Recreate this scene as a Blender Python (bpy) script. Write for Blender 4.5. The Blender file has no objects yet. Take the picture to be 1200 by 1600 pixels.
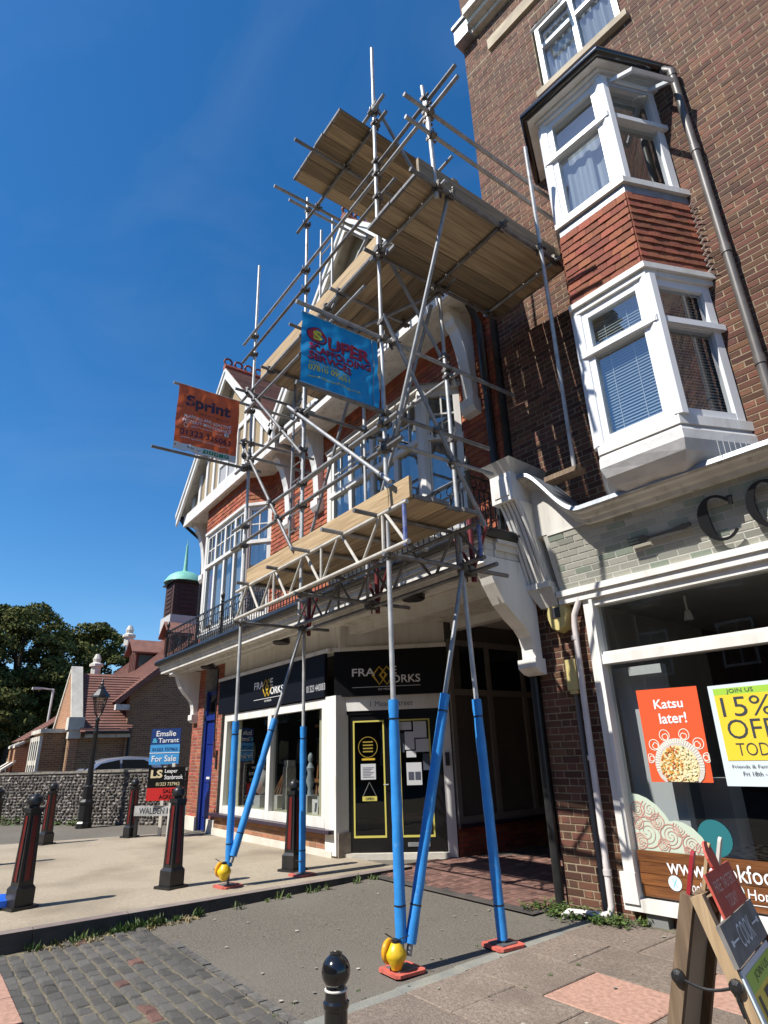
import bpy, bmesh, math, random
import numpy as np
from mathutils import Matrix, Vector
random.seed(7)
rng = np.random.default_rng(7)
R = math.radians
sc = bpy.context.scene
COL = sc.collection

# ------------------------------------------------------------------ camera
F_PX, PITCH, ROLL, YAW = 948.8, R(21.53), R(-1.89), R(-36.52)   # focal length in pixels of a 1200 wide picture
EYE = Vector((0, 0, 1.6))
cp, sp, cr, sr = math.cos(PITCH), math.sin(PITCH), math.cos(ROLL), math.sin(ROLL)
Mroll = Matrix(((cr, -sr, 0), (sr, cr, 0), (0, 0, 1)))
c_right, c_up, c_fw = Mroll @ Vector((1, 0, 0)), Mroll @ Vector((0, -cp, sp)), Mroll @ Vector((0, sp, cp))
Xw = -(math.cos(YAW) * c_fw + math.sin(YAW) * c_right)
Yw = math.cos(YAW + math.pi / 2) * c_fw + math.sin(YAW + math.pi / 2) * c_right
BAS = Matrix((Xw, Yw, c_up))
cam_d = bpy.data.cameras.new('camera'); cam = bpy.data.objects.new('camera', cam_d); COL.objects.link(cam)
cam_d.sensor_fit = 'HORIZONTAL'; cam_d.sensor_width = 36; cam_d.lens = F_PX / 1200 * 36
cam_d.clip_start = .05; cam_d.clip_end = 3000
cx_, cy_, cz_ = BAS @ Vector((1, 0, 0)), BAS @ Vector((0, -1, 0)), BAS @ Vector((0, 0, -1))
cam.matrix_world = Matrix(((cx_.x, cy_.x, cz_.x, EYE.x), (cx_.y, cy_.y, cz_.y, EYE.y), (cx_.z, cy_.z, cz_.z, EYE.z), (0, 0, 0, 1)))
sc.camera = cam

# ------------------------------------------------------------------ sky, sun, exposure
SUN_EL, SUN_AZ = R(50), math.atan2(-.11, -1.0)       # direction to the sun: x = sin(az), y = cos(az)
w = bpy.data.worlds.new('World'); sc.world = w; w.use_nodes = True
nt = w.node_tree; nt.nodes.clear()
sky = nt.nodes.new('ShaderNodeTexSky'); sky.sky_type = 'NISHITA'; sky.sun_disc = False
sky.sun_elevation = SUN_EL; sky.sun_rotation = SUN_AZ % (2 * math.pi)
sky.air_density = 1.0; sky.dust_density = .25; sky.ozone_density = 4.0; sky.altitude = 50
hs = nt.nodes.new('ShaderNodeHueSaturation'); hs.inputs['Saturation'].default_value = 1.3; hs.inputs['Value'].default_value = 1.0
bg = nt.nodes.new('ShaderNodeBackground'); bg.inputs['Strength'].default_value = .115
wo = nt.nodes.new('ShaderNodeOutputWorld')
# thin high cirrus, here and there over the whole sky
tcw = nt.nodes.new('ShaderNodeTexCoord'); mpw = nt.nodes.new('ShaderNodeMapping'); mpw.inputs['Scale'].default_value = (1.2, 2.6, 4.5); mpw.inputs['Rotation'].default_value = (.2, .1, .5)
nzw = nt.nodes.new('ShaderNodeTexNoise'); nzw.inputs['Scale'].default_value = 1.4; nzw.inputs['Detail'].default_value = 7; nzw.inputs['Distortion'].default_value = .6
mrw = nt.nodes.new('ShaderNodeMapRange'); mrw.inputs['From Min'].default_value = .5; mrw.inputs['From Max'].default_value = .85; mrw.inputs['To Max'].default_value = .055
mxw = nt.nodes.new('ShaderNodeMix'); mxw.data_type = 'RGBA'; mxw.inputs[7].default_value = (5.5, 6.2, 7.2, 1)
nt.links.new(tcw.outputs['Generated'], mpw.inputs[0]); nt.links.new(mpw.outputs[0], nzw.inputs['Vector']); nt.links.new(nzw.outputs['Fac'], mrw.inputs['Value']); nt.links.new(mrw.outputs[0], mxw.inputs[0])
nt.links.new(sky.outputs[0], hs.inputs['Color']); nt.links.new(hs.outputs[0], mxw.inputs[6]); nt.links.new(mxw.outputs[2], bg.inputs[0]); nt.links.new(bg.outputs[0], wo.inputs[0])
sd = bpy.data.lights.new('sun', 'SUN'); sd.energy = 5.0; sd.angle = R(.53); sd.color = (1, .955, .88)
sun = bpy.data.objects.new('sun', sd); COL.objects.link(sun)
sdir = Vector((math.sin(SUN_AZ) * math.cos(SUN_EL), math.cos(SUN_AZ) * math.cos(SUN_EL), math.sin(SUN_EL)))
sun.rotation_euler = sdir.to_track_quat('Z', 'Y').to_euler(); sun.location = (-8, -10, 20)
sc.view_settings.view_transform = 'Standard'; sc.view_settings.look = 'None'
sc.view_settings.exposure = 0.5; sc.view_settings.gamma = 1; sc.view_settings.use_curve_mapping = False
sc.render.engine = 'CYCLES'
sc.cycles.max_bounces = 8; sc.cycles.transparent_max_bounces = 16
sc.cycles.caustics_reflective = False; sc.cycles.caustics_refractive = False

# ------------------------------------------------------------------ measuring helpers: a sight line of the survey photo met with a known plane
def ray(px, py): return BAS @ Vector(((px - 600) / F_PX, (py - 800) / F_PX, 1.0))
def on_y(px, py, y): v = ray(px, py); return EYE + v * (y / v.y)
def on_x(px, py, x): v = ray(px, py); return EYE + v * (x / v.x)
def on_z(px, py, z): v = ray(px, py); return EYE + v * ((z - EYE.z) / v.z)
def z_at(px, py, x, y): v = ray(px, py); return EYE.z + v.z * math.hypot(x, y) / math.hypot(v.x, v.y)
BT = BAS.transposed()
def proj(p):
    q = BT @ (Vector(p) - EYE)
    if q.z < .1: return (-9999, -9999)
    return 600 + F_PX * q.x / q.z, 800 + F_PX * q.y / q.z

# ------------------------------------------------------------------ mesh helpers
class Fr:
    """a facade frame: u along the wall, d outwards, z up"""
    def __init__(s, o, ang=0.0, z=0.0):
        s.o = Vector((o[0], o[1], z)); s.a = ang
        s.u = Vector((math.cos(ang), math.sin(ang), 0)); s.n = Vector((math.sin(ang), -math.cos(ang), 0))
    def p(s, u, d, z): return s.o + s.u * u + s.n * d + Vector((0, 0, z))
    def sub(s, u, d, da): q = s.p(u, d, 0); return Fr((q.x, q.y), s.a + da, s.o.z)
    def mat(s, u, d, z, su=1, sd_=1, sz=1, tilt=0.0):
        m = Matrix((( s.u.x, -s.n.x, 0, 0), (s.u.y, -s.n.y, 0, 0), (0, 0, 1, 0), (0, 0, 0, 1)))
        return Matrix.Translation(s.p(u, d, z)) @ m @ Matrix.Rotation(tilt, 4, 'X') @ Matrix.Diagonal((su, sd_, sz, 1))
W = Fr((0, 0), 0.0)      # world: u = x, d = -y

class MB:
    def __init__(s): s.v = []; s.f = []
    def add(s, vs, fs):
        n = len(s.v); s.v += [tuple(p) for p in vs]; s.f += [tuple(i + n for i in f) for f in fs]; return s
    def hexa(s, p): return s.add(p, [(0, 3, 2, 1), (4, 5, 6, 7), (0, 1, 5, 4), (1, 2, 6, 5), (2, 3, 7, 6), (3, 0, 4, 7)])
    def box(s, fr, u0, u1, d0, d1, z0, z1):
        q = [(u0, d0), (u1, d0), (u1, d1), (u0, d1)]
        return s.hexa([fr.p(u, d, z0) for u, d in q] + [fr.p(u, d, z1) for u, d in q])
    def wbox(s, x0, x1, y0, y1, z0, z1): return s.box(W, x0, x1, -y1, -y0, z0, z1)
    def quad(s, *p): return s.add(p, [tuple(range(len(p)))])
    def prism(s, pts3a, pts3b):
        n = len(pts3a)
        return s.add(list(pts3a) + list(pts3b), [tuple(range(n))[::-1], tuple(range(n, 2 * n))] + [(i, (i + 1) % n, n + (i + 1) % n, n + i) for i in range(n)])
    def bar(s, a, b, wd, ht, up=(0, 0, 1)):
        a, b = Vector(a), Vector(b); d = (b - a).normalized(); up = Vector(up)
        x = d.cross(up)
        if x.length < 1e-4: x = d.cross(Vector((1, 0, 0)))
        x.normalize(); y = x.cross(d)
        q = [x * wd / 2 * i + y * ht / 2 * j for i, j in ((-1, -1), (1, -1), (1, 1), (-1, 1))]
        return s.hexa([a + k for k in q] + [b + k for k in q])
    def tube(s, a, b, r, n=10, r2=None, caps=True):
        return s.path([a, b], r, n, r2, caps)
    def path(s, pts, r, n=8, r2=None, caps=True, closed=False):
        pts = [Vector(p) for p in pts]; base = len(s.v); m = len(pts); ref = None
        for i, p in enumerate(pts):
            if closed: d = pts[(i + 1) % m] - pts[i - 1]
            else: d = pts[min(i + 1, m - 1)] - pts[max(i - 1, 0)]
            d.normalize()
            if ref is None:
                ref = d.orthogonal().normalized()
            x = (ref - d * ref.dot(d)).normalized(); ref = x; y = d.cross(x)
            rr = r if r2 is None else r + (r2 - r) * i / (m - 1)
            for k in range(n):
                t = 2 * math.pi * k / n; s.v.append(tuple(p + (x * math.cos(t) + y * math.sin(t)) * rr))
        for i in range(m if closed else m - 1):
            for k in range(n):
                j = (i + 1) % m
                s.f.append((base + i * n + k, base + i * n + (k + 1) % n, base + j * n + (k + 1) % n, base + j * n + k))
        if caps and not closed:
            s.f.append(tuple(base + k for k in range(n))[::-1]); s.f.append(tuple(base + (m - 1) * n + k for k in range(n)))
        return s
    def lathe(s, prof, c=(0, 0, 0), n=16, axis=None):
        c = Vector(c); base = len(s.v); rot = Vector(axis).normalized().to_track_quat('Z', 'Y').to_matrix() if axis else Matrix.Identity(3)
        for r, z in prof:
            for k in range(n):
                t = 2 * math.pi * (k + .5) / n; s.v.append(tuple(c + rot @ Vector((r * math.cos(t), r * math.sin(t), z))))
        for i in range(len(prof) - 1):
            for k in range(n):
                s.f.append((base + i * n + k, base + i * n + (k + 1) % n, base + (i + 1) * n + (k + 1) % n, base + (i + 1) * n + k))
        s.f.append(tuple(base + k for k in range(n))[::-1]); s.f.append(tuple(base + (len(prof) - 1) * n + k for k in range(n)))
        return s
    def mesh(s, name, recalc=True, smooth=False):
        me = bpy.data.meshes.new(name); me.from_pydata(s.v, [], s.f); me.validate()
        if recalc:
            bm = bmesh.new(); bm.from_mesh(me); bmesh.ops.recalc_face_normals(bm, faces=bm.faces); bm.to_mesh(me); bm.free()
        if smooth:
            me.polygons.foreach_set('use_smooth', [True] * len(me.polygons))
        return me
    def build(s, name, m, parent=None, smooth=False, recalc=True, stuff=False, label=None):
        me = s.mesh(name, recalc, smooth); me.materials.append(m)
        o = bpy.data.objects.new(name, me); COL.objects.link(o)
        if smooth:
            try:
                md = o.modifiers.new('edges', 'EDGE_SPLIT'); md.split_angle = R(38)
            except Exception: pass
        if parent is not None: adopt(o, parent)
        if stuff: o['kind'] = 'stuff'
        if label: o['label'] = label
        return o
def root_matrix(o):
    m = o.matrix_basis.copy()
    if o.parent: m = root_matrix(o.parent) @ o.matrix_parent_inverse @ m
    return m
def adopt(o, parent):      # parent without moving the child
    o.parent = parent; o.matrix_parent_inverse = root_matrix(parent).inverted()
def place(name, me, m, matrix, parent=None):
    o = bpy.data.objects.new(name, me); COL.objects.link(o); o.matrix_basis = matrix
    if parent is not None: adopt(o, parent)
    return o
def thing(name, label, cat, loc=(0, 0, 0), group=None):
    o = bpy.data.objects.new(name, None); COL.objects.link(o); o.location = loc; o.empty_display_size = .2
    return tag(o, label, cat, group)
def tag(o, label, cat, group=None):
    o['label'] = label; o['category'] = cat
    if group: o['group'] = group
    return o
def struct(o): o['kind'] = 'structure'; return o
def copy_tree(o, parent=None):
    c = o.copy(); COL.objects.link(c)
    if parent is not None: c.parent = parent
    for ch in list(o.children): copy_tree(ch, c)
    return c

class Field:
    """many alike pieces: the ones that show largest become parts, the rest one joined part"""
    def __init__(s, name, parent, mat, meshes): s.name, s.parent, s.m, s.meshes, s.items = name, parent, mat, meshes, []
    def add(s, matrix, size=.2): s.items.append((matrix, size))
    def flush(s, limit=290, minpx=4):
        def score(it):
            p = it[0].translation; x, y = proj(p)
            if x < -30 or x > 1230 or y < -30 or y > 1630: return 0
            return it[1] / (p - EYE).length * F_PX
        sc_ = [(score(it), i) for i, it in enumerate(s.items)]; sc_.sort(reverse=True)
        V, Fa, n = [], [], 0
        data = [(np.array([v.co for v in me.vertices]), [tuple(p.vertices) for p in me.polygons]) for me in s.meshes]
        for me in s.meshes:
            if not me.materials: me.materials.append(s.m)
        inv = root_matrix(s.parent).inverted() if s.parent else None
        for rank, (q, i) in enumerate(sc_):
            mt = s.items[i][0]; k = i % len(s.meshes)
            if rank < limit and q >= minpx:
                o = bpy.data.objects.new(s.name, s.meshes[k]); COL.objects.link(o); o.matrix_basis = mt
                if s.parent: o.parent = s.parent; o.matrix_parent_inverse = inv
            else:
                v, f = data[k]; A = np.array(mt); V.append(v @ A[:3, :3].T + A[:3, 3]); Fa += [tuple(j + n for j in t) for t in f]; n += len(v)
        if V:
            me = bpy.data.meshes.new(s.name); me.from_pydata(np.concatenate(V).tolist(), [], Fa); me.materials.append(s.m)
            o = bpy.data.objects.new(s.name + '_courses' if s.name in ('brick', 'tile') else s.name + '_rest', me); COL.objects.link(o); o['kind'] = 'stuff'
            if s.parent: adopt(o, s.parent)

# ------------------------------------------------------------------ materials
MATS = {}
def mat(name, base, var=None, vs=3.0, rough=.7, metal=0.0, bump=0.0, bs=60.0, rnd=0.0, stretch=None, spec=.5, detail=6, rvar=0.0, coat=0.0, lo=.35, hi=.65, hue=0.0, third=None, ts=20.0, tlo=.6, thi=.75):
    if name in MATS: return MATS[name]
    m = bpy.data.materials.new(name); m.use_nodes = True; t = m.node_tree; N = t.nodes; L = t.links
    b = N['Principled BSDF']; b.inputs['Roughness'].default_value = rough; b.inputs['Metallic'].default_value = metal
    b.inputs['Specular IOR Level'].default_value = spec; b.inputs['Coat Weight'].default_value = coat
    b.inputs['Base Color'].default_value = (*base, 1)
    co = N.new('ShaderNodeTexCoord').outputs['Object']
    if stretch:
        mp = N.new('ShaderNodeMapping'); mp.inputs['Scale'].default_value = stretch; L.new(co, mp.inputs[0]); co = mp.outputs[0]
    col = None
    if var is not None:
        nz = N.new('ShaderNodeTexNoise'); nz.inputs['Scale'].default_value = vs; nz.inputs['Detail'].default_value = detail; L.new(co, nz.inputs['Vector'])
        if stretch and rnd:      # every piece its own grain
            nz.noise_dimensions = '4D'; ob = N.new('ShaderNodeObjectInfo'); mw = N.new('ShaderNodeMath'); mw.operation = 'MULTIPLY'; mw.inputs[1].default_value = 60; L.new(ob.outputs['Random'], mw.inputs[0]); L.new(mw.outputs[0], nz.inputs['W'])
        rp = N.new('ShaderNodeValToRGB'); rp.color_ramp.elements[0].position = lo; rp.color_ramp.elements[1].position = hi
        rp.color_ramp.elements[0].color = (*base, 1); rp.color_ramp.elements[1].color = (*var, 1)
        L.new(nz.outputs['Fac'], rp.inputs[0]); col = rp.outputs[0]
        if rvar:
            mr = N.new('ShaderNodeMapRange'); mr.inputs['To Min'].default_value = rough - rvar; mr.inputs['To Max'].default_value = rough + rvar
            L.new(nz.outputs['Fac'], mr.inputs['Value']); L.new(mr.outputs[0], b.inputs['Roughness'])
    if third is not None:
        nz = N.new('ShaderNodeTexNoise'); nz.inputs['Scale'].default_value = ts; nz.inputs['Detail'].default_value = 5; L.new(co, nz.inputs['Vector'])
        rp = N.new('ShaderNodeMapRange'); rp.inputs['From Min'].default_value = tlo; rp.inputs['From Max'].default_value = thi; L.new(nz.outputs['Fac'], rp.inputs['Value'])
        mx = N.new('ShaderNodeMix'); mx.data_type = 'RGBA'; L.new(rp.outputs[0], mx.inputs[0])
        if col is not None: L.new(col, mx.inputs[6])
        else: mx.inputs[6].default_value = (*base, 1)
        mx.inputs[7].default_value = (*third, 1); col = mx.outputs[2]
    if rnd or hue:
        oi = N.new('ShaderNodeObjectInfo'); ge = N.new('ShaderNodeNewGeometry')
        ad = N.new('ShaderNodeMath'); ad.operation = 'ADD'; L.new(oi.outputs['Random'], ad.inputs[0]); L.new(ge.outputs['Random Per Island'], ad.inputs[1])
        fr = N.new('ShaderNodeMath'); fr.operation = 'FRACT'; L.new(ad.outputs[0], fr.inputs[0])
        mr = N.new('ShaderNodeMapRange'); mr.inputs['To Min'].default_value = 1 - rnd; mr.inputs['To Max'].default_value = 1 + rnd; L.new(fr.outputs[0], mr.inputs['Value'])
        m2 = N.new('ShaderNodeMath'); m2.operation = 'MULTIPLY'; m2.inputs[1].default_value = 7.31; L.new(fr.outputs[0], m2.inputs[0])
        f2 = N.new('ShaderNodeMath'); f2.operation = 'FRACT'; L.new(m2.outputs[0], f2.inputs[0])
        mh = N.new('ShaderNodeMapRange'); mh.inputs['To Min'].default_value = .5 - hue; mh.inputs['To Max'].default_value = .5 + hue; L.new(f2.outputs[0], mh.inputs['Value'])
        h = N.new('ShaderNodeHueSaturation'); L.new(mr.outputs[0], h.inputs['Value']); L.new(mh.outputs[0], h.inputs['Hue'])
        if col is not None: L.new(col, h.inputs['Color'])
        else: h.inputs['Color'].default_value = (*base, 1)
        col = h.outputs[0]
    if col is not None: L.new(col, b.inputs['Base Color'])
    if bump:
        nb = N.new('ShaderNodeTexNoise'); nb.inputs['Scale'].default_value = bs; nb.inputs['Detail'].default_value = 4; L.new(co, nb.inputs['Vector'])
        bp = N.new('ShaderNodeBump'); bp.inputs['Strength'].default_value = bump; bp.inputs['Distance'].default_value = .02
        L.new(nb.outputs['Fac'], bp.inputs['Height']); L.new(bp.outputs[0], b.inputs['Normal'])
    MATS[name] = m; return m
def glass(name, tint=(.8, .85, .85), base_reflect=.04, rough=.0):
    if name in MATS: return MATS[name]
    m = bpy.data.materials.new(name); m.use_nodes = True; t = m.node_tree; N = t.nodes; L = t.links; N.clear()
    o = N.new('ShaderNodeOutputMaterial'); mx = N.new('ShaderNodeMixShader'); tr = N.new('ShaderNodeBsdfTransparent'); gl = N.new('ShaderNodeBsdfGlossy')
    ge = N.new('ShaderNodeNewGeometry'); vd = N.new('ShaderNodeVectorMath'); vd.operation = 'DOT_PRODUCT'; L.new(ge.outputs['Normal'], vd.inputs[0]); L.new(ge.outputs['Incoming'], vd.inputs[1])
    ab_ = N.new('ShaderNodeMath'); ab_.operation = 'ABSOLUTE'; L.new(vd.outputs['Value'], ab_.inputs[0]); om = N.new('ShaderNodeMath'); om.operation = 'SUBTRACT'; om.inputs[0].default_value = 1; L.new(ab_.outputs[0], om.inputs[1])
    fr = N.new('ShaderNodeMath'); fr.operation = 'POWER'; fr.inputs[1].default_value = 5; L.new(om.outputs[0], fr.inputs[0])      # Schlick, the same from both sides
    tr.inputs[0].default_value = (*tint, 1); gl.inputs['Roughness'].default_value = rough
    ad = N.new('ShaderNodeMath'); ad.operation = 'ADD'; ad.inputs[1].default_value = base_reflect + .04; ad.use_clamp = True; L.new(fr.outputs[0], ad.inputs[0])
    # slightly uneven float glass
    tc = N.new('ShaderNodeTexCoord'); nz = N.new('ShaderNodeTexNoise'); nz.inputs['Scale'].default_value = 1.3; L.new(tc.outputs['Object'], nz.inputs['Vector'])
    bp = N.new('ShaderNodeBump'); bp.inputs['Strength'].default_value = .04; bp.inputs['Distance'].default_value = .05; L.new(nz.outputs['Fac'], bp.inputs['Height']); L.new(bp.outputs[0], gl.inputs['Normal'])
    L.new(ad.outputs[0], mx.inputs[0]); L.new(tr.outputs[0], mx.inputs[1]); L.new(gl.outputs[0], mx.inputs[2]); L.new(mx.outputs[0], o.inputs[0])
    MATS[name] = m; return m
def cloth(name, col, trans=.35, var=None):
    if name in MATS: return MATS[name]
    m = bpy.data.materials.new(name); m.use_nodes = True; t = m.node_tree; N = t.nodes; L = t.links; N.clear()
    o = N.new('ShaderNodeOutputMaterial'); mx = N.new('ShaderNodeMixShader'); d = N.new('ShaderNodeBsdfPrincipled'); tr = N.new('ShaderNodeBsdfTranslucent')
    d.inputs['Base Color'].default_value = (*col, 1); d.inputs['Roughness'].default_value = .5; tr.inputs[0].default_value = (*col, 1); mx.inputs[0].default_value = trans
    L.new(d.outputs[0], mx.inputs[1]); L.new(tr.outputs[0], mx.inputs[2]); L.new(mx.outputs[0], o.inputs[0]); MATS[name] = m; return m

white = mat('white_paint', (.75, .74, .71), (.64, .62, .57), .8, .5, bump=.1, bs=5, third=(.42, .39, .33), ts=1.5, tlo=.6, thi=.85, stretch=(6, 6, .9))
white_old = mat('aged_white_paint', (.65, .63, .58), (.52, .5, .45), .8, .65, bump=.12, bs=5, third=(.26, .24, .2), ts=1.6, tlo=.58, thi=.82, stretch=(6, 6, .9))
upvc = mat('white_plastic', (.78, .79, .8), (.72, .73, .74), 1.5, .3)
brick_brown = mat('brown_brick', (.155, .063, .035), (.095, .044, .028), 14, .85, bump=.5, bs=90, rnd=.4, hue=.014, third=(.06, .04, .032), ts=1.2, tlo=.56, thi=.8)
mortar_pale = mat('pale_mortar', (.33, .265, .17), (.23, .18, .12), 8, .95, bump=.3, bs=80)
mortar_dull = mat('grey_mortar', (.34, .29, .23), (.24, .2, .17), 8, .95, bump=.3, bs=80)
brick_red = mat('red_brick', (.36, .1, .05), (.26, .07, .04), 12, .85, bump=.4, bs=90, rnd=.3, hue=.012)
brick_yellow = mat('orange_brick', (.38, .19, .09), (.26, .11, .06), 12, .85, bump=.4, bs=90, rnd=.3, hue=.012)
tile_red = mat('hanging_tile_clay', (.31, .088, .042), (.2, .06, .034), 9, .8, bump=.45, bs=50, rnd=.3, hue=.01, third=(.13, .055, .04), ts=9, tlo=.58, thi=.72)
tile_orange = mat('orange_tile_clay', (.36, .098, .04), (.25, .068, .032), 7, .8, bump=.35, bs=70, rnd=.28, hue=.01)
roof_tile = mat('roof_tile_clay', (.2, .085, .055), (.13, .06, .045), 3, .85, bump=.4, bs=50, rnd=.3)
steel = mat('galvanised_steel', (.36, .365, .37), (.25, .255, .26), 9, .55, .45, bump=.06, bs=40, third=(.22, .17, .13), ts=5, tlo=.66, thi=.8)
steel_bright = mat('bright_galvanised_steel', (.55, .55, .54), (.4, .4, .39), 9, .5, .3, bump=.06, bs=40, third=(.26, .21, .16), ts=5, tlo=.64, thi=.8)
steel_dull = mat('weathered_steel', (.22, .22, .22), (.14, .135, .135), 9, .55, .45, bump=.08, bs=40)
alu = mat('painted_beam', (.6, .56, .48), (.45, .42, .37), 8, .5, .1)
coupler_m = mat('coupler_steel', (.2, .19, .18), (.11, .1, .09), 30, .5, .75, bump=.2, bs=90)
red_steel = mat('dark_red_steel', (.16, .015, .02), (.1, .012, .015), 8, .45)
foam_blue = mat('blue_foam', (.03, .27, .68), (.022, .22, .58), 5, .5, bump=.22, bs=9, third=(.1, .32, .62), ts=11, tlo=.62, thi=.78)
yellow_plastic = mat('yellow_plastic', (.76, .5, .015), (.6, .38, .012), 7, .4, bump=.1, bs=30, third=(.4, .27, .06), ts=22, tlo=.64, thi=.74)
red_plastic = mat('red_rubber', (.62, .13, .09), (.42, .09, .07), 14, .7, bump=.4, bs=40, third=(.3, .16, .12), ts=20, tlo=.58, thi=.7)
black_iron = mat('black_iron', (.012, .012, .013), (.02, .02, .02), 8, .35, bump=.08, bs=40)
black_gloss = mat('gloss_black_paint', (.006, .006, .007), (.012, .012, .012), 5, .14, bump=.03, bs=25, coat=.5)
red_gloss = mat('dark_red_paint', (.16, .012, .01), (.1, .01, .01), 6, .4)
lead = mat('lead_sheet', (.33, .36, .4), (.24, .26, .29), 6, .45, .3, bump=.25, bs=12)
stone = mat('sandstone', (.5, .42, .3), (.36, .3, .22), 3, .9, bump=.3, bs=40)
limestone = mat('pale_limestone', (.68, .64, .55), (.5, .47, .4), 2, .85, bump=.2, bs=30)
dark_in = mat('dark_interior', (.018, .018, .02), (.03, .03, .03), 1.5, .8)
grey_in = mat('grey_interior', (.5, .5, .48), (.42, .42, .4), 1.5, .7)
board_black = mat('black_signboard', (.006, .006, .007), None, rough=.35, spec=.25)
board_navy = mat('navy_signboard', (.004, .005, .009), None, rough=.5, spec=.2)
letter_white = mat('white_lettering', (.78, .78, .78), None, rough=.5)
letter_gold = mat('gold_lettering', (.62, .4, .03), None, rough=.4)
letter_dark = mat('dark_lettering', (.035, .045, .055), None, rough=.5)
yellow_paint = mat('yellow_paint', (.6, .53, .12), None, rough=.4)
door_blue = mat('blue_door_paint', (.012, .03, .2), (.01, .024, .16), 3, .3)
door_black = mat('black_door_paint', (.008, .008, .009), None, rough=.22)
cream = mat('cream_paint', (.62, .6, .4), (.55, .53, .36), 3, .5)
purple_sill = mat('dark_purple_sill', (.03, .018, .035), None, rough=.35)
def wood(name, axis, a, b, rnd=.2, rough=.75):
    st = [14, 14, 14]; st[axis] = .7
    return mat(name, a, b, 2.2, rough, bump=.3, bs=5, rnd=rnd, stretch=tuple(st), detail=8, lo=.3, hi=.7, third=(a[0] * .35, a[1] * .33, a[2] * .3), ts=.6, tlo=.56, thi=.75)
board_x = wood('scaffold_board_timber', 0, (.45, .345, .215), (.21, .155, .098), .42)
board_y = wood('scaffold_board_timber_across', 1, (.45, .345, .215), (.2, .15, .095), .42)
toe_x = wood('new_toe_board_timber', 0, (.56, .41, .23), (.34, .23, .12), .12)
oak_sign = wood('varnished_sign_boards', 0, (.24, .09, .026), (.1, .036, .012), .15, .4)
easel_wood = mat('easel_timber', (.3, .14, .05), (.2, .09, .035), 9, .5, stretch=(8, 8, 1))
ash = wood('rough_pine', 2, (.46, .33, .19), (.24, .16, .09), .15)
dark_wood = wood('dark_stained_pine', 2, (.27, .19, .12), (.13, .085, .05), .1)
asphalt = mat('asphalt', (.086, .074, .059), (.23, .205, .167), 55, .95, bump=.8, bs=120, detail=2, lo=.25, hi=.8, third=(.19, .17, .14), ts=.55, tlo=.44, thi=.8)
pave_m = mat('concrete_pavement', (.31, .255, .185), (.43, .365, .27), 34, .95, bump=.6, bs=90, detail=3, lo=.25, hi=.75, third=(.2, .16, .11), ts=.8, tlo=.46, thi=.8)
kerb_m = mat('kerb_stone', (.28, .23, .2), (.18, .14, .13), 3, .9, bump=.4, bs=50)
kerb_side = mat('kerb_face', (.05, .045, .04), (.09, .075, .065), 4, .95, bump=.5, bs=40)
slab_m = mat('paving_slab', (.13, .1, .078), (.27, .215, .17), 38, .92, bump=.6, bs=70, rnd=.16, detail=3, lo=.25, hi=.75, third=(.13, .1, .08), ts=1.8, tlo=.45, thi=.8)
slab_pink = mat('pink_paving_slab', (.33, .19, .14), (.46, .27, .2), 26, .92, bump=.3, bs=70)
cobble_m = mat('blue_grey_sett', (.088, .083, .074), (.135, .126, .112), 14, .75, bump=.7, bs=30, rnd=.28, third=(.17, .15, .12), ts=14, tlo=.6, thi=.75)
cobble_buff = mat('buff_sett', (.36, .31, .22), (.27, .23, .17), 8, .85, bump=.5, bs=40, rnd=.2)
cobble_red = mat('red_sett', (.17, .085, .065), (.11, .06, .05), 8, .85, bump=.5, bs=40, rnd=.2)
joint_sand = mat('sandy_joint', (.19, .16, .11), (.1, .09, .06), 25, .95, bump=.5, bs=60)
granite_m = mat('granite_strip', (.17, .175, .16), (.24, .23, .19), 5, .85, bump=.4, bs=60, rnd=.15)
herring_m = mat('red_paving_brick', (.2, .1, .078), (.13, .07, .056), 9, .9, bump=.5, bs=50, rnd=.35, third=(.3, .19, .15), ts=3, tlo=.55, thi=.8)
flint_m = mat('flint', (.17, .15, .13), (.07, .065, .07), 9, .4, bump=.4, bs=40, rnd=.7, third=(.5, .46, .4), ts=10, tlo=.55, thi=.7)
flint_mortar = mat('flint_mortar', (.1, .085, .07), (.16, .14, .115), 8, .95, bump=.5, bs=40)
leaf_m = mat('tree_leaf', (.05, .066, .018), (.125, .125, .036), 2.0, .85, spec=.15, rnd=.5, hue=.02)
weed_m = mat('weed_leaf', (.05, .095, .018), (.09, .125, .03), 6, .6, rnd=.4, hue=.03)
dry_m = mat('dry_grass', (.36, .29, .15), (.26, .2, .1), 6, .8, rnd=.3)
bark_m = mat('bark', (.07, .05, .035), (.04, .03, .022), 6, .9, bump=.5, bs=20)
pane_m = glass('window_glass')
pane_blue = glass('bay_window_glass', (.78, .84, .86), .27)
grime_m = mat('gum_and_litter', (.42, .4, .35), (.2, .18, .15), 30, .9, rnd=.6)
shop_glass = glass('shop_window_glass', (.7, .72, .72), .03)
curtain_m = cloth('net_curtain', (.7, .72, .76), .5)
blind_m = mat('blind_slat', (.42, .46, .48), None, rough=.5)
copper_m = mat('green_copper', (.16, .42, .33), (.22, .5, .4), 3, .6)
pebble_m = mat('buff_pebbledash', (.42, .33, .2), (.3, .22, .13), 40, .95, bump=.6, bs=120)

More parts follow.
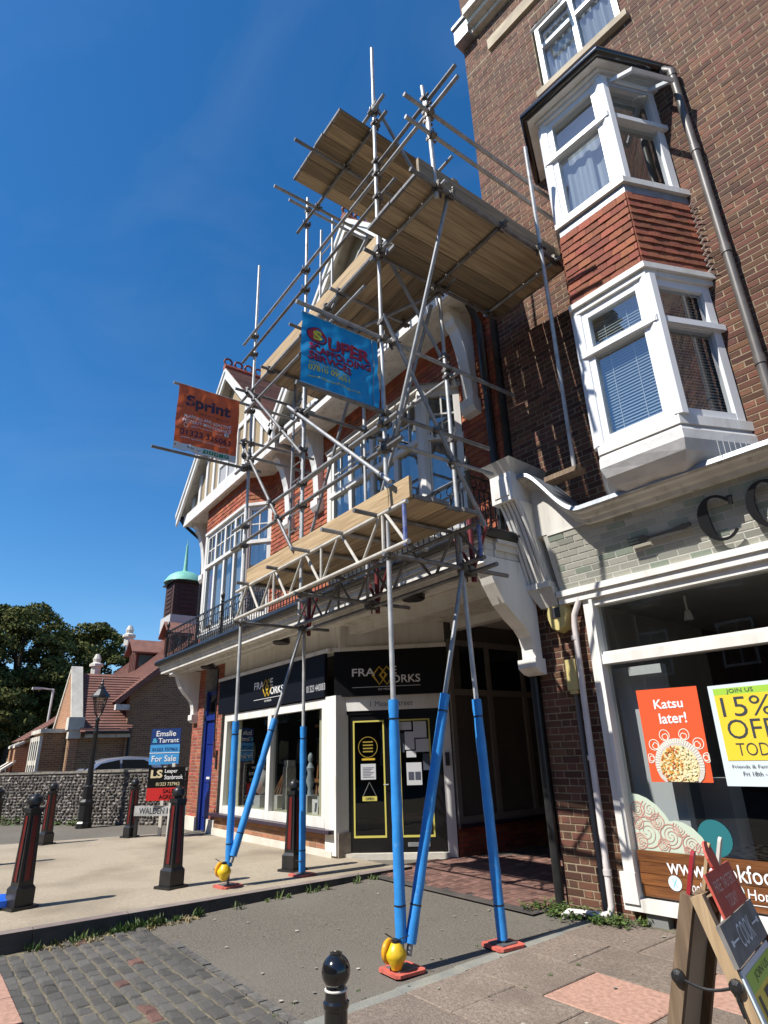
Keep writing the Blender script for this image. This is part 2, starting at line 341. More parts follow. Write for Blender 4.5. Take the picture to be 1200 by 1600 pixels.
# unit pieces
def unit_brick(ch=.03):
    # x 0..1 wide, y 0 (front) .. 1 (back), z 0..1
    a = ch; b = ch * 2.2
    v = [(0, 1, 0), (1, 1, 0), (1, 1, 1), (0, 1, 1), (0, .15, 0), (1, .15, 0), (1, .15, 1), (0, .15, 1), (a, 0, b), (1 - a, 0, b), (1 - a, 0, 1 - b), (a, 0, 1 - b)]
    f = [(0, 1, 5, 4), (1, 2, 6, 5), (2, 3, 7, 6), (3, 0, 4, 7), (4, 5, 9, 8), (5, 6, 10, 9), (6, 7, 11, 10), (7, 4, 8, 11), (8, 9, 10, 11)]
    return MB().add(v, f).mesh('brick')
def unit_tile(sag=0.0):
    v = [(0, 0, 0), (.5, -sag, -.02), (1, 0, 0), (1, .34, 1), (0, .34, 1), (0, 1, 0), (.5, 1 - sag, -.02), (1, 1, 0), (1, 1, 1), (0, 1, 1)]
    return MB().add(v, [(0, 1, 2, 3, 4), (0, 5, 6, 1), (1, 6, 7, 2), (2, 7, 8, 3), (4, 9, 5, 0), (3, 8, 9, 4)]).mesh('tile')
def subtract(segs, a, b):
    out = []
    for s, e in segs:
        if b <= s or a >= e: out.append((s, e)); continue
        if a > s: out.append((s, a))
        if b < e: out.append((b, e))
    return out
def lay_bricks(field, fr, u0, u1, z0, z1, holes=(), proud=.004, depth=.02, course=.075, bond='flemish', j=.0105):
    nz = int((z1 - z0) / course + .5)
    for k in range(nz):
        za = z0 + k * course; zb = za + course - j
        segs = [(u0, u1)]
        for (a, b, c, d) in holes:
            if zb > c + .004 and za < d - .004: segs = subtract(segs, a, b)
        u = u0 - (.0 if k % 2 == 0 else (.16875 if bond == 'flemish' else .1125)); h = 0
        while u < u1:
            L_ = .225 if (bond != 'flemish' or h % 2 == 0) else .1125; h += 1
            for s, e in segs:
                a, b = max(u, s), min(u + L_, e)
                if b - a > .025:
                    field.add(fr.mat(a, proud + random.uniform(-.002, .003), za, b - a - j, depth, zb - za), (b - a) * .6)
            u += L_
def hang_tiles(field, fr, u0, u1, z0, z1, holes=(), gauge=.1, wdt=.165, d0=.0, clip=None):
    n = int((z1 - z0) / gauge + .5); g = (z1 - z0) / n
    for k in range(n):
        za = z0 + k * g; segs = [(u0, u1)]
        if clip: a, b = clip(za + g / 2); segs = [(max(u0, a), min(u1, b))]
        for (a, b, c, d) in holes:
            if za + g > c + .01 and za < d - .01: segs = subtract(segs, a, b)
        u = u0 - (wdt / 2 if k % 2 else 0)
        while u < u1:
            for s, e in segs:
                a, b = max(u, s), min(u + wdt, e)
                if b - a > .02:
                    field.add(fr.mat(a, d0 + .042 + random.uniform(-.0015, .0015), za - .012, b - a - .002, .042, g + .012, random.uniform(-.008, .008)), (b - a) * .7)
            u += wdt

# flat lettering, laid on a surface map fn(a, b) -> point
def lettering(txt, fn, m, parent=None, box=(0, 0, 1, 1), bold=0.0, thick=.0, name='lettering', slant=0.0, fit=True, spacing=1.0):
    cu = bpy.data.curves.new('lettering', 'FONT'); cu.body = txt; cu.size = 1; cu.offset = bold; cu.resolution_u = 3; cu.shear = slant; cu.space_character = spacing
    o = bpy.data.objects.new('t', cu); COL.objects.link(o); dg = bpy.context.evaluated_depsgraph_get()
    me = bpy.data.meshes.new_from_object(o.evaluated_get(dg)); bpy.data.objects.remove(o); bpy.data.curves.remove(cu)
    co = np.array([v.co for v in me.vertices]); lo, hi = co.min(0), co.max(0)
    x0, y0, x1, y1 = box
    q = MB(); fs = [tuple(p.vertices) for p in me.polygons]
    A = (co - lo) / np.maximum(hi - lo, 1e-6)
    vs = [fn(x0 + a * (x1 - x0), y0 + b * (y1 - y0)) for a, b, _ in A]
    bpy.data.meshes.remove(me)
    q.add(vs, fs); return q.build(name, m, parent, recalc=False)
def on_face(fr, u0, u1, z0, z1, d):
    return lambda a, b: fr.p(u0 + a * (u1 - u0), d, z0 + b * (z1 - z0))
def flat_poly(pts, fn, m, parent, name): return MB().add([fn(a, b) for a, b in pts], [tuple(range(len(pts)))]).build(name, m, parent, recalc=False)
def ring_strip(path, wd, fn, m, parent, name, closed=False):
    """a painted line of even width along a 2-D path"""
    P = [Vector(p) for p in path]; q = MB(); n = len(P); vs = []
    for i, p in enumerate(P):
        d = (P[(i + 1) % n] - P[i - 1]) if closed else (P[min(i + 1, n - 1)] - P[max(i - 1, 0)])
        d.normalize(); nn = Vector((-d.y, d.x)) * wd / 2
        vs += [fn(*(p + nn)), fn(*(p - nn))]
    fs = [(2 * i, 2 * i + 1, 2 * ((i + 1) % n) + 1, 2 * ((i + 1) % n)) for i in range(n if closed else n - 1)]
    return q.add(vs, fs)

def window(parent, fr, u0, u1, z0, z1, d, cols, rows, fm, gm, bar=.055, dep=.07, head=True, inner=None, name='window', glass_d=.02, bars=None):
    """frame with mullions and transoms: cols / rows are the inner division lines; panes are sub-parts"""
    mb = MB(); cu = [u0] + list(cols) + [u1]; cz = [z0] + list(rows) + [z1]
    for i, u in enumerate(cu):
        a, b = (u, u + bar) if i == 0 else ((u - bar, u) if i == len(cu) - 1 else (u - bar / 2, u + bar / 2))
        mb.box(fr, a, b, d - dep, d, z0, z1)
    for i, z in enumerate(cz):
        a, b = (z, z + bar) if i == 0 else ((z - bar, z) if i == len(cz) - 1 else (z - bar / 2, z + bar / 2))
        mb.box(fr, u0 + .002, u1 - .002, d - dep + .002, d - .003, a, b)
    if bars:      # glazing bars (u0,u1,z0,z1,nx,nz)
        for (a, b, c, e, nx, nz) in bars:
            for i in range(1, nx): x = a + (b - a) * i / nx; mb.box(fr, x - .012, x + .012, d - dep * .7, d - .018, c, e)
            for i in range(1, nz): z = c + (e - c) * i / nz; mb.box(fr, a, b, d - dep * .7 + .002, d - .020, z - .012, z + .012)
    wobj = mb.build(name, fm, parent)
    for i in range(len(cu) - 1):
        for k in range(len(cz) - 1):
            MB().quad(fr.p(cu[i], d - dep / 2 - glass_d, cz[k]), fr.p(cu[i + 1], d - dep / 2 - glass_d, cz[k]), fr.p(cu[i + 1], d - dep / 2 - glass_d, cz[k + 1]), fr.p(cu[i], d - dep / 2 - glass_d, cz[k + 1])).build('pane', gm, wobj, recalc=False)
    return wobj
def curtain(parent, fr, u0, u1, z0, z1, d, amp=.02, wave=.09, m=None):
    mb = MB(); n = max(8, int((u1 - u0) / .018)); vs = []
    for i in range(n + 1):
        u = u0 + (u1 - u0) * i / n; o = amp * math.sin(u / wave * 6.28) + amp * .5 * math.sin(u / wave * 2.3)
        vs += [fr.p(u, d + o, z0), fr.p(u, d + o * .7, z1)]
    return mb.add(vs, [(2 * i, 2 * i + 2, 2 * i + 3, 2 * i + 1) for i in range(n)]).build('curtain', m or curtain_m, parent, smooth=False, recalc=False)
# =================================================================== GROUND
def zg(y): return -.13 + .027 * min(max(y, 1.0), 6.0)
def zp(x): return .08 + (min(max(x, -16.5), -8.0) + 8.0) * .0095
def h_ground(x, y):
    if x <= -16.2: return 0.0
    if x < -14: t = (x + 16.2) / 2.2; return zg(y) * t
    return zg(y)
xs = [-400, -120, -50, -30, -20, -16.2, -15.6, -14, -11, -8, -6, -4, -2, 0, 3, 8, 30, 120, 400]; ys = [-400, -120, -40, -15, -6, -2, 0, 1, 2, 3, 4, 5, 6, 9, 14, 30, 120, 400]
g = MB(); g.add([(x, y, h_ground(x, y)) for y in ys for x in xs], [(j * len(xs) + i, j * len(xs) + i + 1, (j + 1) * len(xs) + i + 1, (j + 1) * len(xs) + i) for j in range(len(ys) - 1) for i in range(len(xs) - 1)])
struct(g.build('asphalt_ground', asphalt, recalc=False))
# raised concrete pavement on the left, with its kerb along x = -8
KX = -7.78
px_ = [KX - .13, -8.6, -9.5, -11, -13, -14.5, -15.7]; py_ = [-6, -1, 1, 3, 5, 5.9]
def far_edge(y): return -16.75 + .292 * (y - 1.88) if y < 5.3 else -15.75
pv = MB(); vs = []
for y in py_:
    for i, x in enumerate(px_):
        xx = x if i < len(px_) - 1 else min(far_edge(y), -15.5)
        vs.append((xx, y, zp(xx) + random.uniform(-.004, .004)))
n = len(px_)
pv.add(vs, [(j * n + i, (j + 1) * n + i, (j + 1) * n + i + 1, j * n + i + 1) for j in range(len(py_) - 1) for i in range(n - 1)])
for j in range(len(py_) - 1):      # far edge, a low step
    a, b = vs[j * n + n - 1], vs[(j + 1) * n + n - 1]; pv.quad(a, b, (b[0], b[1], -.05), (a[0], a[1], -.05))
pav = struct(pv.build('concrete_pavement', pave_m, recalc=False))
kb = thing('kerb', 'x', 'x'); del kb['label']; del kb['category']; struct(kb)
y = -5.0; k = 0
while y < 6.05:
    y2 = min(y + .9, 6.05); mb = MB(); gap = .006
    za, zb = zp(KX), zp(KX)
    x0, x1 = KX - .13 + random.uniform(-.004, .004), KX + random.uniform(-.012, .012)
    mb.hexa([(x0, y + gap, -.25), (x1, y + gap, -.25), (x1, y2, -.25), (x0, y2, -.25), (x0, y + gap, za), (x1 - .012, y + gap, za - .006), (x1 - .012, y2, zb - .006), (x0, y2, zb)])
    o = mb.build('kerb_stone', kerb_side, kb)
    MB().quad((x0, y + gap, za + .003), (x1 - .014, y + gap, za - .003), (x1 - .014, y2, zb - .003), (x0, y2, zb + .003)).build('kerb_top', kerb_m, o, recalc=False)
    y = y2; k += 1

# cobbled strip between the kerb and the asphalt
cob = thing('cobble_paving', 'x', 'x'); del cob['label']; del cob['category']; struct(cob)
MB().quad((KX + .02, -.6, zg(0) + .006), (-4.36, -.6, zg(0) + .006), (-4.36, 1.0, zg(1) + .006), (KX + .02, 1.0, zg(1) + .006)).quad((KX + .02, 1.0, zg(1) + .006), (-4.36, 1.0, zg(1) + .006), (-4.36, 2.36, zg(2.36) + .006), (KX + .02, 2.36, zg(2.36) + .006)).build('joint_bed', joint_sand, cob, recalc=False)
def cob_mesh(s):
    r = random.Random(s); v = []
    for (x, y, z) in [(0, 0, 0), (1, 0, 0), (1, 1, 0), (0, 1, 0), (0, 0, .6), (1, 0, .6), (1, 1, .6), (0, 1, .6), (.12, .15, 1), (.88, .15, 1), (.88, .85, 1), (.12, .85, 1)]:
        v.append((x + r.uniform(-.05, .05), y + r.uniform(-.06, .06), z + (r.uniform(-.22, .22) if z == 1 else 0)))
    return MB().add(v, [(0, 1, 5, 4), (1, 2, 6, 5), (2, 3, 7, 6), (3, 0, 4, 7), (4, 5, 9, 8), (5, 6, 10, 9), (6, 7, 11, 10), (7, 4, 8, 11), (8, 9, 10, 11)]).mesh('sett')
fs = [Field('sett', cob, m, [cob_mesh(i * 5 + j) for j in range(4)]) for i, m in enumerate((cobble_m, cobble_buff, cobble_red))]
def sett(x, y, lx, ly, kind):
    ang = random.uniform(-.03, .03)
    fs[kind].add(Matrix.Translation((x, y, zg(y) - .012)) @ Matrix.Rotation(ang, 4, 'Z') @ Matrix.Diagonal((lx, ly, .026 + random.uniform(0, .012), 1)), .15)
row = 0; y = -.5
while y < 2.2:
    wd = random.uniform(.105, .125); x = KX + .05 + random.uniform(0, .1)
    while x < -4.45:
        L_ = random.uniform(.15, .22)
        if x > -5.35 and y < 1.55 + .35 * (x + 5.3):
            pass
        else:
            kind = 0 if random.random() > .03 else (2 if random.random() < .6 else 1)
            if abs(y - 1.75) < .07 and x > -6.2: kind = 2 if random.random() < .3 else 0
            sett(x, y, L_ - .016, wd - .016, kind)
        x += L_
    y += wd
y = -.4
while y < 1.9:
    x = -5.4
    while x < -4.45:
        L_ = .115
        if x > -5.35 and y < 1.45 + .35 * (x + 5.3): sett(x, y, L_ - .012, .088, 1 if random.random() > .12 else 2)
        x += L_
    y += .1
for i in range(17): sett(KX + .1 + i * .2, 2.25, .185, .1, 0)      # border course
x = -7.75
for f, lim in zip(fs, (230, 50, 20)): f.flush(lim)
# pinkish kerb stones at the near edge of the setts
for i in range(6):
    MB().wbox(-7.6 + i * .62, -7.6 + i * .62 + .61, .72, .98, -.24, -.075 + random.uniform(-.004, .004)).build('edging_stone', slab_pink, cob) if i < 3 else None

for i in range(12): MB().wbox(KX + .9 + i * .22, KX + .9 + i * .22 + .205, 2.37, 2.44, -.2, zg(2.4) + .012 + random.uniform(-.003, .004)).build('edging_brick', cobble_m, cob)
# granite strip, slab pavement by the shop
edge = thing('granite_edging', 'x', 'x'); del edge['label']; del edge['category']; struct(edge)
y = .6
while y < 5.75:
    L_ = random.uniform(.5, .8); xa = -4.40 - .03 * (y - 2)
    a, b = y + .008, min(y + L_, 5.8)
    MB().hexa([(xa, a, -.2), (xa + .13, a, -.2), (xa + .13, b, -.2), (xa, b, -.2), (xa, a, zg(a) + .008), (xa + .13, a, zg(a) + .008), (xa + .13, b, zg(b) + .008), (xa, b, zg(b) + .008)]).build('granite_block', granite_m, edge)
    y += L_
slabs = thing('slab_paving', 'x', 'x'); del slabs['label']; del slabs['category']; struct(slabs)
MB().add([(-4.27, -4, zg(0) + .004), (6, -4, zg(0) + .004), (6, 1, zg(1) + .004), (-4.27, 1, zg(1) + .004), (6, 7, zg(6) + .004), (-4.45, 6, zg(6) + .004)], [(0, 1, 2, 3), (3, 2, 4, 5)]).build('joint_bed', joint_sand, slabs, recalc=False)
FR = Fr((-4.9, 5.84), R(4.48))
def slab(x0, x1, y0, y1, m):
    a = .006; j = [random.uniform(-.004, .004) for _ in range(4)]
    q = [(x0 + a, y0 + a), (x1 - a, y0 + a), (x1 - a, y1 - a), (x0 + a, y1 - a)]
    lo = [(x, y, zg(y) - .05) for x, y in q]; hi = [(x, y, zg(y) + .016 + j[i]) for i, (x, y) in enumerate(q)]
    cx = [(x + (.006 if i in (0, 3) else -.006), y + (.006 if i < 2 else -.006), z) for i, (x, y, z) in enumerate(hi)]
    lo2 = [(x, y, z - .006) for x, y, z in hi]
    MB().add(lo + lo2 + cx, [(0, 1, 5, 4), (1, 2, 6, 5), (2, 3, 7, 6), (3, 0, 4, 7), (4, 5, 9, 8), (5, 6, 10, 9), (6, 7, 11, 10), (7, 4, 8, 11), (8, 9, 10, 11)]).build('slab', m, slabs, recalc=False)
y = .2; row = 0; slabs_rows = []
while y < 6.0:
    dy = (.62, .58, .64)[row % 3]; x = -4.27 - .03 * (y - 2) + (0 if row % 2 else -.0); first = True
    while x < 1.6:
        dx = random.choice((.9, .75, .9, .6)) * (.55 if first and row % 2 else 1); first = False
        slabs_rows.append((x, x + dx, y, y + dy)); x += dx
    y += dy; row += 1
pinkpts = ((-3.25, 4.15), (-2.75, 4.7))
for s in slabs_rows:
    cx, cy = (s[0] + s[1]) / 2, (s[2] + s[3]) / 2
    if cy > 5.9 + .078 * (cx + 4.9): continue
    y1 = min(s[3], 5.82 + .078 * (s[0] + 4.9))
    if y1 - s[2] < .1: continue
    pink = any(s[0] < p[0] < s[1] and s[2] < p[1] < s[3] for p in pinkpts)
    slab(s[0], s[1], s[2], y1, slab_pink if pink else slab_m)

# red brick paving in the passage
pp = thing('brick_paving', 'x', 'x'); del pp['label']; del pp['category']; struct(pp)
MB().quad((KX, 5.35, zg(6) + .003), (-4.95, 5.35, zg(6) + .003), (-4.95, 16, zg(6) + .003), (KX - .5, 16, zg(6) + .003)).build('joint_bed', kerb_side, pp, recalc=False)
fb = Field('paving_brick', pp, herring_m, [unit_brick(.04)])
bw = .105
for i in range(-4, 40):
    for j in range(-10, 60):
        for (ox, oy, lx, ly) in ((0, 0, 2, 1), (0, 1, 1, 2)):
            # herringbone on a bw grid
            x = -8.3 + (i * 4 + j + ox) * bw; y = 5.2 + (j + oy) * bw
            for sft in (0,):
                X0, Y0 = x, y
                if X0 > -8.2 and X0 + lx * bw < -4.95 and Y0 > 5.42 and Y0 < 8.6:
                    m4 = Matrix(((lx * bw - .006, 0, 0, X0), (0, 0, ly * bw - .006, Y0), (0, -.03, 0, zg(6) + .012 + random.uniform(-.003, .003)), (0, 0, 0, 1)))
                    fb.add(m4, .15)
fb.flush(270)

# =================================================================== BROWN BRICK SHOP BUILDING (right)
rb = thing('brick_shop_building', 'tall brown brick building on the right with tiled corner bay over a tiled shop fascia', 'building', (-4.9, 5.84, 0))
ZT = 14.6
BAY_C, BAY_F, BAY_W, BAY_D = 2.04, .415, .78, .74
# carcass (mortar shows between bricks); opening behind shop window, bays and top window
def panels(fr, u0, u1, z0, z1, holes, d0, d1, m, parent, name='wall'):
    us = sorted({u0, u1, *[a for h in holes for a in h[:2] if u0 < a < u1]}); zs = sorted({z0, z1, *[a for h in holes for a in h[2:] if z0 < a < z1]})
    mb = MB()
    for i in range(len(us) - 1):
        run = None
        for k in range(len(zs) - 1):
            cu_, cz2 = (us[i] + us[i + 1]) / 2, (zs[k] + zs[k + 1]) / 2
            if any(a < cu_ < b and c < cz2 < e for a, b, c, e in holes): 
                if run is not None: mb.box(fr, us[i], us[i + 1], d0, d1, zs[run], zs[k]); run = None
            elif run is None: run = k
        if run is not None: mb.box(fr, us[i], us[i + 1], d0, d1, zs[run], zs[-1])
    return mb.build(name, m, parent)
H_SHOP = (.76, 6.4, .02 + .0, 3.22); H_TOP = (1.36, 2.70, 11.0, 12.55); H_BL = (1.28, 2.8, 4.48, 6.3); H_BU = (1.28, 2.8, 7.5, 9.38)
H_FAS = (.1, 6.6, 3.2, 3.95)
panels(FR, 0, 7, -.1, ZT, (H_SHOP, H_TOP, H_BL, H_BU), -.3, 0, mortar_pale, rb)
MB().box(FR, 0, .25, -10, -.302, -.1, ZT).build('side_wall', mortar_dull, rb)
bf = Field('brick', rb, brick_brown, [unit_brick(), unit_brick(.04)])
lay_bricks(bf, FR, 0.0, .76, .0, 3.2)
lay_bricks(bf, FR, .76, 3.6, -.07, .16, bond='stretcher')
lay_bricks(bf, FR, 0.0, 7.0, 3.9, 13.0, bond='stretcher', holes=(H_TOP, (1.31, 2.77, 3.9, 6.3), (1.29, 2.79, 6.3, 9.42), (1.36, 2.7, 12.5, 12.8)))
lay_bricks(bf, FR, 0.0, 7.0, 13.275, 13.75); lay_bricks(bf, FR, 0.0, .545, 13.0, 13.275)
for i in range(18): bf.add(FR.mat(1.36 + i * .0745, .012, 12.56, .0645, .02, .215), .1)       # soldier arch over the top window
bf.flush(290)
fr_side = Fr((-4.9, 5.84), R(4.48 - 90))   # party wall seen from the passage
# pier detail: black downpipe at the corner
MB().tube(FR.p(-.04, .06, 0), FR.p(-.04, .06, 2.36), .05, 12).build('black_pipe', black_iron, rb, True)
# ---- parapet
mb = MB(); mb.box(FR, .55, 7, 0, .06, 13.0, 13.26); mb.build('stone_band', stone, rb)
mb = MB()
for (d, a, b) in ((.10, 13.76, 13.86), (.22, 13.862, 13.98), (.34, 13.982, 14.16), (.28, 14.162, 14.24)): mb.box(FR, .3 if d > .15 else .2, 7, 0, d, a, b)
mb.build('cornice', white_old, rb)
MB().box(FR, -.04, .28, -.3, .2, 13.72, 14.12).box(FR, -.06, .3, -.3, .24, 14.122, 14.2).build('lead_capping', lead, rb)
MB().box(FR, .05, 7, -.25, .03, 14.6, 15.3).build('parapet_wall', brick_brown, rb)
MB().box(FR, .02, 7, -.3, .1, 15.31, 15.45).build('coping', stone, rb)
# ---- top window
def room(parent, fr, u0, u1, z0, z1, d, depth, m=None):
    mb = MB(); P = fr.p
    mb.quad(P(u0, d - depth, z0), P(u1, d - depth, z0), P(u1, d - depth, z1), P(u0, d - depth, z1))
    mb.quad(P(u0, d, z0), P(u0, d - depth, z0), P(u0, d - depth, z1), P(u0, d, z1)); mb.quad(P(u1, d, z0), P(u1, d - depth, z0), P(u1, d - depth, z1), P(u1, d, z1))
    mb.quad(P(u0, d, z0), P(u1, d, z0), P(u1, d - depth, z0), P(u0, d - depth, z0)); mb.quad(P(u0, d, z1), P(u1, d, z1), P(u1, d - depth, z1), P(u0, d - depth, z1))
    return mb.build('room_lining', m or dark_in, parent, recalc=False)
window(rb, FR, 1.39, 2.67, 11.03, 12.52, -.03, [2.03], [12.0], upvc, pane_blue, .075, .09)
curtain(rb, FR, 1.44, 1.98, 11.06, 12.5, -.15, .03, .12); curtain(rb, FR, 2.08, 2.62, 11.06, 12.5, -.15, .03, .12)
room(rb, FR, 1.37, 2.69, 11.0, 12.54, -.14, 1.2, grey_in)
mb = MB().box(FR, 1.30, 2.78, -.05, .09, 10.88, 11.0); mb.build('stone_sill', stone, rb)
v = MB(); tilt = R(-25)      # open vent, hinged at the top
def vent(fr, u0, u1, zt, h, d, ang, fm, gm, parent):
    q = lambda u, t, o: fr.p(u, d + t * math.sin(ang) + o * math.cos(ang), zt - t * math.cos(ang) + o * math.sin(ang))
    mb = MB()
    for (a, b, s, e) in ((u0, u1, 0, .05), (u0, u1, h - .05, h), (u0, u0 + .05, .05, h - .05), (u1 - .05, u1, .05, h - .05)):
        mb.hexa([q(a, s, 0), q(b, s, 0), q(b, e, 0), q(a, e, 0), q(a, s, .04), q(b, s, .04), q(b, e, .04), q(a, e, .04)])
    o = mb.build('open_vent', fm, parent); MB().quad(q(u0, 0, .02), q(u1, 0, .02), q(u1, h, .02), q(u0, h, .02)).build('pane', gm, o, recalc=False)
vent(FR, 1.45, 1.99, 12.46, .44, .0, R(28), upvc, pane_blue, rb)
# ---- canted bay helper
def bay_faces(fr, c, f, wv, dp):
    a = math.atan2(dp, wv - f); L_ = math.hypot(dp, wv - f)
    left = Fr((fr.p(c - wv, 0, 0).x, fr.p(c - wv, 0, 0).y), fr.a - a); front = Fr((fr.p(c - f, dp, 0).x, fr.p(c - f, dp, 0).y), fr.a); right = Fr((fr.p(c + f, dp, 0).x, fr.p(c + f, dp, 0).y), fr.a + a)
    return (left, L_), (front, 2 * f), (right, L_), a
def bay_ring(fr, c, f, wv, dp, z0, z1, out, m, parent, name, inn=None):
    """a band that follows the bay's plan, standing `out` proud of it"""
    a = math.atan2(dp, wv - f); t = math.tan(a / 2)
    def pl(o): return [(c - wv - o / math.sin(a), 0), (c - f - o * t, dp + o), (c + f + o * t, dp + o), (c + wv + o / math.sin(a), 0)]
    A, B = pl(out), (pl(out if inn is None else inn))
    mb = MB(); mb.prism([fr.p(u, d, z0) for u, d in A], [fr.p(u, d, z1) for u, d in B]); return mb.build(name, m, parent)
faces = bay_faces(FR, BAY_C, BAY_F, BAY_W, BAY_D)
def bay_storey(z0, z1, trans, gm, openvent=None, blinds=False):
    (l, wl), (f, wf), (r, wr), a = faces
    for i, (fr, L_) in enumerate(((l, wl), (f, wf), (r, wr))):
        window(rb, fr, .035, L_ - .035, z0, z1, 0.0, [], [trans], upvc, gm, .095, .09, glass_d=.0)
        if i != 0 and blinds:
            mb = MB(); z = z0 + .12
            while z < z1 - .1: mb.hexa([fr.p(u, d, zz) for (u, d, zz) in ((.1, -.115, z), (L_ - .1, -.115, z), (L_ - .1, -.135, z + .031), (.1, -.135, z + .031), (.1, -.117, z - .001), (L_ - .1, -.117, z - .001), (L_ - .1, -.137, z + .030), (.1, -.137, z + .030))]); z += .036
            mb.build('venetian_blind', blind_m, rb, stuff=True)
            for uu in (L_ * .3, L_ * .62): MB().box(fr, uu, uu + .006, -.112, -.110, z0 + .1, z1 - .1).build('blind_cord', white, rb)
    bay_ring(FR, BAY_C, BAY_F, BAY_W, BAY_D, trans - .04, trans + .03, .04, upvc, rb, 'transom') if False else None
    for fr, e0, e1 in ((l, 0, .02), (f, -.02, .02), (r, -.02, 0)): MB().box(fr, e0, (wl if fr is not f else wf) + e1, -.005, .045, trans - .04, trans + .03).build('transom', upvc, rb)
    for (fr, u) in ((f, 0), (f, wf)):      # corner posts
        MB().tube(fr.p(u, -.05, z0), fr.p(u, -.05, z1), .085, 8).build('corner_post', upvc, rb)
    room(rb, FR, 1.27, 2.81, z0 - .02, z1 + .02, -.0, 1.6, grey_in if not blinds else dark_in)
bay_storey(4.50, 6.18, 5.62, pane_blue, blinds=True)
bay_storey(7.56, 9.28, 8.62, pane_blue)
(l_, wl_), (f_, wf_), (r_, wr_), ba = faces
curtain(rb, f_, .1, .78, 7.66, 9.2, -.2, .012, .2); curtain(rb, f_, .12, .5, 7.66, 8.5, -.14, .015, .14)
vent(r_, .12, wr_ - .12, 9.22, .5, .02, R(48), upvc, pane_m, rb)
MB().path([r_.p(.42, .04, 8.98), r_.p(.42, .12, 8.93), r_.p(.5, .14, 8.93)], .008, 6).build('vent_stay', white, rb)
bay_ring(FR, BAY_C, BAY_F, BAY_W, BAY_D, 4.40, 4.50, .025, white, rb, 'bay_sill')
bay_ring(FR, BAY_C, BAY_F, BAY_W, BAY_D, 6.18, 6.25, .03, white, rb, 'bay_head'); bay_ring(FR, BAY_C, BAY_F, BAY_W, BAY_D, 6.251, 6.32, .065, white, rb, 'head_moulding')
bay_ring(FR, BAY_C, BAY_F, BAY_W, BAY_D, 7.48, 7.56, .06, white, rb, 'bay_sill')
bay_ring(FR, BAY_C, BAY_F, BAY_W, BAY_D, 7.36, 7.478, .02, lead, rb, 'lead_flashing')
bay_ring(FR, BAY_C, BAY_F, BAY_W, BAY_D, 9.28, 9.33, .04, white, rb, 'bay_head'); bay_ring(FR, BAY_C, BAY_F, BAY_W, BAY_D, 9.331, 9.375, .08, white, rb, 'head_moulding')
bay_ring(FR, BAY_C, BAY_F, BAY_W, BAY_D, 9.376, 9.40, .17, white, rb, 'eaves_soffit')
bay_ring(FR, BAY_C, BAY_F, BAY_W, BAY_D, 9.401, 9.49, .15, black_iron, rb, 'eaves_board'); bay_ring(FR, BAY_C, BAY_F, BAY_W, BAY_D, 9.491, 9.75, .12, lead, rb, 'bay_roof', inn=-.5)
def bay_path(o): 
    t = math.tan(ba / 2); return [(BAY_C - BAY_W - o / math.sin(ba), 0), (BAY_C - BAY_F - o * t, BAY_D + o), (BAY_C + BAY_F + o * t, BAY_D + o), (BAY_C + BAY_W + o / math.sin(ba), 0)]
MB().path([FR.p(u, d, 9.45) for u, d in bay_path(.2)], .065, 12).build('gutter', black_gloss, rb, True)
# solid bay body behind tiles
bay_ring(FR, BAY_C, BAY_F, BAY_W, BAY_D, 6.321, 7.36, 0.0, kerb_side, rb, 'bay_wall')
tf = Field('tile', rb, tile_red, [unit_tile(.0), unit_tile(.12)])
for fr, L_ in ((l_, wl_), (f_, wf_), (r_, wr_)): hang_tiles(tf, fr, -.012, L_ + .012, 6.34, 7.36, gauge=.1)
tf.flush(280)
# lower skirt in painted lead, swelling out and back to the fascia
prof = [(4.40, .0), (4.34, .03), (4.24, .035), (4.14, -.01), (4.06, -.09), (4.01, -.17), (3.98, -.26)]
mb = MB(); rows_ = []
for z, o in prof:
    t = math.tan(ba / 2); rows_.append([FR.p(u, d, z) for u, d in ((BAY_C - BAY_W - o, 0), (BAY_C - BAY_F - o * t, BAY_D + o), (BAY_C, BAY_D + o * 1.25), (BAY_C + BAY_F + o * t, BAY_D + o), (BAY_C + BAY_W + o, 0))])
for i in range(len(rows_) - 1):
    for k in range(4): mb.quad(rows_[i][k], rows_[i][k + 1], rows_[i + 1][k + 1], rows_[i + 1][k])
mb.build('bay_skirt', mat('painted_lead_skirt', (.62, .61, .6), (.5, .49, .48), 4, .6, bump=.35, bs=6), rb, recalc=False)
# bird spikes: beside the tiled band and by the lower right face
mb = MB()
for i in range(13):
    z = 6.35 + i * .08; p = FR.p(BAY_C + BAY_W + .03, .03, z); mb.tube(p, p + FR.u * .08 + FR.n * .06 + Vector((0, 0, .01)), .014, 5, .002)
mb.build('bird_spikes', white, rb, stuff=True)
mb = MB()
for i in range(7):
    p = r_.p(.25 + i * .065, .12, 4.02); mb.tube(p, p + Vector((0, 0, .17)), .004, 4)
mb.build('bird_spikes', steel, rb, stuff=True)
# rain pipe
mb = MB().path([FR.p(BAY_C + BAY_W + .2, .1, 9.4), FR.p(3.0, .13, 9.38), FR.p(3.08, .1, 9.3)], .05, 10); mb.tube(FR.p(3.08, .1, 9.32), FR.p(3.08, .1, 4.1), .046, 12)
for z in (9.2, 7.9, 6.4, 5.0): mb.tube(FR.p(3.08, .1, z), FR.p(3.08, .1, z + .1), .054, 12)
mb.build('rain_pipe', mat('brown_pipe', (.13, .115, .105), (.09, .08, .072), 5, .45), rb, True)
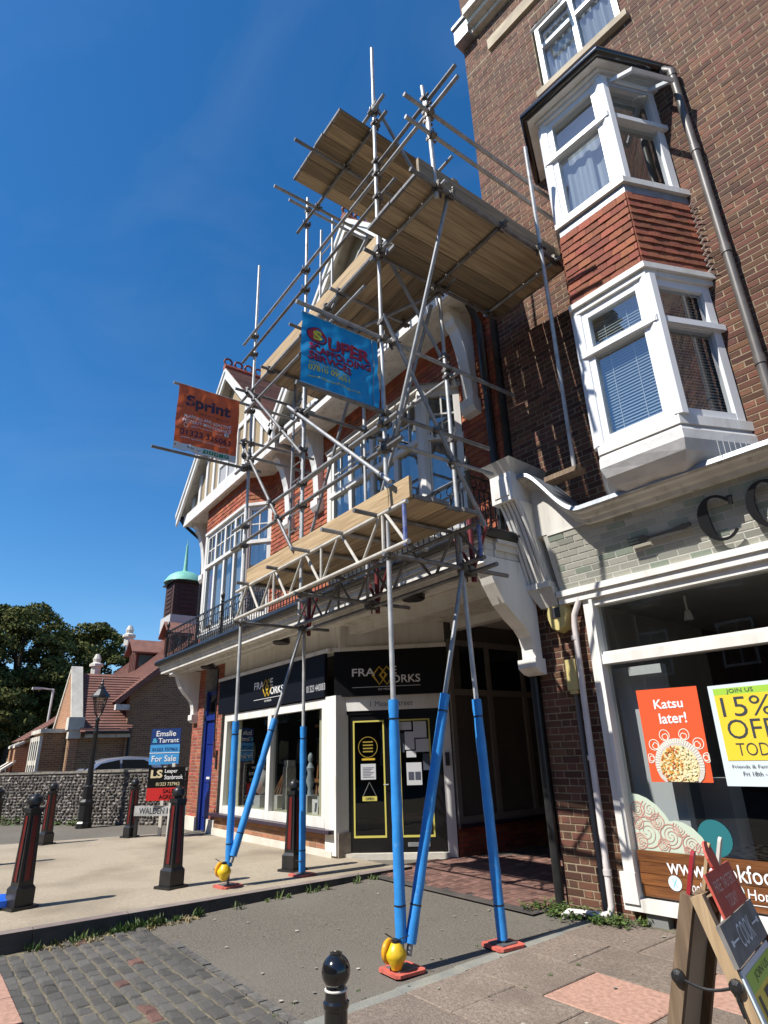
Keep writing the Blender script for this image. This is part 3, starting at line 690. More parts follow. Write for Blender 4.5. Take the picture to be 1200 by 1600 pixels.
# ---- shop fascia: sloping tiled panel
def fas(u, t, o=0.0):      # t 0 bottom .. 1 top
    return FR.p(u, .10 + .2 * t + o * .93, 3.28 + .62 * t - o * .3)
mb = MB().hexa([FR.p(.5, 0, 3.27), FR.p(6.5, 0, 3.27), FR.p(6.5, .1, 3.27), FR.p(.5, .1, 3.27), FR.p(.5, 0, 3.92), FR.p(6.5, 0, 3.92), FR.p(6.5, .302, 3.92), FR.p(.5, .302, 3.92)]); mb.build('fascia_board', mat('tile_grout', (.55, .54, .48), None, rough=.8), rb)
sage = [mat('sage_glazed_tile', (.3, .34, .27), (.26, .3, .24), 6, .3, rnd=.1), mat('pale_glazed_tile', (.45, .44, .37), (.4, .39, .33), 6, .3, rnd=.1), mat('grey_glazed_tile', (.36, .36, .31), (.32, .32, .27), 6, .3, rnd=.1)]
gf = [Field('fascia_tile', rb, m, [unit_brick(.02)]) for m in sage]
th = math.atan2(.2, .62); nrow = 9; hh = math.hypot(.2, .62) / nrow
for k in range(nrow):
    u = .56 - (.105 if k % 2 else 0)
    while u < 6.4:
        a = max(u, .56); b = u + .2
        p = fas(a, k / nrow, .004); x = random.random(); q = gf[0 if x < .22 else (1 if x < .65 else 2)]
        m4 = Matrix.Translation(p) @ Matrix(((FR.u.x, -FR.n.x, 0, 0), (FR.u.y, -FR.n.y, 0, 0), (0, 0, 1, 0), (0, 0, 0, 1))) @ Matrix.Rotation(th, 4, 'X') @ Matrix.Diagonal((b - a, .012, hh - .011, 1))
        q.add(m4, .15); u += .211
for q in gf: q.flush(95)
mb = MB().box(FR, .475, 6.5, 0, .16, 3.2, 3.268).box(FR, .48, 6.5, 0, .13, 3.12, 3.199); mb.build('fascia_moulding', white, rb)
# plain raised end of the fascia with its swept lead-topped cornice
def swoop(u):      # cornice height over the fascia
    if u < .5: return 4.66
    if u > 1.15: return 4.02
    t = (u - .5) / .65; return 4.66 - .64 * (t * t * (3 - 2 * t)) ** .8
us = [.3, .5] + [.5 + .65 * i / 14 for i in range(1, 15)] + [1.5, 2.2, 3, 4, 5, 6.5]
mb = MB()
for i in range(len(us) - 1):
    a, b = us[i], us[i + 1]; mb.hexa([FR.p(a, 0, 3.85), FR.p(b, 0, 3.85), FR.p(b, .31, 3.925), FR.p(a, .31, 3.925), FR.p(a, 0, swoop(a) - .1), FR.p(b, 0, swoop(b) - .1), FR.p(b, .33, swoop(b) - .1), FR.p(a, .33, swoop(a) - .1)])
mb.build('fascia_head', white_old, rb)
def sweep(section, m, name):
    mb = MB(); n = len(section)
    for i, u in enumerate(us): mb.v += [tuple(FR.p(u, d, swoop(u) + z)) for d, z in section]
    for i in range(len(us) - 1):
        for k in range(n): mb.f.append((i * n + k, i * n + (k + 1) % n, (i + 1) * n + (k + 1) % n, (i + 1) * n + k))
    mb.f.append(tuple(range(n))); mb.f.append(tuple(range((len(us) - 1) * n, len(us) * n))); return mb.build(name, m, rb)
sweep([(0, -.14), (.36, -.14), (.38, -.1), (.42, -.085), (.45, -.05), (.5, -.04), (.52, .0), (0, .0)], white_old, 'cornice')
sweep([(0, .002), (.53, .002), (.545, -.03), (.555, -.03), (.54, .022), (0, .03)], lead, 'lead_flashing')
MB().box(FR, .56, 6.5, .24, .312, 3.90, 3.94).build('fascia_bead', white_old, rb)
# console at the left end: cap block, fluted scroll
mb = MB().box(FR, .08, .40, 0, .66, 4.36, 4.72); mb.box(FR, .13, .35, .662, .672, 4.42, 4.66); mb.build('console_block', white, rb)
MB().prism([FR.p(.08, 0, 4.722), FR.p(.40, 0, 4.722), FR.p(.40, .66, 4.722), FR.p(.08, .66, 4.722)], [FR.p(.0, 0, 4.86), FR.p(.48, 0, 4.86), FR.p(.48, .76, 4.86), FR.p(.0, .76, 4.86)]).prism([FR.p(.0, 0, 4.861), FR.p(.48, 0, 4.861), FR.p(.48, .76, 4.861), FR.p(.0, .76, 4.861)], [FR.p(.16, 0, 4.97), FR.p(.32, 0, 4.97), FR.p(.32, .5, 4.97), FR.p(.16, .5, 4.97)]).build('console_cap', white_old, rb)
cz = [4.358 - i * .086 for i in range(12)]; cd = [.6 - .40 * (i / 11) ** .8 for i in range(12)]
mb = MB(); sec = []
for z, d in zip(cz, cd): sec.append((d, z))
def slabcurve(u0, u1, off0, off1):
    q = MB(); n = len(sec)
    A = [FR.p(u0, d + off1, z) for d, z in sec] + [FR.p(u0, max(d + off0, 0), z) for d, z in sec[::-1]]
    B = [FR.p(u1, d + off1, z) for d, z in sec] + [FR.p(u1, max(d + off0, 0), z) for d, z in sec[::-1]]
    m_ = len(A); q.v = [tuple(p) for p in A + B]
    for i in range(m_): q.f.append((i, (i + 1) % m_, m_ + (i + 1) % m_, m_ + i))
    for i in range(n - 1): q.f += [(i, i + 1, m_ - 2 - i, m_ - 1 - i), (m_ + i, m_ + i + 1, 2 * m_ - 2 - i, 2 * m_ - 1 - i)]
    return q
slabcurve(.13, .42, -.9, -.02).build('console_scroll', white, rb)
mb = MB()
for i in range(5):
    q = slabcurve(.14 + i * .057, .14 + i * .057 + .034, -.019, .012); mb.add(q.v, q.f)
mb.build('console_flutes', white, rb)
MB().box(FR, .10, .45, 0, .24, 3.335, 3.405).build('console_foot', white, rb)
MB().prism([FR.p(.12, 0, 3.334), FR.p(.47, 0, 3.334), FR.p(.47, .22, 3.334), FR.p(.12, .22, 3.334)], [FR.p(.22, 0, 3.12), FR.p(.46, 0, 3.12), FR.p(.46, .12, 3.12), FR.p(.22, .12, 3.12)]).build('console_drop', white_old, rb)
MB().box(FR, .8, 1.24, .40, .58, 4.44, 4.498).build('timber_block', dark_wood, rb)
# raised letters and fork
def facemap(u, z, o): t = (z - 3.28) / .62; return fas(u, t, o)
def solid(outline_pairs, o0, o1, m, name, closed=False):
    """outline_pairs: list of ((u,z),(u,z)) outer / inner pairs along a stroke"""
    mb = MB(); n = len(outline_pairs)
    for a, b in outline_pairs: mb.v += [tuple(facemap(*a, o0)), tuple(facemap(*b, o0)), tuple(facemap(*b, o1)), tuple(facemap(*a, o1))]
    for i in range(n if closed else n - 1):
        j = (i + 1) % n
        for k in range(4): mb.f.append((i * 4 + k, i * 4 + (k + 1) % 4, j * 4 + (k + 1) % 4, j * 4 + k))
    if not closed: mb.f += [(0, 1, 2, 3), ((n - 1) * 4, (n - 1) * 4 + 1, (n - 1) * 4 + 2, (n - 1) * 4 + 3)]
    return mb.build(name, m, rb)
lm = mat('dark_grey_letter', (.01, .011, .013), None, rough=.45)
def letter_O(uc, zc, wd, ht):
    pr = []
    for i in range(28):
        t = 2 * math.pi * i / 28; c, s = math.cos(t), math.sin(t); pr.append(((uc + wd / 2 * c, zc + ht / 2 * s), (uc + (wd / 2 - .075) * c, zc + (ht / 2 - .022) * s)))
    return solid(pr, .05, .085, lm, 'letter_o', True)
def letter_C(uc, zc, wd, ht):
    pr = []
    for i in range(25):
        t = R(42 + (318 - 42) * i / 24); c, s = math.cos(t), math.sin(t); k = .5 + .5 * abs(math.cos(t / 1.0)) if True else 1
        pr.append(((uc + wd / 2 * c, zc + ht / 2 * s), (uc + (wd / 2 - .08 * max(0, -c) ** .6 - .024) * c, zc + (ht / 2 - .024) * s)))
    o = solid(pr, .05, .085, lm, 'letter_c'); a = uc + wd * .36
    solid([((a, zc + ht * .40), (a + .045, zc + ht * .40)), ((a, zc + ht * .2), (a + .03, zc + ht * .2))], .05, .084, lm, 'letter_serif')
    return o
letter_C(2.42, 3.585, .36, .42); letter_O(2.86, 3.59, .36, .42); letter_O(3.28, 3.59, .36, .42)
solid([((3.52, 3.38), (3.59, 3.38)), ((3.52, 3.8), (3.59, 3.8))], .05, .085, lm, 'letter_k'); solid([((3.59, 3.56), (3.6, 3.62)), ((3.8, 3.77), (3.83, 3.8))], .05, .085, lm, 'letter_k'); solid([((3.62, 3.6), (3.68, 3.62)), ((3.79, 3.38), (3.86, 3.38))], .05, .085, lm, 'letter_k')
# fork lying level to the left of the letters: handle on the right, tines on the left
solid([((1.72, 3.60), (1.72, 3.575)), ((1.95, 3.605), (1.95, 3.575)), ((2.1, 3.625), (2.1, 3.57)), ((2.16, 3.62), (2.16, 3.585))], .05, .075, lm, 'fork_handle')
solid([((1.62, 3.625), (1.62, 3.55)), ((1.68, 3.625), (1.68, 3.55)), ((1.73, 3.598), (1.73, 3.577))], .05, .075, lm, 'fork_head')
for zz in (3.618, 3.588, 3.557): solid([((1.5, zz + .006), (1.5, zz - .004)), ((1.625, zz + .008), (1.625, zz - .008))], .05, .075, lm, 'fork_tine')
# ---- shop window
UW0, UW1, ZS, ZH = .79, 5.0, .2, 3.12
mb = MB(); mb.box(FR, UW0 - .03, UW0 + .06, -.1, .09, .2, ZH).box(FR, UW0 + .061, UW0 + .1, -.06, .12, .2, ZH); mb.box(FR, UW1 - .1, UW1, -.1, .1, .2, ZH)
mb.box(FR, UW0 + .101, UW1 - .1, -.08, .1, 2.40, 2.5).box(FR, UW0 + .101, UW1 - .1, -.08, .07, 2.501, 2.53); mb.box(FR, UW0 + .101, UW1 - .1, -.08, .08, 3.04, ZH); win = mb.build('shop_window', white, rb)
MB().box(FR, UW0 - .05, UW1, -.08, .14, .14, .24).build('shop_sill', white, rb)
MB().box(FR, UW0 - .04, UW0 + .12, .13, .16, .2, .46).build('frame_foot', white, rb)
MB().quad(FR.p(UW0, 0, .2), FR.p(UW1, 0, .2), FR.p(UW1, 0, 2.4), FR.p(UW0, 0, 2.4)).build('pane', shop_glass, win, recalc=False)
MB().quad(FR.p(UW0, 0, 2.53), FR.p(UW1, 0, 2.53), FR.p(UW1, 0, 3.04), FR.p(UW0, 0, 3.04)).build('pane', shop_glass, win, recalc=False)
room(rb, FR, .5, 6.0, 0.0, 3.2, -.32, 6.0, grey_in)
MB().box(FR, .8, 1.33, -.40, -.28, .1, 2.38).build('partition', mat('grey_partition', (.66, .69, .7), None, rough=.6), rb)
MB().box(FR, 1.34, 1.62, -.9, -.6, .1, 1.25).build('white_cabinet', mat('white_cabinet', (.5, .52, .55), None, rough=.5), rb)
# varnished board sign across the foot of the window
for i in range(4): MB().box(FR, .91, 4.8, .03, .052 + .002 * (i % 2), .262 + i * .097, .262 + i * .097 + .092).build('sign_board', oak_sign, rb)
fm_ = on_face(FR, 0, 1, 0, 1, .058)
lettering('www.cookfood.net', fm_, letter_white, rb, (1.19, .47, 2.42, .605), .006)
lettering('cook', fm_, letter_white, rb, (1.36, .345, 1.5, .43), .004, slant=.2); lettering('Home delivery', fm_, letter_white, rb, (1.86, .325, 2.5, .43), .004, slant=.1)
for u in (1.24, 1.775):
    flat_poly([(u + .062 * math.cos(t * .3142), .40 + .062 * math.sin(t * .3142)) for t in range(20)], fm_, mat('pale_blue_disc', (.62, .8, .84), None, rough=.5), rb, 'round_badge')
    for a, b in ((u - .02, u + .02), (u + .02, u - .02)): ring_strip([(a, .365), (b, .435)], .006, on_face(FR, 0, 1, 0, 1, .060), mat('badge_print', (.2, .5, .6), None, rough=.5), rb, 'x').build('badge_mark', MATS['badge_print'], rb, recalc=False)
for a, b in ((1.36, 1.5), (1.88, 2.5)): ring_strip([(a, .315), (b, .32)], .006, fm_, letter_white, rb, 'x').build('underline', letter_white, rb, recalc=False)
MB().box(FR, .93, 1.13, 0, .1, -.06, .13).build('meter_box', mat('grey_box', (.2, .2, .19), None, rough=.6), rb)
# freezer and counter seen inside: things of their own
fz = thing('chest_freezer', 'white chest freezer with a curved glass lid just inside the right-hand shop window', 'freezer', FR.p(2.4, -1.4, .05))
fzm = mat('freezer_enamel', (.5, .52, .56), None, rough=.35)
MB().box(FR, 1.85, 3.6, -1.9, -.8, .05, .72).build('cabinet', fzm, fz); MB().box(FR, 1.83, 3.62, -1.92, -.78, .721, .80).build('rim', mat('freezer_rim', (.1, .1, .12), None, rough=.4), fz)
mb = MB(); arc = [(-1.9, .80), (-1.85, .95), (-1.6, 1.05), (-1.3, 1.06), (-1.0, .98), (-.8, .80)]
for i in range(len(arc) - 1): mb.quad(FR.p(1.86, *arc[i]), FR.p(3.6, *arc[i]), FR.p(3.6, *arc[i + 1]), FR.p(1.86, *arc[i + 1]))
mb.build('curved_lid', shop_glass, fz, recalc=False)
for u in (1.86, 3.58): MB().path([FR.p(u, *a) for a in arc], .018, 6).build('lid_edge', fzm, fz)
cb = thing('shop_counter', 'dark counter with menu boards at the back of the right-hand shop', 'counter', FR.p(2.5, -4, .05))
MB().box(FR, 1.5, 5.5, -4.2, -3.7, .05, 1.1).build('cabinet', mat('dark_counter', (.05, .045, .045), None, rough=.5), cb); MB().box(FR, 1.45, 5.55, -4.25, -3.62, 1.101, 1.15).build('worktop', mat('counter_top', (.2, .15, .1), None, rough=.4), cb)
for i in range(5): MB().box(FR, 1.6 + i * .7, 2.15 + i * .7, -5.2, -5.15, 1.5 + .1 * (i % 2), 2.0 + .1 * (i % 2)).build('menu_board', mat('menu_board_print' + 'ab'[i % 2], ((.12, .1, .09), (.2, .18, .15))[i % 2], None, rough=.5), cb)
for u, z, lab in ((1.55, 2.9, 'small white spotlight on the track behind the fanlight of the right-hand shop'), (2.3, 2.25, 'white spotlight hanging lower beside the yellow offer poster')):
    sp_ = thing('spotlight', lab, 'spotlight', FR.p(u, -.7, z), 'spotlights in the right-hand shop')
    MB().lathe([(.012, .22), (.012, .06), (.03, .05), (.045, -.02), (.05, -.05)], FR.p(u, -.7, z), 12).build('lamp_housing', white, sp_, True); MB().lathe([(.0, -.052), (.04, -.053), (.04, -.054)], FR.p(u, -.7, z), 12).build('lens', mat('lamp_lens', (.9, .9, .85), None, rough=.2), sp_)
# alarm box, junction box, pipes on the pier
al = MB(); hexa_ = [(0, -.17), (.1, -.13), (.16, .05), (.12, .16), (-.12, .16), (-.16, .05), (-.1, -.13)]
al.prism([FR.p(.42 + a, .01, 2.98 + b) for a, b in hexa_], [FR.p(.42 + a * .85, .12, 2.98 + b * .85) for a, b in hexa_]); al.build('alarm_box', mat('cream_plastic', (.6, .5, .2), (.5, .42, .18), 4, .5), rb)
MB().box(FR, .37, .47, .121, .13, 2.98, 3.1).build('alarm_lens', mat('dark_lens', (.05, .05, .06), None, rough=.2), rb)
MB().box(FR, .42, .56, .01, .1, 2.17, 2.5).box(FR, .44, .54, .02, .09, 2.13, 2.168).build('junction_box', MATS['cream_plastic'], rb)
MB().tube(FR.p(.48, .035, 2.15), FR.p(.47, .035, 0.02), .028, 10).build('conduit', mat('grey_conduit', (.12, .12, .12), None, rough=.5), rb, True)
mb = MB().path([FR.p(.74, .1, 3.18), FR.p(.72, .1, 3.12), FR.p(.64, .1, 2.98), FR.p(.62, .1, 2.85), FR.p(.58, .1, .14), FR.p(.565, .12, .075), FR.p(.52, .16, .06), FR.p(.22, .30, .07), FR.p(.16, .33, .02)], .034, 12)
for z in (2.7, 1.45, .4): mb.tube(FR.p(.605 - .02 * (2.7 - z) / 2.3, .1, z), FR.p(.605 - .02 * (2.7 - z) / 2.3, .1, z + .05), .042, 12)
mb.build('white_waste_pipe', mat('white_pipe', (.68, .62, .6), (.58, .52, .5), 4, .45), rb, True)
# posters in the window (stuck on the glass)
po = flat_poly([(1.165, 1.245), (1.755, 1.245), (1.78, 2.095), (1.165, 2.105)], on_face(FR, 0, 1, 0, 1, .015), mat('orange_poster', (.72, .1, .035), None, rough=.35), None, 'food_poster')
tag(po, 'orange Katsu later! poster with a bowl of rice in the right-hand shop window', 'poster')
f2 = on_face(FR, 0, 1, 0, 1, .019); f3 = on_face(FR, 0, 1, 0, 1, .022); f4 = on_face(FR, 0, 1, 0, 1, .025)
pl_ = mat('poster_white', (.8, .76, .66), None, rough=.5)
lettering('Katsu', f2, letter_white, po, (1.33, 1.91, 1.62, 2.0), .018); lettering('later!', f2, letter_white, po, (1.36, 1.77, 1.63, 1.87), .018)
cxp, czp = 1.475, 1.40
def circ(r, n=24, a0=0, a1=360, cx=cxp, cz=czp, sz=1): return [(cx + r * math.cos(R(a0 + (a1 - a0) * i / n)), cz + r * sz * math.sin(R(a0 + (a1 - a0) * i / n))) for i in range(n + 1)]
def clip_low(pts, z): return [(a, max(b, z)) for a, b in pts]
flat_poly(clip_low(circ(.235)[:-1], 1.247), f3, mat('bowl_grey', (.55, .52, .47), None, rough=.5), po, 'bowl')
q = MB()
for i in range(-2, 32):
    t = R(i * 6.2); q.v += [tuple(f4(cxp + .19 * math.cos(t), czp + .19 * math.sin(t))), tuple(f4(cxp + .19 * math.cos(t + .04), czp + .19 * math.sin(t + .04))), tuple(f4(cxp + .232 * math.cos(t + .04), czp + .232 * math.sin(t + .04))), tuple(f4(cxp + .232 * math.cos(t), czp + .232 * math.sin(t)))]; k = len(q.v); q.f.append((k - 4, k - 3, k - 2, k - 1))
q.build('bowl_ribs', pl_, po, recalc=False)
food = [mat('food_rice', (.72, .66, .42), None, rough=.6), mat('food_curry', (.6, .3, .05), None, rough=.6), mat('food_green', (.08, .16, .03), None, rough=.6), mat('food_red', (.45, .1, .03), None, rough=.6), mat('food_cream', (.7, .58, .3), None, rough=.6)]
qs = [MB() for _ in food]; r_f = random.Random(3)
flat_poly(clip_low(circ(.185, cz=1.385)[:-1], 1.25), f4, food[4], po, 'food_base')
for i in range(420):
    t, rr = r_f.uniform(0, 6.28), .18 * math.sqrt(r_f.random()); a, b = cxp + rr * math.cos(t), 1.385 + rr * math.sin(t)
    if b < 1.262: continue
    k = r_f.choice((0, 0, 0, 4, 4)) if a > cxp + .03 else r_f.choice((1, 1, 4, 3, 1, 0))
    if r_f.random() < .07: k = 2
    s_ = r_f.uniform(.006, .016); o_ = .027 + i * .00002
    qs[k].add([FR.p(a + s_ * math.cos(j * 1.257 + i) * r_f.uniform(.7, 1.2), o_, b + s_ * math.sin(j * 1.257 + i)) for j in range(5)], [(0, 1, 2, 3, 4)])
for k, q in enumerate(qs): q.build('food', food[k], po, recalc=False, stuff=True)
q = MB()
for (a0, r0) in ((12, .05), (40, .06), (70, .06), (110, .06), (140, .06), (168, .05)):
    c = (cxp + .275 * math.cos(R(a0)), czp + .275 * math.sin(R(a0)))
    for s_ in (1, -1):
        path = [(c[0] + s_ * .0 + (r0 * (1 - i / 18)) * math.cos(R(a0 + s_ * i * 28)), c[1] + (r0 * (1 - i / 18)) * math.sin(R(a0 + s_ * i * 28))) for i in range(15)]
        path = [(min(max(a, 1.18), 1.765), max(b, 1.255)) for a, b in path]
        k = ring_strip(path, .007, f2, pl_, po, 'x'); q.add(k.v, k.f)
q.build('scrollwork', pl_, po, recalc=False)
p2 = flat_poly([(1.87, 1.22), (2.6, 1.22), (2.6, 2.09), (1.88, 2.08)], on_face(FR, 0, 1, 0, 1, .015), mat('pale_poster', (.6, .68, .72), None, rough=.35), None, 'offer_poster')
tag(p2, 'white, green and yellow 15% off today poster in the shop window by the right edge', 'poster')
flat_poly([(1.925, 1.43), (2.55, 1.43), (2.55, 1.99), (1.925, 1.99)], f2, mat('poster_yellow', (.75, .55, .04), None, rough=.4), p2, 'yellow_panel'); flat_poly([(1.925, 1.99), (2.55, 1.99), (2.55, 2.05), (1.925, 2.05)], f2, mat('poster_green', (.33, .55, .06), None, rough=.4), p2, 'green_band')
lettering('JOIN US', f3, letter_dark, p2, (2.04, 1.995, 2.27, 2.04), .0); lettering('15%', f3, letter_dark, p2, (1.97, 1.8, 2.4, 1.97), -.004); lettering('OFF', f3, letter_dark, p2, (1.98, 1.61, 2.38, 1.775), -.004); lettering('TODAY', f3, letter_dark, p2, (2.02, 1.47, 2.46, 1.575), -.008)
lettering('Friends & Family Members', f3, letter_dark, p2, (1.95, 1.36, 2.5, 1.395)); lettering('Fri 18th - Sun 20th', f3, letter_dark, p2, (2.03, 1.305, 2.42, 1.34))
# patterned vinyl and teal disc on the glass
vy = flat_poly([(.90, .64), (1.63, .64), (1.60, .70), (1.55, .79), (1.48, .86), (1.40, .90), (1.33, .915), (1.27, .905), (1.24, .96), (1.17, 1.04), (1.08, 1.10), (1.0, 1.13), (.90, 1.14)], on_face(FR, 0, 1, 0, 1, .014), mat('mint_vinyl', (.5, .58, .47), None, rough=.4), None, 'window_vinyl')
tag(vy, 'mint green window sticker of pink scrolls rising at the left of the shop window', 'sticker')
pk = mat('pink_print', (.55, .3, .25), None, rough=.5); q = MB()
def inside(a, b):
    lim = 1.14 - .0 if a < .95 else (1.14 - (a - .95) * .55 if a < 1.24 else .915 - max(0, a - 1.33) * .85)
    return .9 < a < 1.62 and .65 < b < lim - .015
for (a, b, r0) in ((1.09, 1.0, .08), (.97, 1.0, .06), (1.26, .78, .09), (1.03, .80, .12), (1.44, .72, .07), (1.36, .85, .06), (.95, .72, .06), (1.18, .70, .05), (1.53, .69, .05), (1.15, .9, .06), (1.4, .67, .03), (.95, .88, .05)):
    for ph in (0, 180):
        run = []
        for i in range(40):
            t = i / 39; p = (a + r0 * (1 - t * .85) * math.cos(R(ph + i * 11)), b + r0 * (1 - t * .85) * math.sin(R(ph + i * 11)))
            if inside(*p): run.append(p)
            else:
                if len(run) > 2: k = ring_strip(run, .005, f2, pk, vy, 'x'); q.add(k.v, k.f)
                run = []
        if len(run) > 2: k = ring_strip(run, .005, f2, pk, vy, 'x'); q.add(k.v, k.f)
    for rr in (1.12,):
        run = []
        for i in range(33):
            p = (a + r0 * rr * math.cos(i * .19634), b + r0 * rr * math.sin(i * .19634))
            if inside(*p): run.append(p)
            else:
                if len(run) > 2: k = ring_strip(run, .008, f2, pk, vy, 'x'); q.add(k.v, k.f)
                run = []
        if len(run) > 2: k = ring_strip(run, .008, f2, pk, vy, 'x'); q.add(k.v, k.f)
q.build('scroll_print', pk, vy, recalc=False)
td = flat_poly([(1.66 + .15 * math.cos(i * .2618), .79 + .15 * math.sin(i * .2618)) for i in range(24)], on_face(FR, 0, 1, 0, 1, .010), mat('teal_disc', (.02, .15, .17), None, rough=.4), None, 'window_disc')
tag(td, 'plain teal round sticker on the shop glass above the wooden sign', 'sticker')
# =================================================================== GABLED SHOP BUILDING (left)
lb = thing('gabled_shop_building', 'white and red tile-hung building with two gables and a balcony over a picture framing shop', 'building', (-10, 5.75, 0))
FL = Fr((0, 5.75))
P = FL.p
XL, XR = -16.4, -4.96          # ends of the front
ZJ, ZE, ZA = 7.9, 8.3, 11.45   # jetty soffit, eaves, apex
G1, G2, GW = -13.65, -7.62, 3.0
# --- upper wall (tile hung)
B1 = (-13.85, 1.24, 1.75, .45); B2 = (-7.47, 1.33, 1.78, .45)
holesU = [(B1[0] - B1[2] + .02, B1[0] + B1[2] - .02, 4.02, 7.2), (B2[0] - B2[2] + .02, B2[0] + B2[2] - .02, 4.02, 6.9)]
panels(FL, XL, XR, 4.0, ZE, holesU, -.3, 0, kerb_side, lb)
MB().box(FL, XL - .01, XL + .25, -9, -.301, -.1, ZE).build('side_wall', brick_red, lb)
tl = Field('tile', lb, tile_orange, [unit_tile(0), unit_tile(.12)])
hang_tiles(tl, FL, XL, XR, 4.05, ZJ, holes=[(B1[0] - B1[2], B1[0] + B1[2], 4.0, 7.9), (B2[0] - B2[2], B2[0] + B2[2], 4.0, 6.95)])
# --- bays
def bay(B, z0, z1, trans, zt, n_front, tiled):
    c, f, wv, dp = B; fcs = bay_faces(FL, *B); a = fcs[3]
    for i, (fr, L_) in enumerate(fcs[:3]):
        n = n_front if i == 1 else 1
        cols = [L_ * k / n for k in range(1, n)]
        edges = [0] + cols + [L_]
        bars = [(edges[k] + .06, edges[k + 1] - .06, trans + .05, z1 - .06, 2, 2) for k in range(n)]
        window(lb, fr, .03, L_ - .03, z0, z1, 0, cols, [trans], white, pane_blue, .1, .08, bars=bars, glass_d=0)
        for k in range(n): curtain(lb, fr, edges[k] + .05, edges[k + 1] - .05, z0 + .1, z1 - .05, -.22, .02, .13)
        MB().box(fr, 0, L_, 0, .04, trans - .05, trans + .03).build('transom', white, lb)
    for fr, u in ((fcs[1][0], 0), (fcs[1][0], fcs[1][1])): MB().tube(fr.p(u, -.04, z0), fr.p(u, -.04, z1), .09, 8).build('corner_post', white, lb)
    ring = lambda za, zb, o, m, nm, inn=None: bay_ring(FL, c, f, wv, dp, za, zb, o, m, lb, nm, inn)
    ring(z0 - .08, z0 - .001, .06, white, 'bay_sill'); ring(z1, z1 + .07, .06, white, 'bay_head')
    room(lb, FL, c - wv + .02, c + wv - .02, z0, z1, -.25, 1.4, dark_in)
    if tiled:
        ring(z1 + .071, zt, 0, kerb_side, 'bay_wall')
        for i, (fr, L_) in enumerate(fcs[:3]): hang_tiles(tl, fr, -.01, L_ + .01, z1 + .08, zt)
    else: ring(z1 + .071, z1 + .2, .1, lead, 'bay_roof', -.3)
    ring(4.02, z0 - .081, .0, white_old, 'bay_base')
bay(B1, 4.45, 7.08, 6.2, ZJ, 4, True)
bay(B2, 4.45, 6.78, 5.95, 6.9, 4, False)
tl.flush(290)
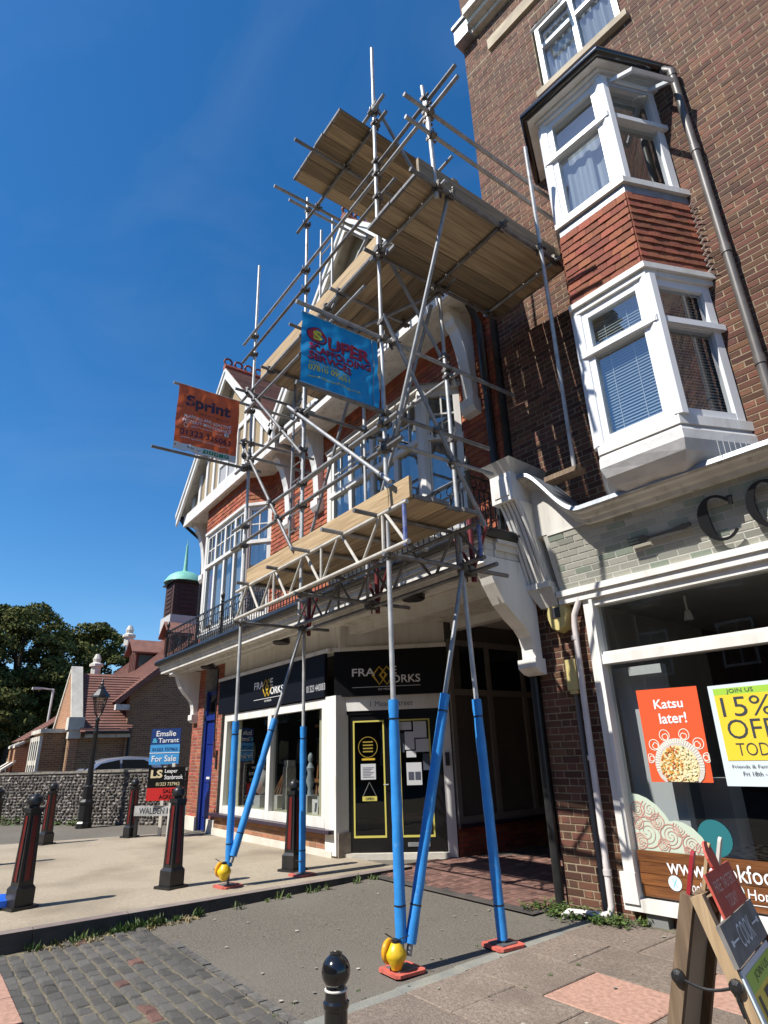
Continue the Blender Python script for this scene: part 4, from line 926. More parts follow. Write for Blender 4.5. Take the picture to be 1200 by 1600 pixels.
# --- jettied gables
def gable(c, name_tiles):
    y0 = .55; x0, x1 = c - GW + .08, c + GW - .08
    MB().box(FL, x0, x1, .0, y0 + .06, ZJ - .09, ZJ).build('jetty_soffit', white_old, lb)
    MB().box(FL, x0, x1, y0 + .061, y0 + .13, ZJ - .12, ZJ + .2).build('bressummer', white, lb)
    MB().prism([P(x0 + .1, y0 - .1, ZJ + .01), P(x1 - .1, y0 - .1, ZJ + .01), P(c, y0 - .1, ZA - .25)], [P(x0 + .1, y0, ZJ + .01), P(x1 - .1, y0, ZJ + .01), P(c, y0, ZA - .25)]).build('gable_wall', pebble_m, lb)
    sl = (ZA - ZE) / GW
    rake = lambda x: ZA - .3 - sl * abs(x - c)
    for i in range(-5, 6):
        x = c + i * .5
        if abs(i) < 2: continue
        top = rake(x)
        if top > ZJ + .3: MB().box(FL, x - .07, x + .07, y0, y0 + .05, ZJ + .2, top).build('timber_stud', white, lb)
    for zc in (9.35,): 
        hw = (ZA - .3 - zc) / sl
        MB().box(FL, c - hw, c + hw, y0 + .001, y0 + .045, zc, zc + .14).build('timber_rail', white, lb)
    # gable window, white, two lights over two
    window(lb, FL, c - .62, c + .62, ZJ + .22, 9.33, y0 + .06, [c], [8.75], white, pane_blue, .1, .09, bars=[(c - .55, c, 8.8, 9.28, 2, 2), (c, c + .55, 8.8, 9.28, 2, 2)])
    curtain(lb, FL, c - .6, c + .6, ZJ + .25, 9.3, y0 + .02, .0, .2)
    # apex panel, barge boards, verge soffit, roof slopes
    for s in (-1, 1):
        e = lambda t, o=0: (c + s * (GW + .12) * t, ZA - (ZA - ZE + .126) * t + o)
        A, Bq = e(0), e(1)
        for (d0, d1, lo, hi, m, nm) in ((.78, .84, -.34, -.02, white, 'barge_board'), (.841, .875, -.12, .0, white, 'barge_moulding')):
            MB().prism([P(A[0], d0, A[1] + lo), P(Bq[0], d0, Bq[1] + lo), P(Bq[0], d0, Bq[1] + hi), P(A[0], d0, A[1] + hi)], [P(A[0], d1, A[1] + lo), P(Bq[0], d1, Bq[1] + lo), P(Bq[0], d1, Bq[1] + hi), P(A[0], d1, A[1] + hi)]).build(nm, m, lb)
        MB().prism([P(A[0], -6, A[1] - .06), P(Bq[0], -6, Bq[1] - .06), P(Bq[0], -6, Bq[1] - .01), P(A[0], -6, A[1] - .01)], [P(A[0], .779, A[1] - .06), P(Bq[0], .779, Bq[1] - .06), P(Bq[0], .779, Bq[1] - .01), P(A[0], .779, A[1] - .01)]).build('roof_boarding', white_old, lb)
        n = 38; mb = MB()       # roof courses
        for k in range(n):
            t0, t1 = k / n, (k + 1) / n + .012
            a0, a1 = e(t0), e(t1)
            mb.hexa([P(a0[0], -6, a0[1]), P(a1[0], -6, a1[1] + .02), P(a1[0], .86, a1[1] + .02), P(a0[0], .86, a0[1]), P(a0[0], -6, a0[1] + .015), P(a1[0], -6, a1[1] + .042), P(a1[0], .86 + random.uniform(0, .015), a1[1] + .042), P(a0[0], .86, a0[1] + .015)])
        mb.build('roof_courses', roof_tile, lb, stuff=True)
    mb = MB()      # ridge with pierced crest
    mb.tube(P(c, .88, ZA + .02), P(c, -6, ZA + .02), .09, 8)
    mb.build('ridge_tiles', tile_red, lb)
    mb = MB()
    for k in range(22):
        y = .78 - k * .3; mb.path([P(c, y + .11 * math.cos(i * .698), ZA + .2 + .11 * math.sin(i * .698)) for i in range(9)], .03, 5, closed=True)
    mb.build('ridge_cresting', tile_red, lb)
gable(G1, 1); gable(G2, 2)
# roof behind, sloping back from the eaves
mb = MB(); n = 40
for k in range(n):
    t0, t1 = k / n, (k + 1) / n
    mb.hexa([P(XL - .2, .2 - 5 * t0, ZE + 3.4 * t0), P(XR, .2 - 5 * t0, ZE + 3.4 * t0), P(XR, .2 - 5 * t1, ZE + 3.4 * t1 - .02), P(XL - .2, .2 - 5 * t1, ZE + 3.4 * t1 - .02), P(XL - .2, .2 - 5 * t0, ZE + 3.4 * t0 + .03), P(XR, .2 - 5 * t0, ZE + 3.4 * t0 + .03), P(XR, .2 - 5 * t1, ZE + 3.4 * t1), P(XL - .2, .2 - 5 * t1, ZE + 3.4 * t1)])
mb.build('roof_courses', roof_tile, lb, stuff=True)
# left gutter and downpipe
MB().path([P(XL - .35, .8, 8.1), P(XL - .35, -3, 8.1)], .06, 8).build('gutter', black_iron, lb, True)
MB().path([P(XL - .33, .72, 8.05), P(XL - .33, .6, 7.9), P(XL - .05, .12, 7.4), P(XL - .03, .08, 7.2), P(XL - .03, .08, 4.1)], .045, 8).build('downpipe', black_iron, lb, True)
MB().path([P(XR - .12, .3, 7.8), P(XR - .12, .1, 7.5), P(XR - .12, .08, 4.1)], .055, 8).build('downpipe', black_iron, lb, True)
# --- brackets: profile in (d, z)
def bracket(x, wd, prof, m=white, nm='bracket'):
    a = [P(x - wd / 2, d, z) for d, z in prof]; b = [P(x + wd / 2, d, z) for d, z in prof]
    return MB().prism(a, b).build(nm, m, lb)
gprof = [(0, 7.81), (.5, 7.81), (.5, 7.7), (.42, 7.66), (.4, 7.55), (.33, 7.48), (.27, 7.3), (.21, 7.1), (.17, 6.8), (.14, 6.32), (.0, 6.32)]
gfoot = [(0, 6.34), (.2, 6.34), (.2, 6.2), (.15, 6.12), (0, 6.1)]
for x in (-16.2, -11.1, -9.85, -5.4):
    bracket(x, .2, gprof); bracket(x, .27, gfoot, nm='bracket_foot')
# --- balcony
XB = -4.78
YB = .77      # projection
mb = MB().box(FL, -16.9, XB, .002, YB, 3.86, 4.0); mb.build('balcony_slab', white_old, lb)
mb = MB()
for (d, a, b) in ((.02, 3.70, 3.78), (.05, 3.781, 3.86), (.09, 3.861, 3.93)): mb.box(FL, -16.9 - d, XB + d * .3, YB - .15, YB + d, a, b); mb.box(FL, XB - .18, XB + d, .0, YB - .151, a, b)
mb.build('balcony_cornice', white_old, lb)
mb = MB().path([P(-17.0, YB + .13, 3.97), P(XB + .08, YB + .13, 3.97), P(XB + .11, -.0, 3.97)], .065, 10); mb.build('balcony_gutter', black_iron, lb, True)
MB().box(FL, -17.0, XB + .08, 0, YB + .1, 4.001, 4.03).build('balcony_lead', lead, lb)
# soffit, with beams
mb = MB().wbox(-16.9, XB - .01, 5.02, 5.75, 3.72, 3.76); mb.build('balcony_soffit', white, lb)
mb = MB().wbox(-16.85, XB - .03, 5.16, 5.26, 3.64, 3.719).wbox(-16.85, XB - .03, 5.44, 5.50, 3.67, 3.719); mb.build('soffit_beam', white, lb)
bprof = [(.0, 3.70), (.73, 3.70), (.75, 3.62), (.66, 3.58), (.6, 3.57), (.56, 3.44), (.47, 3.27), (.36, 3.13), (.24, 3.02), (.15, 2.9), (.12, 2.76), (.115, 2.62), (0, 2.62)]
bfoot = [(0, 2.63), (.16, 2.63), (.16, 2.5), (.1, 2.44), (0, 2.42)]
bracket(-16.2, .22, bprof, white, 'balcony_bracket'); bracket(-16.2, .28, bfoot, nm='bracket_foot')
bracket(-4.85, .2, [(0, 3.69), (.8, 3.69), (.83, 3.6), (.79, 3.55), (.74, 3.52), (.68, 3.38), (.54, 3.16), (.38, 3.01), (.23, 2.9), (.15, 2.8), (.12, 2.68), (.12, 2.55), (0, 2.55)], white, 'balcony_bracket'); bracket(-4.85, .27, [(0, 2.549), (.17, 2.549), (.17, 2.45), (.09, 2.39), (0, 2.37)], nm='bracket_foot')
# round bulkhead lights and their conduit under the balcony
for (px, py) in ((645, 925), (440, 995), (325, 1037)):
    q = on_z(px, py, 3.66); y = 5.36
    x = on_y(px, py, y).x
    MB().lathe([(.16, 3.67), (.17, 3.655), (.17, 3.61), (.15, 3.59)], (x, y, 0), 20).build('bulkhead_light', black_iron, lb, True)
MB().path([(-6.9, 5.36, 3.70), (-14.9, 5.36, 3.70), (-15.0, 5.6, 3.70), (-14.72, 5.70, 3.6), (-14.72, 5.70, 2.55), (-14.72, 5.72, 1.6)], .018, 6).build('conduit', black_iron, lb, True)
# railing
def railing(a, b, n, scroll=False):
    a, b = Vector(a), Vector(b); d = b - a; mb = MB(); mt = MB(); L_ = d.length; dn = d.normalized()
    up = Vector((0, 0, 1))
    for z, r in ((.10, .014), (.62, .012), (.78, .02)): mt.bar(a + up * z, b + up * z, r * 2, r * 1.4)
    mt.build('rail', black_iron, lb)
    for i in range(n + 1):
        p = a + d * (i / n); mb.bar(p + up * .1, p + up * .62, .014, .014)
        if i < n and i % 2 == 0:
            c = p + d * (.5 / n) * 2 + up * .70; r = .062; mb.path([c + dn * (r * math.cos(k * .7854)) + up * (r * math.sin(k * .7854)) for k in range(8)], .008, 4, closed=True)
        if i % 6 == 3:      # ornamental scroll panel
            for sg in (1, -1):
                for (cz_, rr) in ((.26, .075), (.48, .075)):
                    c = p + dn * (sg * .085) + up * cz_
                    mb.path([c + dn * (sg * rr * (1 - k / 15) * math.cos(k * .6 + 3.14)) + up * (rr * (1 - k / 15) * math.sin(k * .6)) for k in range(14)], .007, 4)
            c = p + up * .37; mb.path([c + dn * (.05 * math.cos(k * .7854)) + up * (.07 * math.sin(k * .7854)) for k in range(8)], .008, 4, closed=True)
    mb.build('balusters', black_iron, lb)
yb = 5.75 - YB + .04
railing((-16.85, yb, 4.03), (XR - .02, yb, 4.03), 102); railing((XR - .02, yb, 4.03), (XR - .02, 5.72, 4.03), 8); railing((-16.85, 5.72, 4.03), (-16.85, yb, 4.03), 7)
for x in (-16.85, -13.0, -9.0, XR - .02):
    MB().lathe([(.03, 4.03), (.03, 4.85), (.045, 4.87), (.02, 4.9), (.045, 4.97), (.05, 5.0), (.03, 5.05), (.008, 5.1)], (x, yb, 0), 10).build('rail_post', black_iron, lb, True)
# --- ground floor
br = Field('brick', lb, brick_red, [unit_brick(), unit_brick(.04)])
by_ = Field('plinth_brick', lb, brick_yellow, [unit_brick(), unit_brick(.04)])
DX0, DX1 = -15.66, -14.86
gz = lambda x: zp(x)
MB().box(FL, XL, DX0, -.5, 0, 0, 3.72).box(FL, DX1, -14.44, -.5, 0, 0, 3.72).build('wall', mortar_dull, lb)
lay_bricks(br, FL, XL, DX0, .3, 3.72); lay_bricks(br, FL, DX1, -14.44, .3, 3.72)
fr_rev = Fr((DX0, 5.75), R(90)); lay_bricks(br, Fr((DX0 - .01, 5.75), R(90)), 0, .35, .3, 3.6, proud=.0)
MB().box(FL, XL - .04, DX0 + .02, 0, .05, 0, .3).box(FL, DX1 - .02, -14.42, 0, .05, 0, .3).build('stone_plinth', limestone, lb)
d_ = MB().box(FL, DX0, DX1, -.16, -.1, gz(-15), 3.15).build('door', door_blue, lb)
for (a, b, c, e) in ((DX0 + .12, DX1 - .12, .3, .85), (DX0 + .12, DX1 - .12, 1.05, 1.75), (DX0 + .12, DX1 - .12, 1.9, 2.3)): MB().box(FL, a, b, -.1, -.085, c, e).build('door_panel', door_blue, d_)
MB().box(FL, DX0, DX1, -.1, -.05, 2.45, 2.56).box(FL, DX0, DX0 + .07, -.1, -.05, .02, 3.15).box(FL, DX1 - .07, DX1, -.1, -.05, .02, 3.15).build('door_frame', door_blue, d_)
MB().box(FL, DX0 + .1, DX1 - .1, -.098, -.09, 2.6, 3.05).build('fanlight', mat('dark_glass', (.01, .012, .015), None, rough=.05), d_)
MB().box(FL, DX0 + .3, DX0 + .5, -.085, -.07, 1.12, 1.17).build('letter_plate', white, d_)
MB().box(FL, -14.62, -14.54, .0, .03, 1.35, 1.75).build('entry_phone', black_iron, lb)
# shopfront, main window
SX0, SX1 = -14.40, -9.22
MB().wbox(SX0, SX1 + .02, 5.71, 5.95, 0, .42).build('stallriser', mortar_dull, lb)
FS = Fr((0, 5.71)); lay_bricks(by_, FS, SX0, SX1 - .14, .16, .40, bond='stretcher')
MB().box(FS, SX0 - .02, SX1 - .12, 0, .05, -.02, .155).build('stone_plinth', limestone, lb)
mbx = MB().box(FS, SX0 - .04, SX1 - .06, -.05, .14, .405, .46); mbx.build('window_sill', purple_sill, lb)
wx0, wx1 = on_y(348, 1200, 5.71).x, on_y(511, 1200, 5.71).x
mx = on_y(420, 1200, 5.71).x
shop = window(lb, FS, wx0, wx1, .465, 2.50, .02, [mx], [], white, shop_glass, .15, .12)
MB().box(FS, wx1 + .001, SX1 - .0, -.3, .035, .1, 2.52).build('shop_pilaster', white, lb)
for (a, b) in ((wx0 + .15, wx0 + .6), (wx1 - .5, wx1 - .15)): MB().box(FS, a, b, -.16, -.14, .6, 2.4).build('cream_reveal', cream, lb)
MB().box(FS, wx0 + .15, wx1 - .15, -.75, -.08, .5, .62).build('display_shelf', cream, lb)
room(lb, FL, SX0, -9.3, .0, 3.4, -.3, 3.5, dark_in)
# black fascia sign, left face
sgl = MB().box(FS, -14.44, -9.56, .0, .06, 2.525, 3.27).build('fascia_sign', board_navy, lb)
MB().box(FL, -14.44, -9.2, -.2, .0, 3.27, 3.72).build('frieze', white, lb)
MB().box(FS, -14.5, -9.4, .0, .08, 3.272, 3.34).build('sign_cornice', white, lb)
def framelogo(fn, k, parent, phone=True):
    """FRAME WORKS: two lines sharing a gold interlocked diamond, rule and place name under"""
    lettering('FRA', fn, letter_white, parent, (0, .52, .34, .80), .012); lettering('E', fn, letter_white, parent, (.57, .56, .66, .84), .012); lettering('ORKS', fn, letter_white, parent, (.58, .24, 1, .52), .012)
    q = MB()
    for ox in (-.055, .055):
        path = [(.46 + ox, .84), (.56 + ox, .54), (.46 + ox, .20), (.36 + ox, .54)]
        r_ = ring_strip(path, .035, fn, letter_gold, parent, 'x', True); q.add(r_.v, r_.f)
    q.build('logo_diamond', letter_gold, parent, recalc=False)
    MB().quad(fn(.0, .12), fn(1, .12), fn(1, .135), fn(0, .135)).build('rule', letter_white, parent, recalc=False)
    lettering('OF MEADS', fn, letter_white, parent, (.38, .0, .62, .07), .0)
x0, x1 = on_y(397, 1075, 5.64).x, on_y(442, 1075, 5.64).x
framelogo(on_face(FS, x0, x1, 2.62, 3.15, .065), 1, sgl)
lettering('01323 440083', on_face(FS, on_y(479, 1083, 5.65).x, on_y(508, 1083, 5.65).x, 2.64, 2.76, .064), mat('grey_lettering', (.4, .4, .42), None, rough=.5), sgl, bold=.01)
# canted entrance
FD = Fr((-9.36, 5.74), R(47)); DW = 1.95
sgd = MB().box(FD, .0, DW, .0, .07, 2.50, 3.26).build('fascia_sign', board_black, lb)
MB().box(FD, 0, DW, -.1, .01, 3.262, 3.72).build('frieze', white, lb); MB().box(FD, -.02, DW + .02, .0, .09, 3.264, 3.33).build('sign_cornice', white, lb)
framelogo(on_face(FD, .32, 1.5, 2.58, 3.05, .075), 1, sgd)
MB().box(FD, .02, DW, -.1, .02, 2.26, 2.495).build('door_lintel', white, lb)
lettering('1 Meads Street', on_face(FD, .62, 1.35, 2.32, 2.41, .024), mat('grey_text', (.12, .12, .14), None, rough=.5), lb)
MB().box(FD, .0, .12, -.12, .03, .08, 2.26).build('door_jamb', white, lb); MB().box(FD, 1.80, DW, -.12, .03, .05, 2.26).build('door_jamb', white, lb)
MB().box(FD, .1, 1.82, -.2, .06, .03, .12).build('door_step', limestone, lb)
dfr = MB().box(FD, .12, .2, -.1, 0, .12, 2.26).box(FD, 1.72, 1.8, -.1, 0, .12, 2.26).box(FD, .2, 1.72, -.1, 0, 2.2, 2.26).build('door_frame', door_black, lb)
for (a, b, nm) in ((.2, .95, 0), (.97, 1.72, 1)):
    lf = MB().box(FD, a, a + .11, -.07, -.02, .13, 2.2).box(FD, b - .11, b, -.07, -.02, .13, 2.2).box(FD, a + .11, b - .11, -.07, -.02, .13, .33).box(FD, a + .11, b - .11, -.07, -.02, 2.1, 2.2).build('door', door_black, lb)
    MB().quad(FD.p(a + .1, -.05, .3), FD.p(b - .1, -.05, .3), FD.p(b - .1, -.05, 2.12), FD.p(a + .1, -.05, 2.12)).build('pane', shop_glass, lf, recalc=False)
    y_ = MB()
    for (c, e, s, t) in ((a + .11, a + .135, .33, 2.1), (b - .135, b - .11, .33, 2.1), (a + .135, b - .135, .33, .36), (a + .135, b - .135, 2.075, 2.1)): y_.box(FD, c, e, -.03, -.012, s, t)
    y_.build('yellow_beading', yellow_paint, lf)
    if nm: MB().box(FD, a + .2, b - .2, -.02, -.008, .2, .26).build('letter_plate', steel, lf)
    else: MB().path([FD.p(b - .06, -.02, 1.1), FD.p(b - .06, .03, 1.1), FD.p(b - .14, .03, 1.1)], .01, 6).build('handle', steel, lf)
    paper = mat('white_paper', (.55, .56, .58), None, rough=.6); dk = mat('poster_dark', (.06, .07, .1), None, rough=.6); fD = on_face(FD, 0, 1, 0, 1, -.044); fD2 = on_face(FD, 0, 1, 0, 1, -.040)
    rect = lambda u0, u1, z0, z1: [(u0, z0), (u1, z0), (u1, z1), (u0, z1)]
    if not nm:
        flat_poly(rect(.43, .68, 1.18, 1.42), fD, paper, lf, 'notice')
        for k in range(7): flat_poly(rect(.46, .65 - .03 * (k % 3), 1.36 - k * .024, 1.368 - k * .024), fD2, mat('print_grey', (.25, .25, .27), None, rough=.6), lf, 'print_line')
        ring_strip([(.555 + .16 * math.cos(i * .2618), 1.68 + .16 * math.sin(i * .2618)) for i in range(24)], .01, fD, letter_gold, lf, 'x', True).build('round_logo', mat('shaded_gold', (.3, .22, .03), None, rough=.5), lf, recalc=False)  # logo gold, with the shade behind the glass put into its colour
        for k in range(4): flat_poly(rect(.47, .64, 1.75 - k * .05, 1.77 - k * .05), fD, MATS['shaded_gold'], lf, 'print_line')
        flat_poly(rect(.45, .67, 1.475, 1.505), fD, letter_gold, lf, 'gold_bar')
        flat_poly(rect(.45, .69, .86, .93), fD, yellow_paint, lf, 'open_sign'); lettering('OPEN', fD2, letter_dark, lf, (.5, .875, .64, .915), .01)
        for s_ in ((.46, .93, .57, 1.14), (.68, .93, .57, 1.14)): MB().tube(fD(s_[0], s_[1]), fD(s_[2], s_[3]), .004, 4).build('sign_cord', steel, lf)
    else:
        for (u0, u1, z0, z1, m) in ((1.10, 1.3, 1.93, 2.06, paper), (1.33, 1.55, 1.8, 2.06, paper), (1.18, 1.34, 1.62, 1.9, paper), (1.06, 1.17, 1.58, 1.88, dk), (1.36, 1.58, 1.58, 1.78, paper), (1.2, 1.36, 1.5, 1.6, paper), (1.19, 1.44, 1.08, 1.42, paper), (1.47, 1.58, 1.3, 1.55, dk)):
            flat_poly(rect(u0, u1, z0, z1), fD, m, lf, 'notice')
        flat_poly(rect(1.22, 1.31, 1.16, 1.28), fD2, dk, lf, 'print_block'); flat_poly(rect(1.33, 1.42, 1.16, 1.28), fD2, dk, lf, 'print_block')
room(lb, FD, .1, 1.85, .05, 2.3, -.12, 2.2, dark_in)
MB().box(FD, 1.84, 1.91, .03, .06, 1.36, 1.56).build('key_safe', black_iron, lb)
# passage: side wall of the shop, far end, ceiling
FPs = Fr((-8.02, 7.18), R(90))      # u runs back along +y, outward is +x
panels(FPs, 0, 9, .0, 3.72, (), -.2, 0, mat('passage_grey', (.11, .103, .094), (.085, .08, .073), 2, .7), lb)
mb = MB()
for i in range(10): mb.box(FPs, i * .9, i * .9 + .09, 0, .05, .5, 3.4)
for z in (.5, 2.46, 3.3): mb.box(FPs, .091, 9, 0, .045, z, z + .1)
mb.build('panel_frame', mat('passage_frame', (.22, .21, .19), None, rough=.6), lb)
MB().box(FPs, .3, 8.9, .0, .012, 2.565, 3.295).build('toplight_glass', MATS['dark_glass'], lb)
lay_bricks(br, FPs, 0, 4, .02, .47, bond='stretcher'); MB().box(FPs, -.02, 9, 0, .1, .44, .499).build('dado_sill', purple_sill, lb)
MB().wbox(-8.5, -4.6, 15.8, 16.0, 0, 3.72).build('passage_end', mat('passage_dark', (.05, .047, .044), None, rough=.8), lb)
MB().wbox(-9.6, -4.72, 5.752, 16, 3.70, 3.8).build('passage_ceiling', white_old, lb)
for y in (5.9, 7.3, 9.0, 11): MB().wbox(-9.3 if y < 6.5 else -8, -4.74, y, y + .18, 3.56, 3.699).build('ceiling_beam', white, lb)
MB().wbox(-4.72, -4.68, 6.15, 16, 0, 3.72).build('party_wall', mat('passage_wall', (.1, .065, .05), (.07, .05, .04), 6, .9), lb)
br.flush(160, 3); by_.flush(130, 3)

# things on display in the framing shop window (things of their own)
def sx(px, py=1230, y=6.2): return on_y(px, py, y).x
zs = .62
x = sx(395, 1210); st_ = thing('wooden_stool', 'tall wooden stool at the back of the framing shop window', 'stool', (x, 6.5, zs))
for a in range(4): MB().tube((x + .16 * (1 if a % 2 else -1), 6.5 + .16 * (1 if a > 1 else -1), zs - .6), (x + .08 * (1 if a % 2 else -1), 6.5 + .08 * (1 if a > 1 else -1), zs + .95), .018, 6).build('leg', easel_wood, st_)
MB().lathe([(.17, zs + .95), (.18, zs + .97), (.18, zs + .99), (.16, zs + 1.0)], (x, 6.5, 0), 18).build('seat', easel_wood, st_)
stat = mat('grey_carving', (.5, .49, .45), (.36, .35, .33), 6, .7, bump=.2, bs=20)
x = sx(409, 1225, 6.0); s1 = thing('carved_figure', 'round grey stone carving on a pale block in the framing shop window', 'sculpture', (x, 6.0, zs))
MB().wbox(x - .22, x + .22, 5.85, 6.2, zs + .001, zs + .34).build('plinth', mat('grey_block', (.42, .43, .42), None, rough=.7), s1)
MB().lathe([(.05, zs + .34), (.17, zs + .42), (.24, zs + .6), (.26, zs + .78), (.2, zs + .96), (.1, zs + 1.04), (.07, zs + 1.08), (.09, zs + 1.15), (.05, zs + 1.22)], (x, 6.02, 0), 16).build('body', stat, s1, True)
x = sx(432, 1225, 6.1); e1 = thing('bundle_of_easels', 'small wooden table easels leaning together right of the window mullion', 'easel', (x, 6.2, zs))
for i in range(5): MB().tube((x - .2 + i * .11, 6.05 + .05 * i, zs + .35), (x + .02 + .01 * i, 6.3, zs + 1.0), .02, 6).build('leg', easel_wood, e1)
MB().wbox(x - .28, x + .28, 5.95, 6.3, zs + .001, zs + .35).build('stacked_frames', stat, e1)
x = sx(449, 1240, 6.1); t1 = thing('tall_carving', 'tall pale carved post standing in the framing shop window', 'sculpture', (x, 6.1, zs))
MB().wbox(x - .13, x + .13, 6.0, 6.3, zs + .001, zs + 1.15).build('body', mat('pale_carving', (.42, .4, .34), (.3, .29, .26), 9, .8, bump=.5, bs=14), t1); MB().wbox(x - .1, x + .12, 6.02, 6.28, zs + 1.151, zs + 1.33).build('head', stat, t1)
x = sx(485, 1220, 6.1); f1 = thing('standing_figure', 'slim blue-grey figurine on a grey box beside the right reveal of the framing shop', 'sculpture', (x, 6.1, zs))
MB().wbox(x - .22, x + .2, 5.9, 6.3, zs + .001, zs + .42).build('plinth', MATS['grey_block'], f1)
MB().lathe([(.09, zs + .42), (.07, zs + .6), (.13, zs + .78), (.08, zs + .98), (.12, zs + 1.12), (.05, zs + 1.26), (.085, zs + 1.36), (.07, zs + 1.46), (.02, zs + 1.52)], (x, 6.1, 0), 12).build('body', mat('blue_grey_carving', (.34, .4, .42), None, rough=.6), f1, True)
x = sx(497, 1200, 6.4); e2 = thing('studio_easel', 'large wooden studio easel at the right of the framing shop window', 'easel', (x, 6.5, zs))
for (a, b) in ((-.3, -.08), (.3, .08)): MB().bar((x + a, 6.5, zs - .5), (x + b, 6.55, zs + 1.8), .06, .04).build('leg', easel_wood, e2)
MB().bar((x - .33, 6.46, zs + .5), (x + .33, 6.46, zs + .5), .05, .06).build('tray', easel_wood, e2); MB().bar((x - .2, 6.46, zs + 1.5), (x + .2, 6.46, zs + 1.5), .04, .05).build('top_bar', easel_wood, e2)
x = sx(497, 1240, 6.0); v1 = thing('clay_vase', 'tan pottery vase on the window shelf near the right reveal', 'vase', (x, 6.05, zs))
MB().lathe([(.07, zs + .42), (.13, zs + .5), (.14, zs + .6), (.1, zs + .72), (.12, zs + .76)], (x + .05, 6.1, 0), 14).build('body', mat('tan_pottery', (.45, .26, .12), None, rough=.6), v1, True); MB().wbox(x - .08, x + .2, 6.0, 6.22, zs + .001, zs + .419).build('block', MATS['grey_block'], v1)
x = sx(492, 1262, 5.9); c1 = thing('print_card', 'white card with a dark print propped on the window shelf', 'card', (x, 5.9, zs))
MB().wbox(x - .15, x + .16, 5.9, 5.91, zs + .001, zs + .36).build('card', white, c1); flat_poly([(x - .02, zs + .06), (x + .08, zs + .06), (x + .12, zs + .28), (x + .02, zs + .28)], lambda a, b: Vector((a, 5.896, b)), MATS['poster_dark'], c1, 'print')
for t_ in (s1, e1, t1, f1, v1, c1): t_.scale = (.66, .66, .66)
x = sx(397, 1160, 6.8); c2 = thing('framed_picture', 'small framed certificate hanging in the dark behind the framing shop window', 'picture', (x, 7.2, 1.9))
MB().wbox(x - .2, x + .2, 7.2, 7.23, 1.6, 2.15).build('frame', mat('picture_frame', (.05, .05, .05), None, rough=.4), c2); MB().wbox(x - .13, x + .13, 7.19, 7.199, 1.68, 2.07).build('print', mat('picture_paper', (.3, .3, .28), None, rough=.7), c2)
# =================================================================== SCAFFOLD
sf = thing('scaffold', 'steel tube scaffold with timber platforms and blue padded legs in front of the gabled building', 'scaffold', (-6.5, 4.0, 0))
TUBES = []
RT = .0242
def tb(kind, a, b, m=None, r=RT):
    a, b = Vector(a), Vector(b); TUBES.append((a, b)); mb = MB(); d = (b - a).normalized()
    mb.tube(a, b, r, 12); o = mb.build(kind, m or (steel_bright if kind in ('standard', 'raker') else steel if kind == 'brace' or random.random() < .5 else steel_dull), sf, True); return o
YO, YI = 3.5, 4.5
zA = zg(3.5)
st = 'standard'
tb(st, (-8.38, 3.55, .22), (-8.44, 3.53, 10.15)); tb(st, (-6.5, YO, 3.36), (-6.54, YO, 10.05)); tb(st, (-4.66, 3.48, .06), (-4.63, 3.48, 7.72)); tb(st, (-4.575, 3.43, 7.2), (-4.52, 3.40, 10.97))
tb(st, (-8.35, 4.6, .1), (-8.36, 4.57, 3.62)); tb(st, (-4.51, 4.47, .03), (-4.68, 4.5, 3.62)); tb(st, (-4.67, YI, 3.63), (-4.69, YI, 7.9)); tb(st, (-6.5, YI, 3.4), (-6.5, YI, 8.7)); tb(st, (-8.4, YI, 3.63), (-8.42, YI, 8.9))
tb('raker', (-3.705, 5.432, 4.5), (-3.243, 4.806, 8.64)); tb(st, (-3.5, 3.44, 7.15), (-3.5, 3.40, 8.62)); tb(st, (-3.555, 3.46, 8.1), (-3.55, 3.40, 8.95)); tb(st, (-9.25, YI, 8.3), (-9.25, YI, 9.3))
lg = 'ledger'
for (x0, x1, y, z) in ((-8.75, -3.02, 3.45, 8.52), (-5.2, -3.05, 3.46, 8.74), (-8.75, -4.2, 3.45, 8.14), (-8.7, -4.25, 3.45, 7.30), (-8.5, -4.9, 3.45, 6.99), (-8.75, -6.1, 3.45, 5.95), (-8.7, -4.35, 3.45, 4.92), (-8.7, -4.3, 3.45, 4.61),
                       (-8.6, -4.4, 4.55, 7.30), (-8.6, -4.5, 4.55, 5.93), (-8.6, -4.4, 4.55, 8.2), (-6.75, -4.3, 3.44, 9.45), (-6.3, -4.3, 4.6, 9.45), (-4.75, -3.35, 3.45, 7.27), (-4.8, -3.35, 4.4, 7.27), (-4.7, -3.35, 5.35, 7.27), (-4.75, -4.25, 3.37, 9.64), (-8.5, -4.2, 4.55, 3.38)):
    tb(lg, (x0, y, z), (x1, y, z + random.uniform(-.02, .02)))
tr = 'transom'
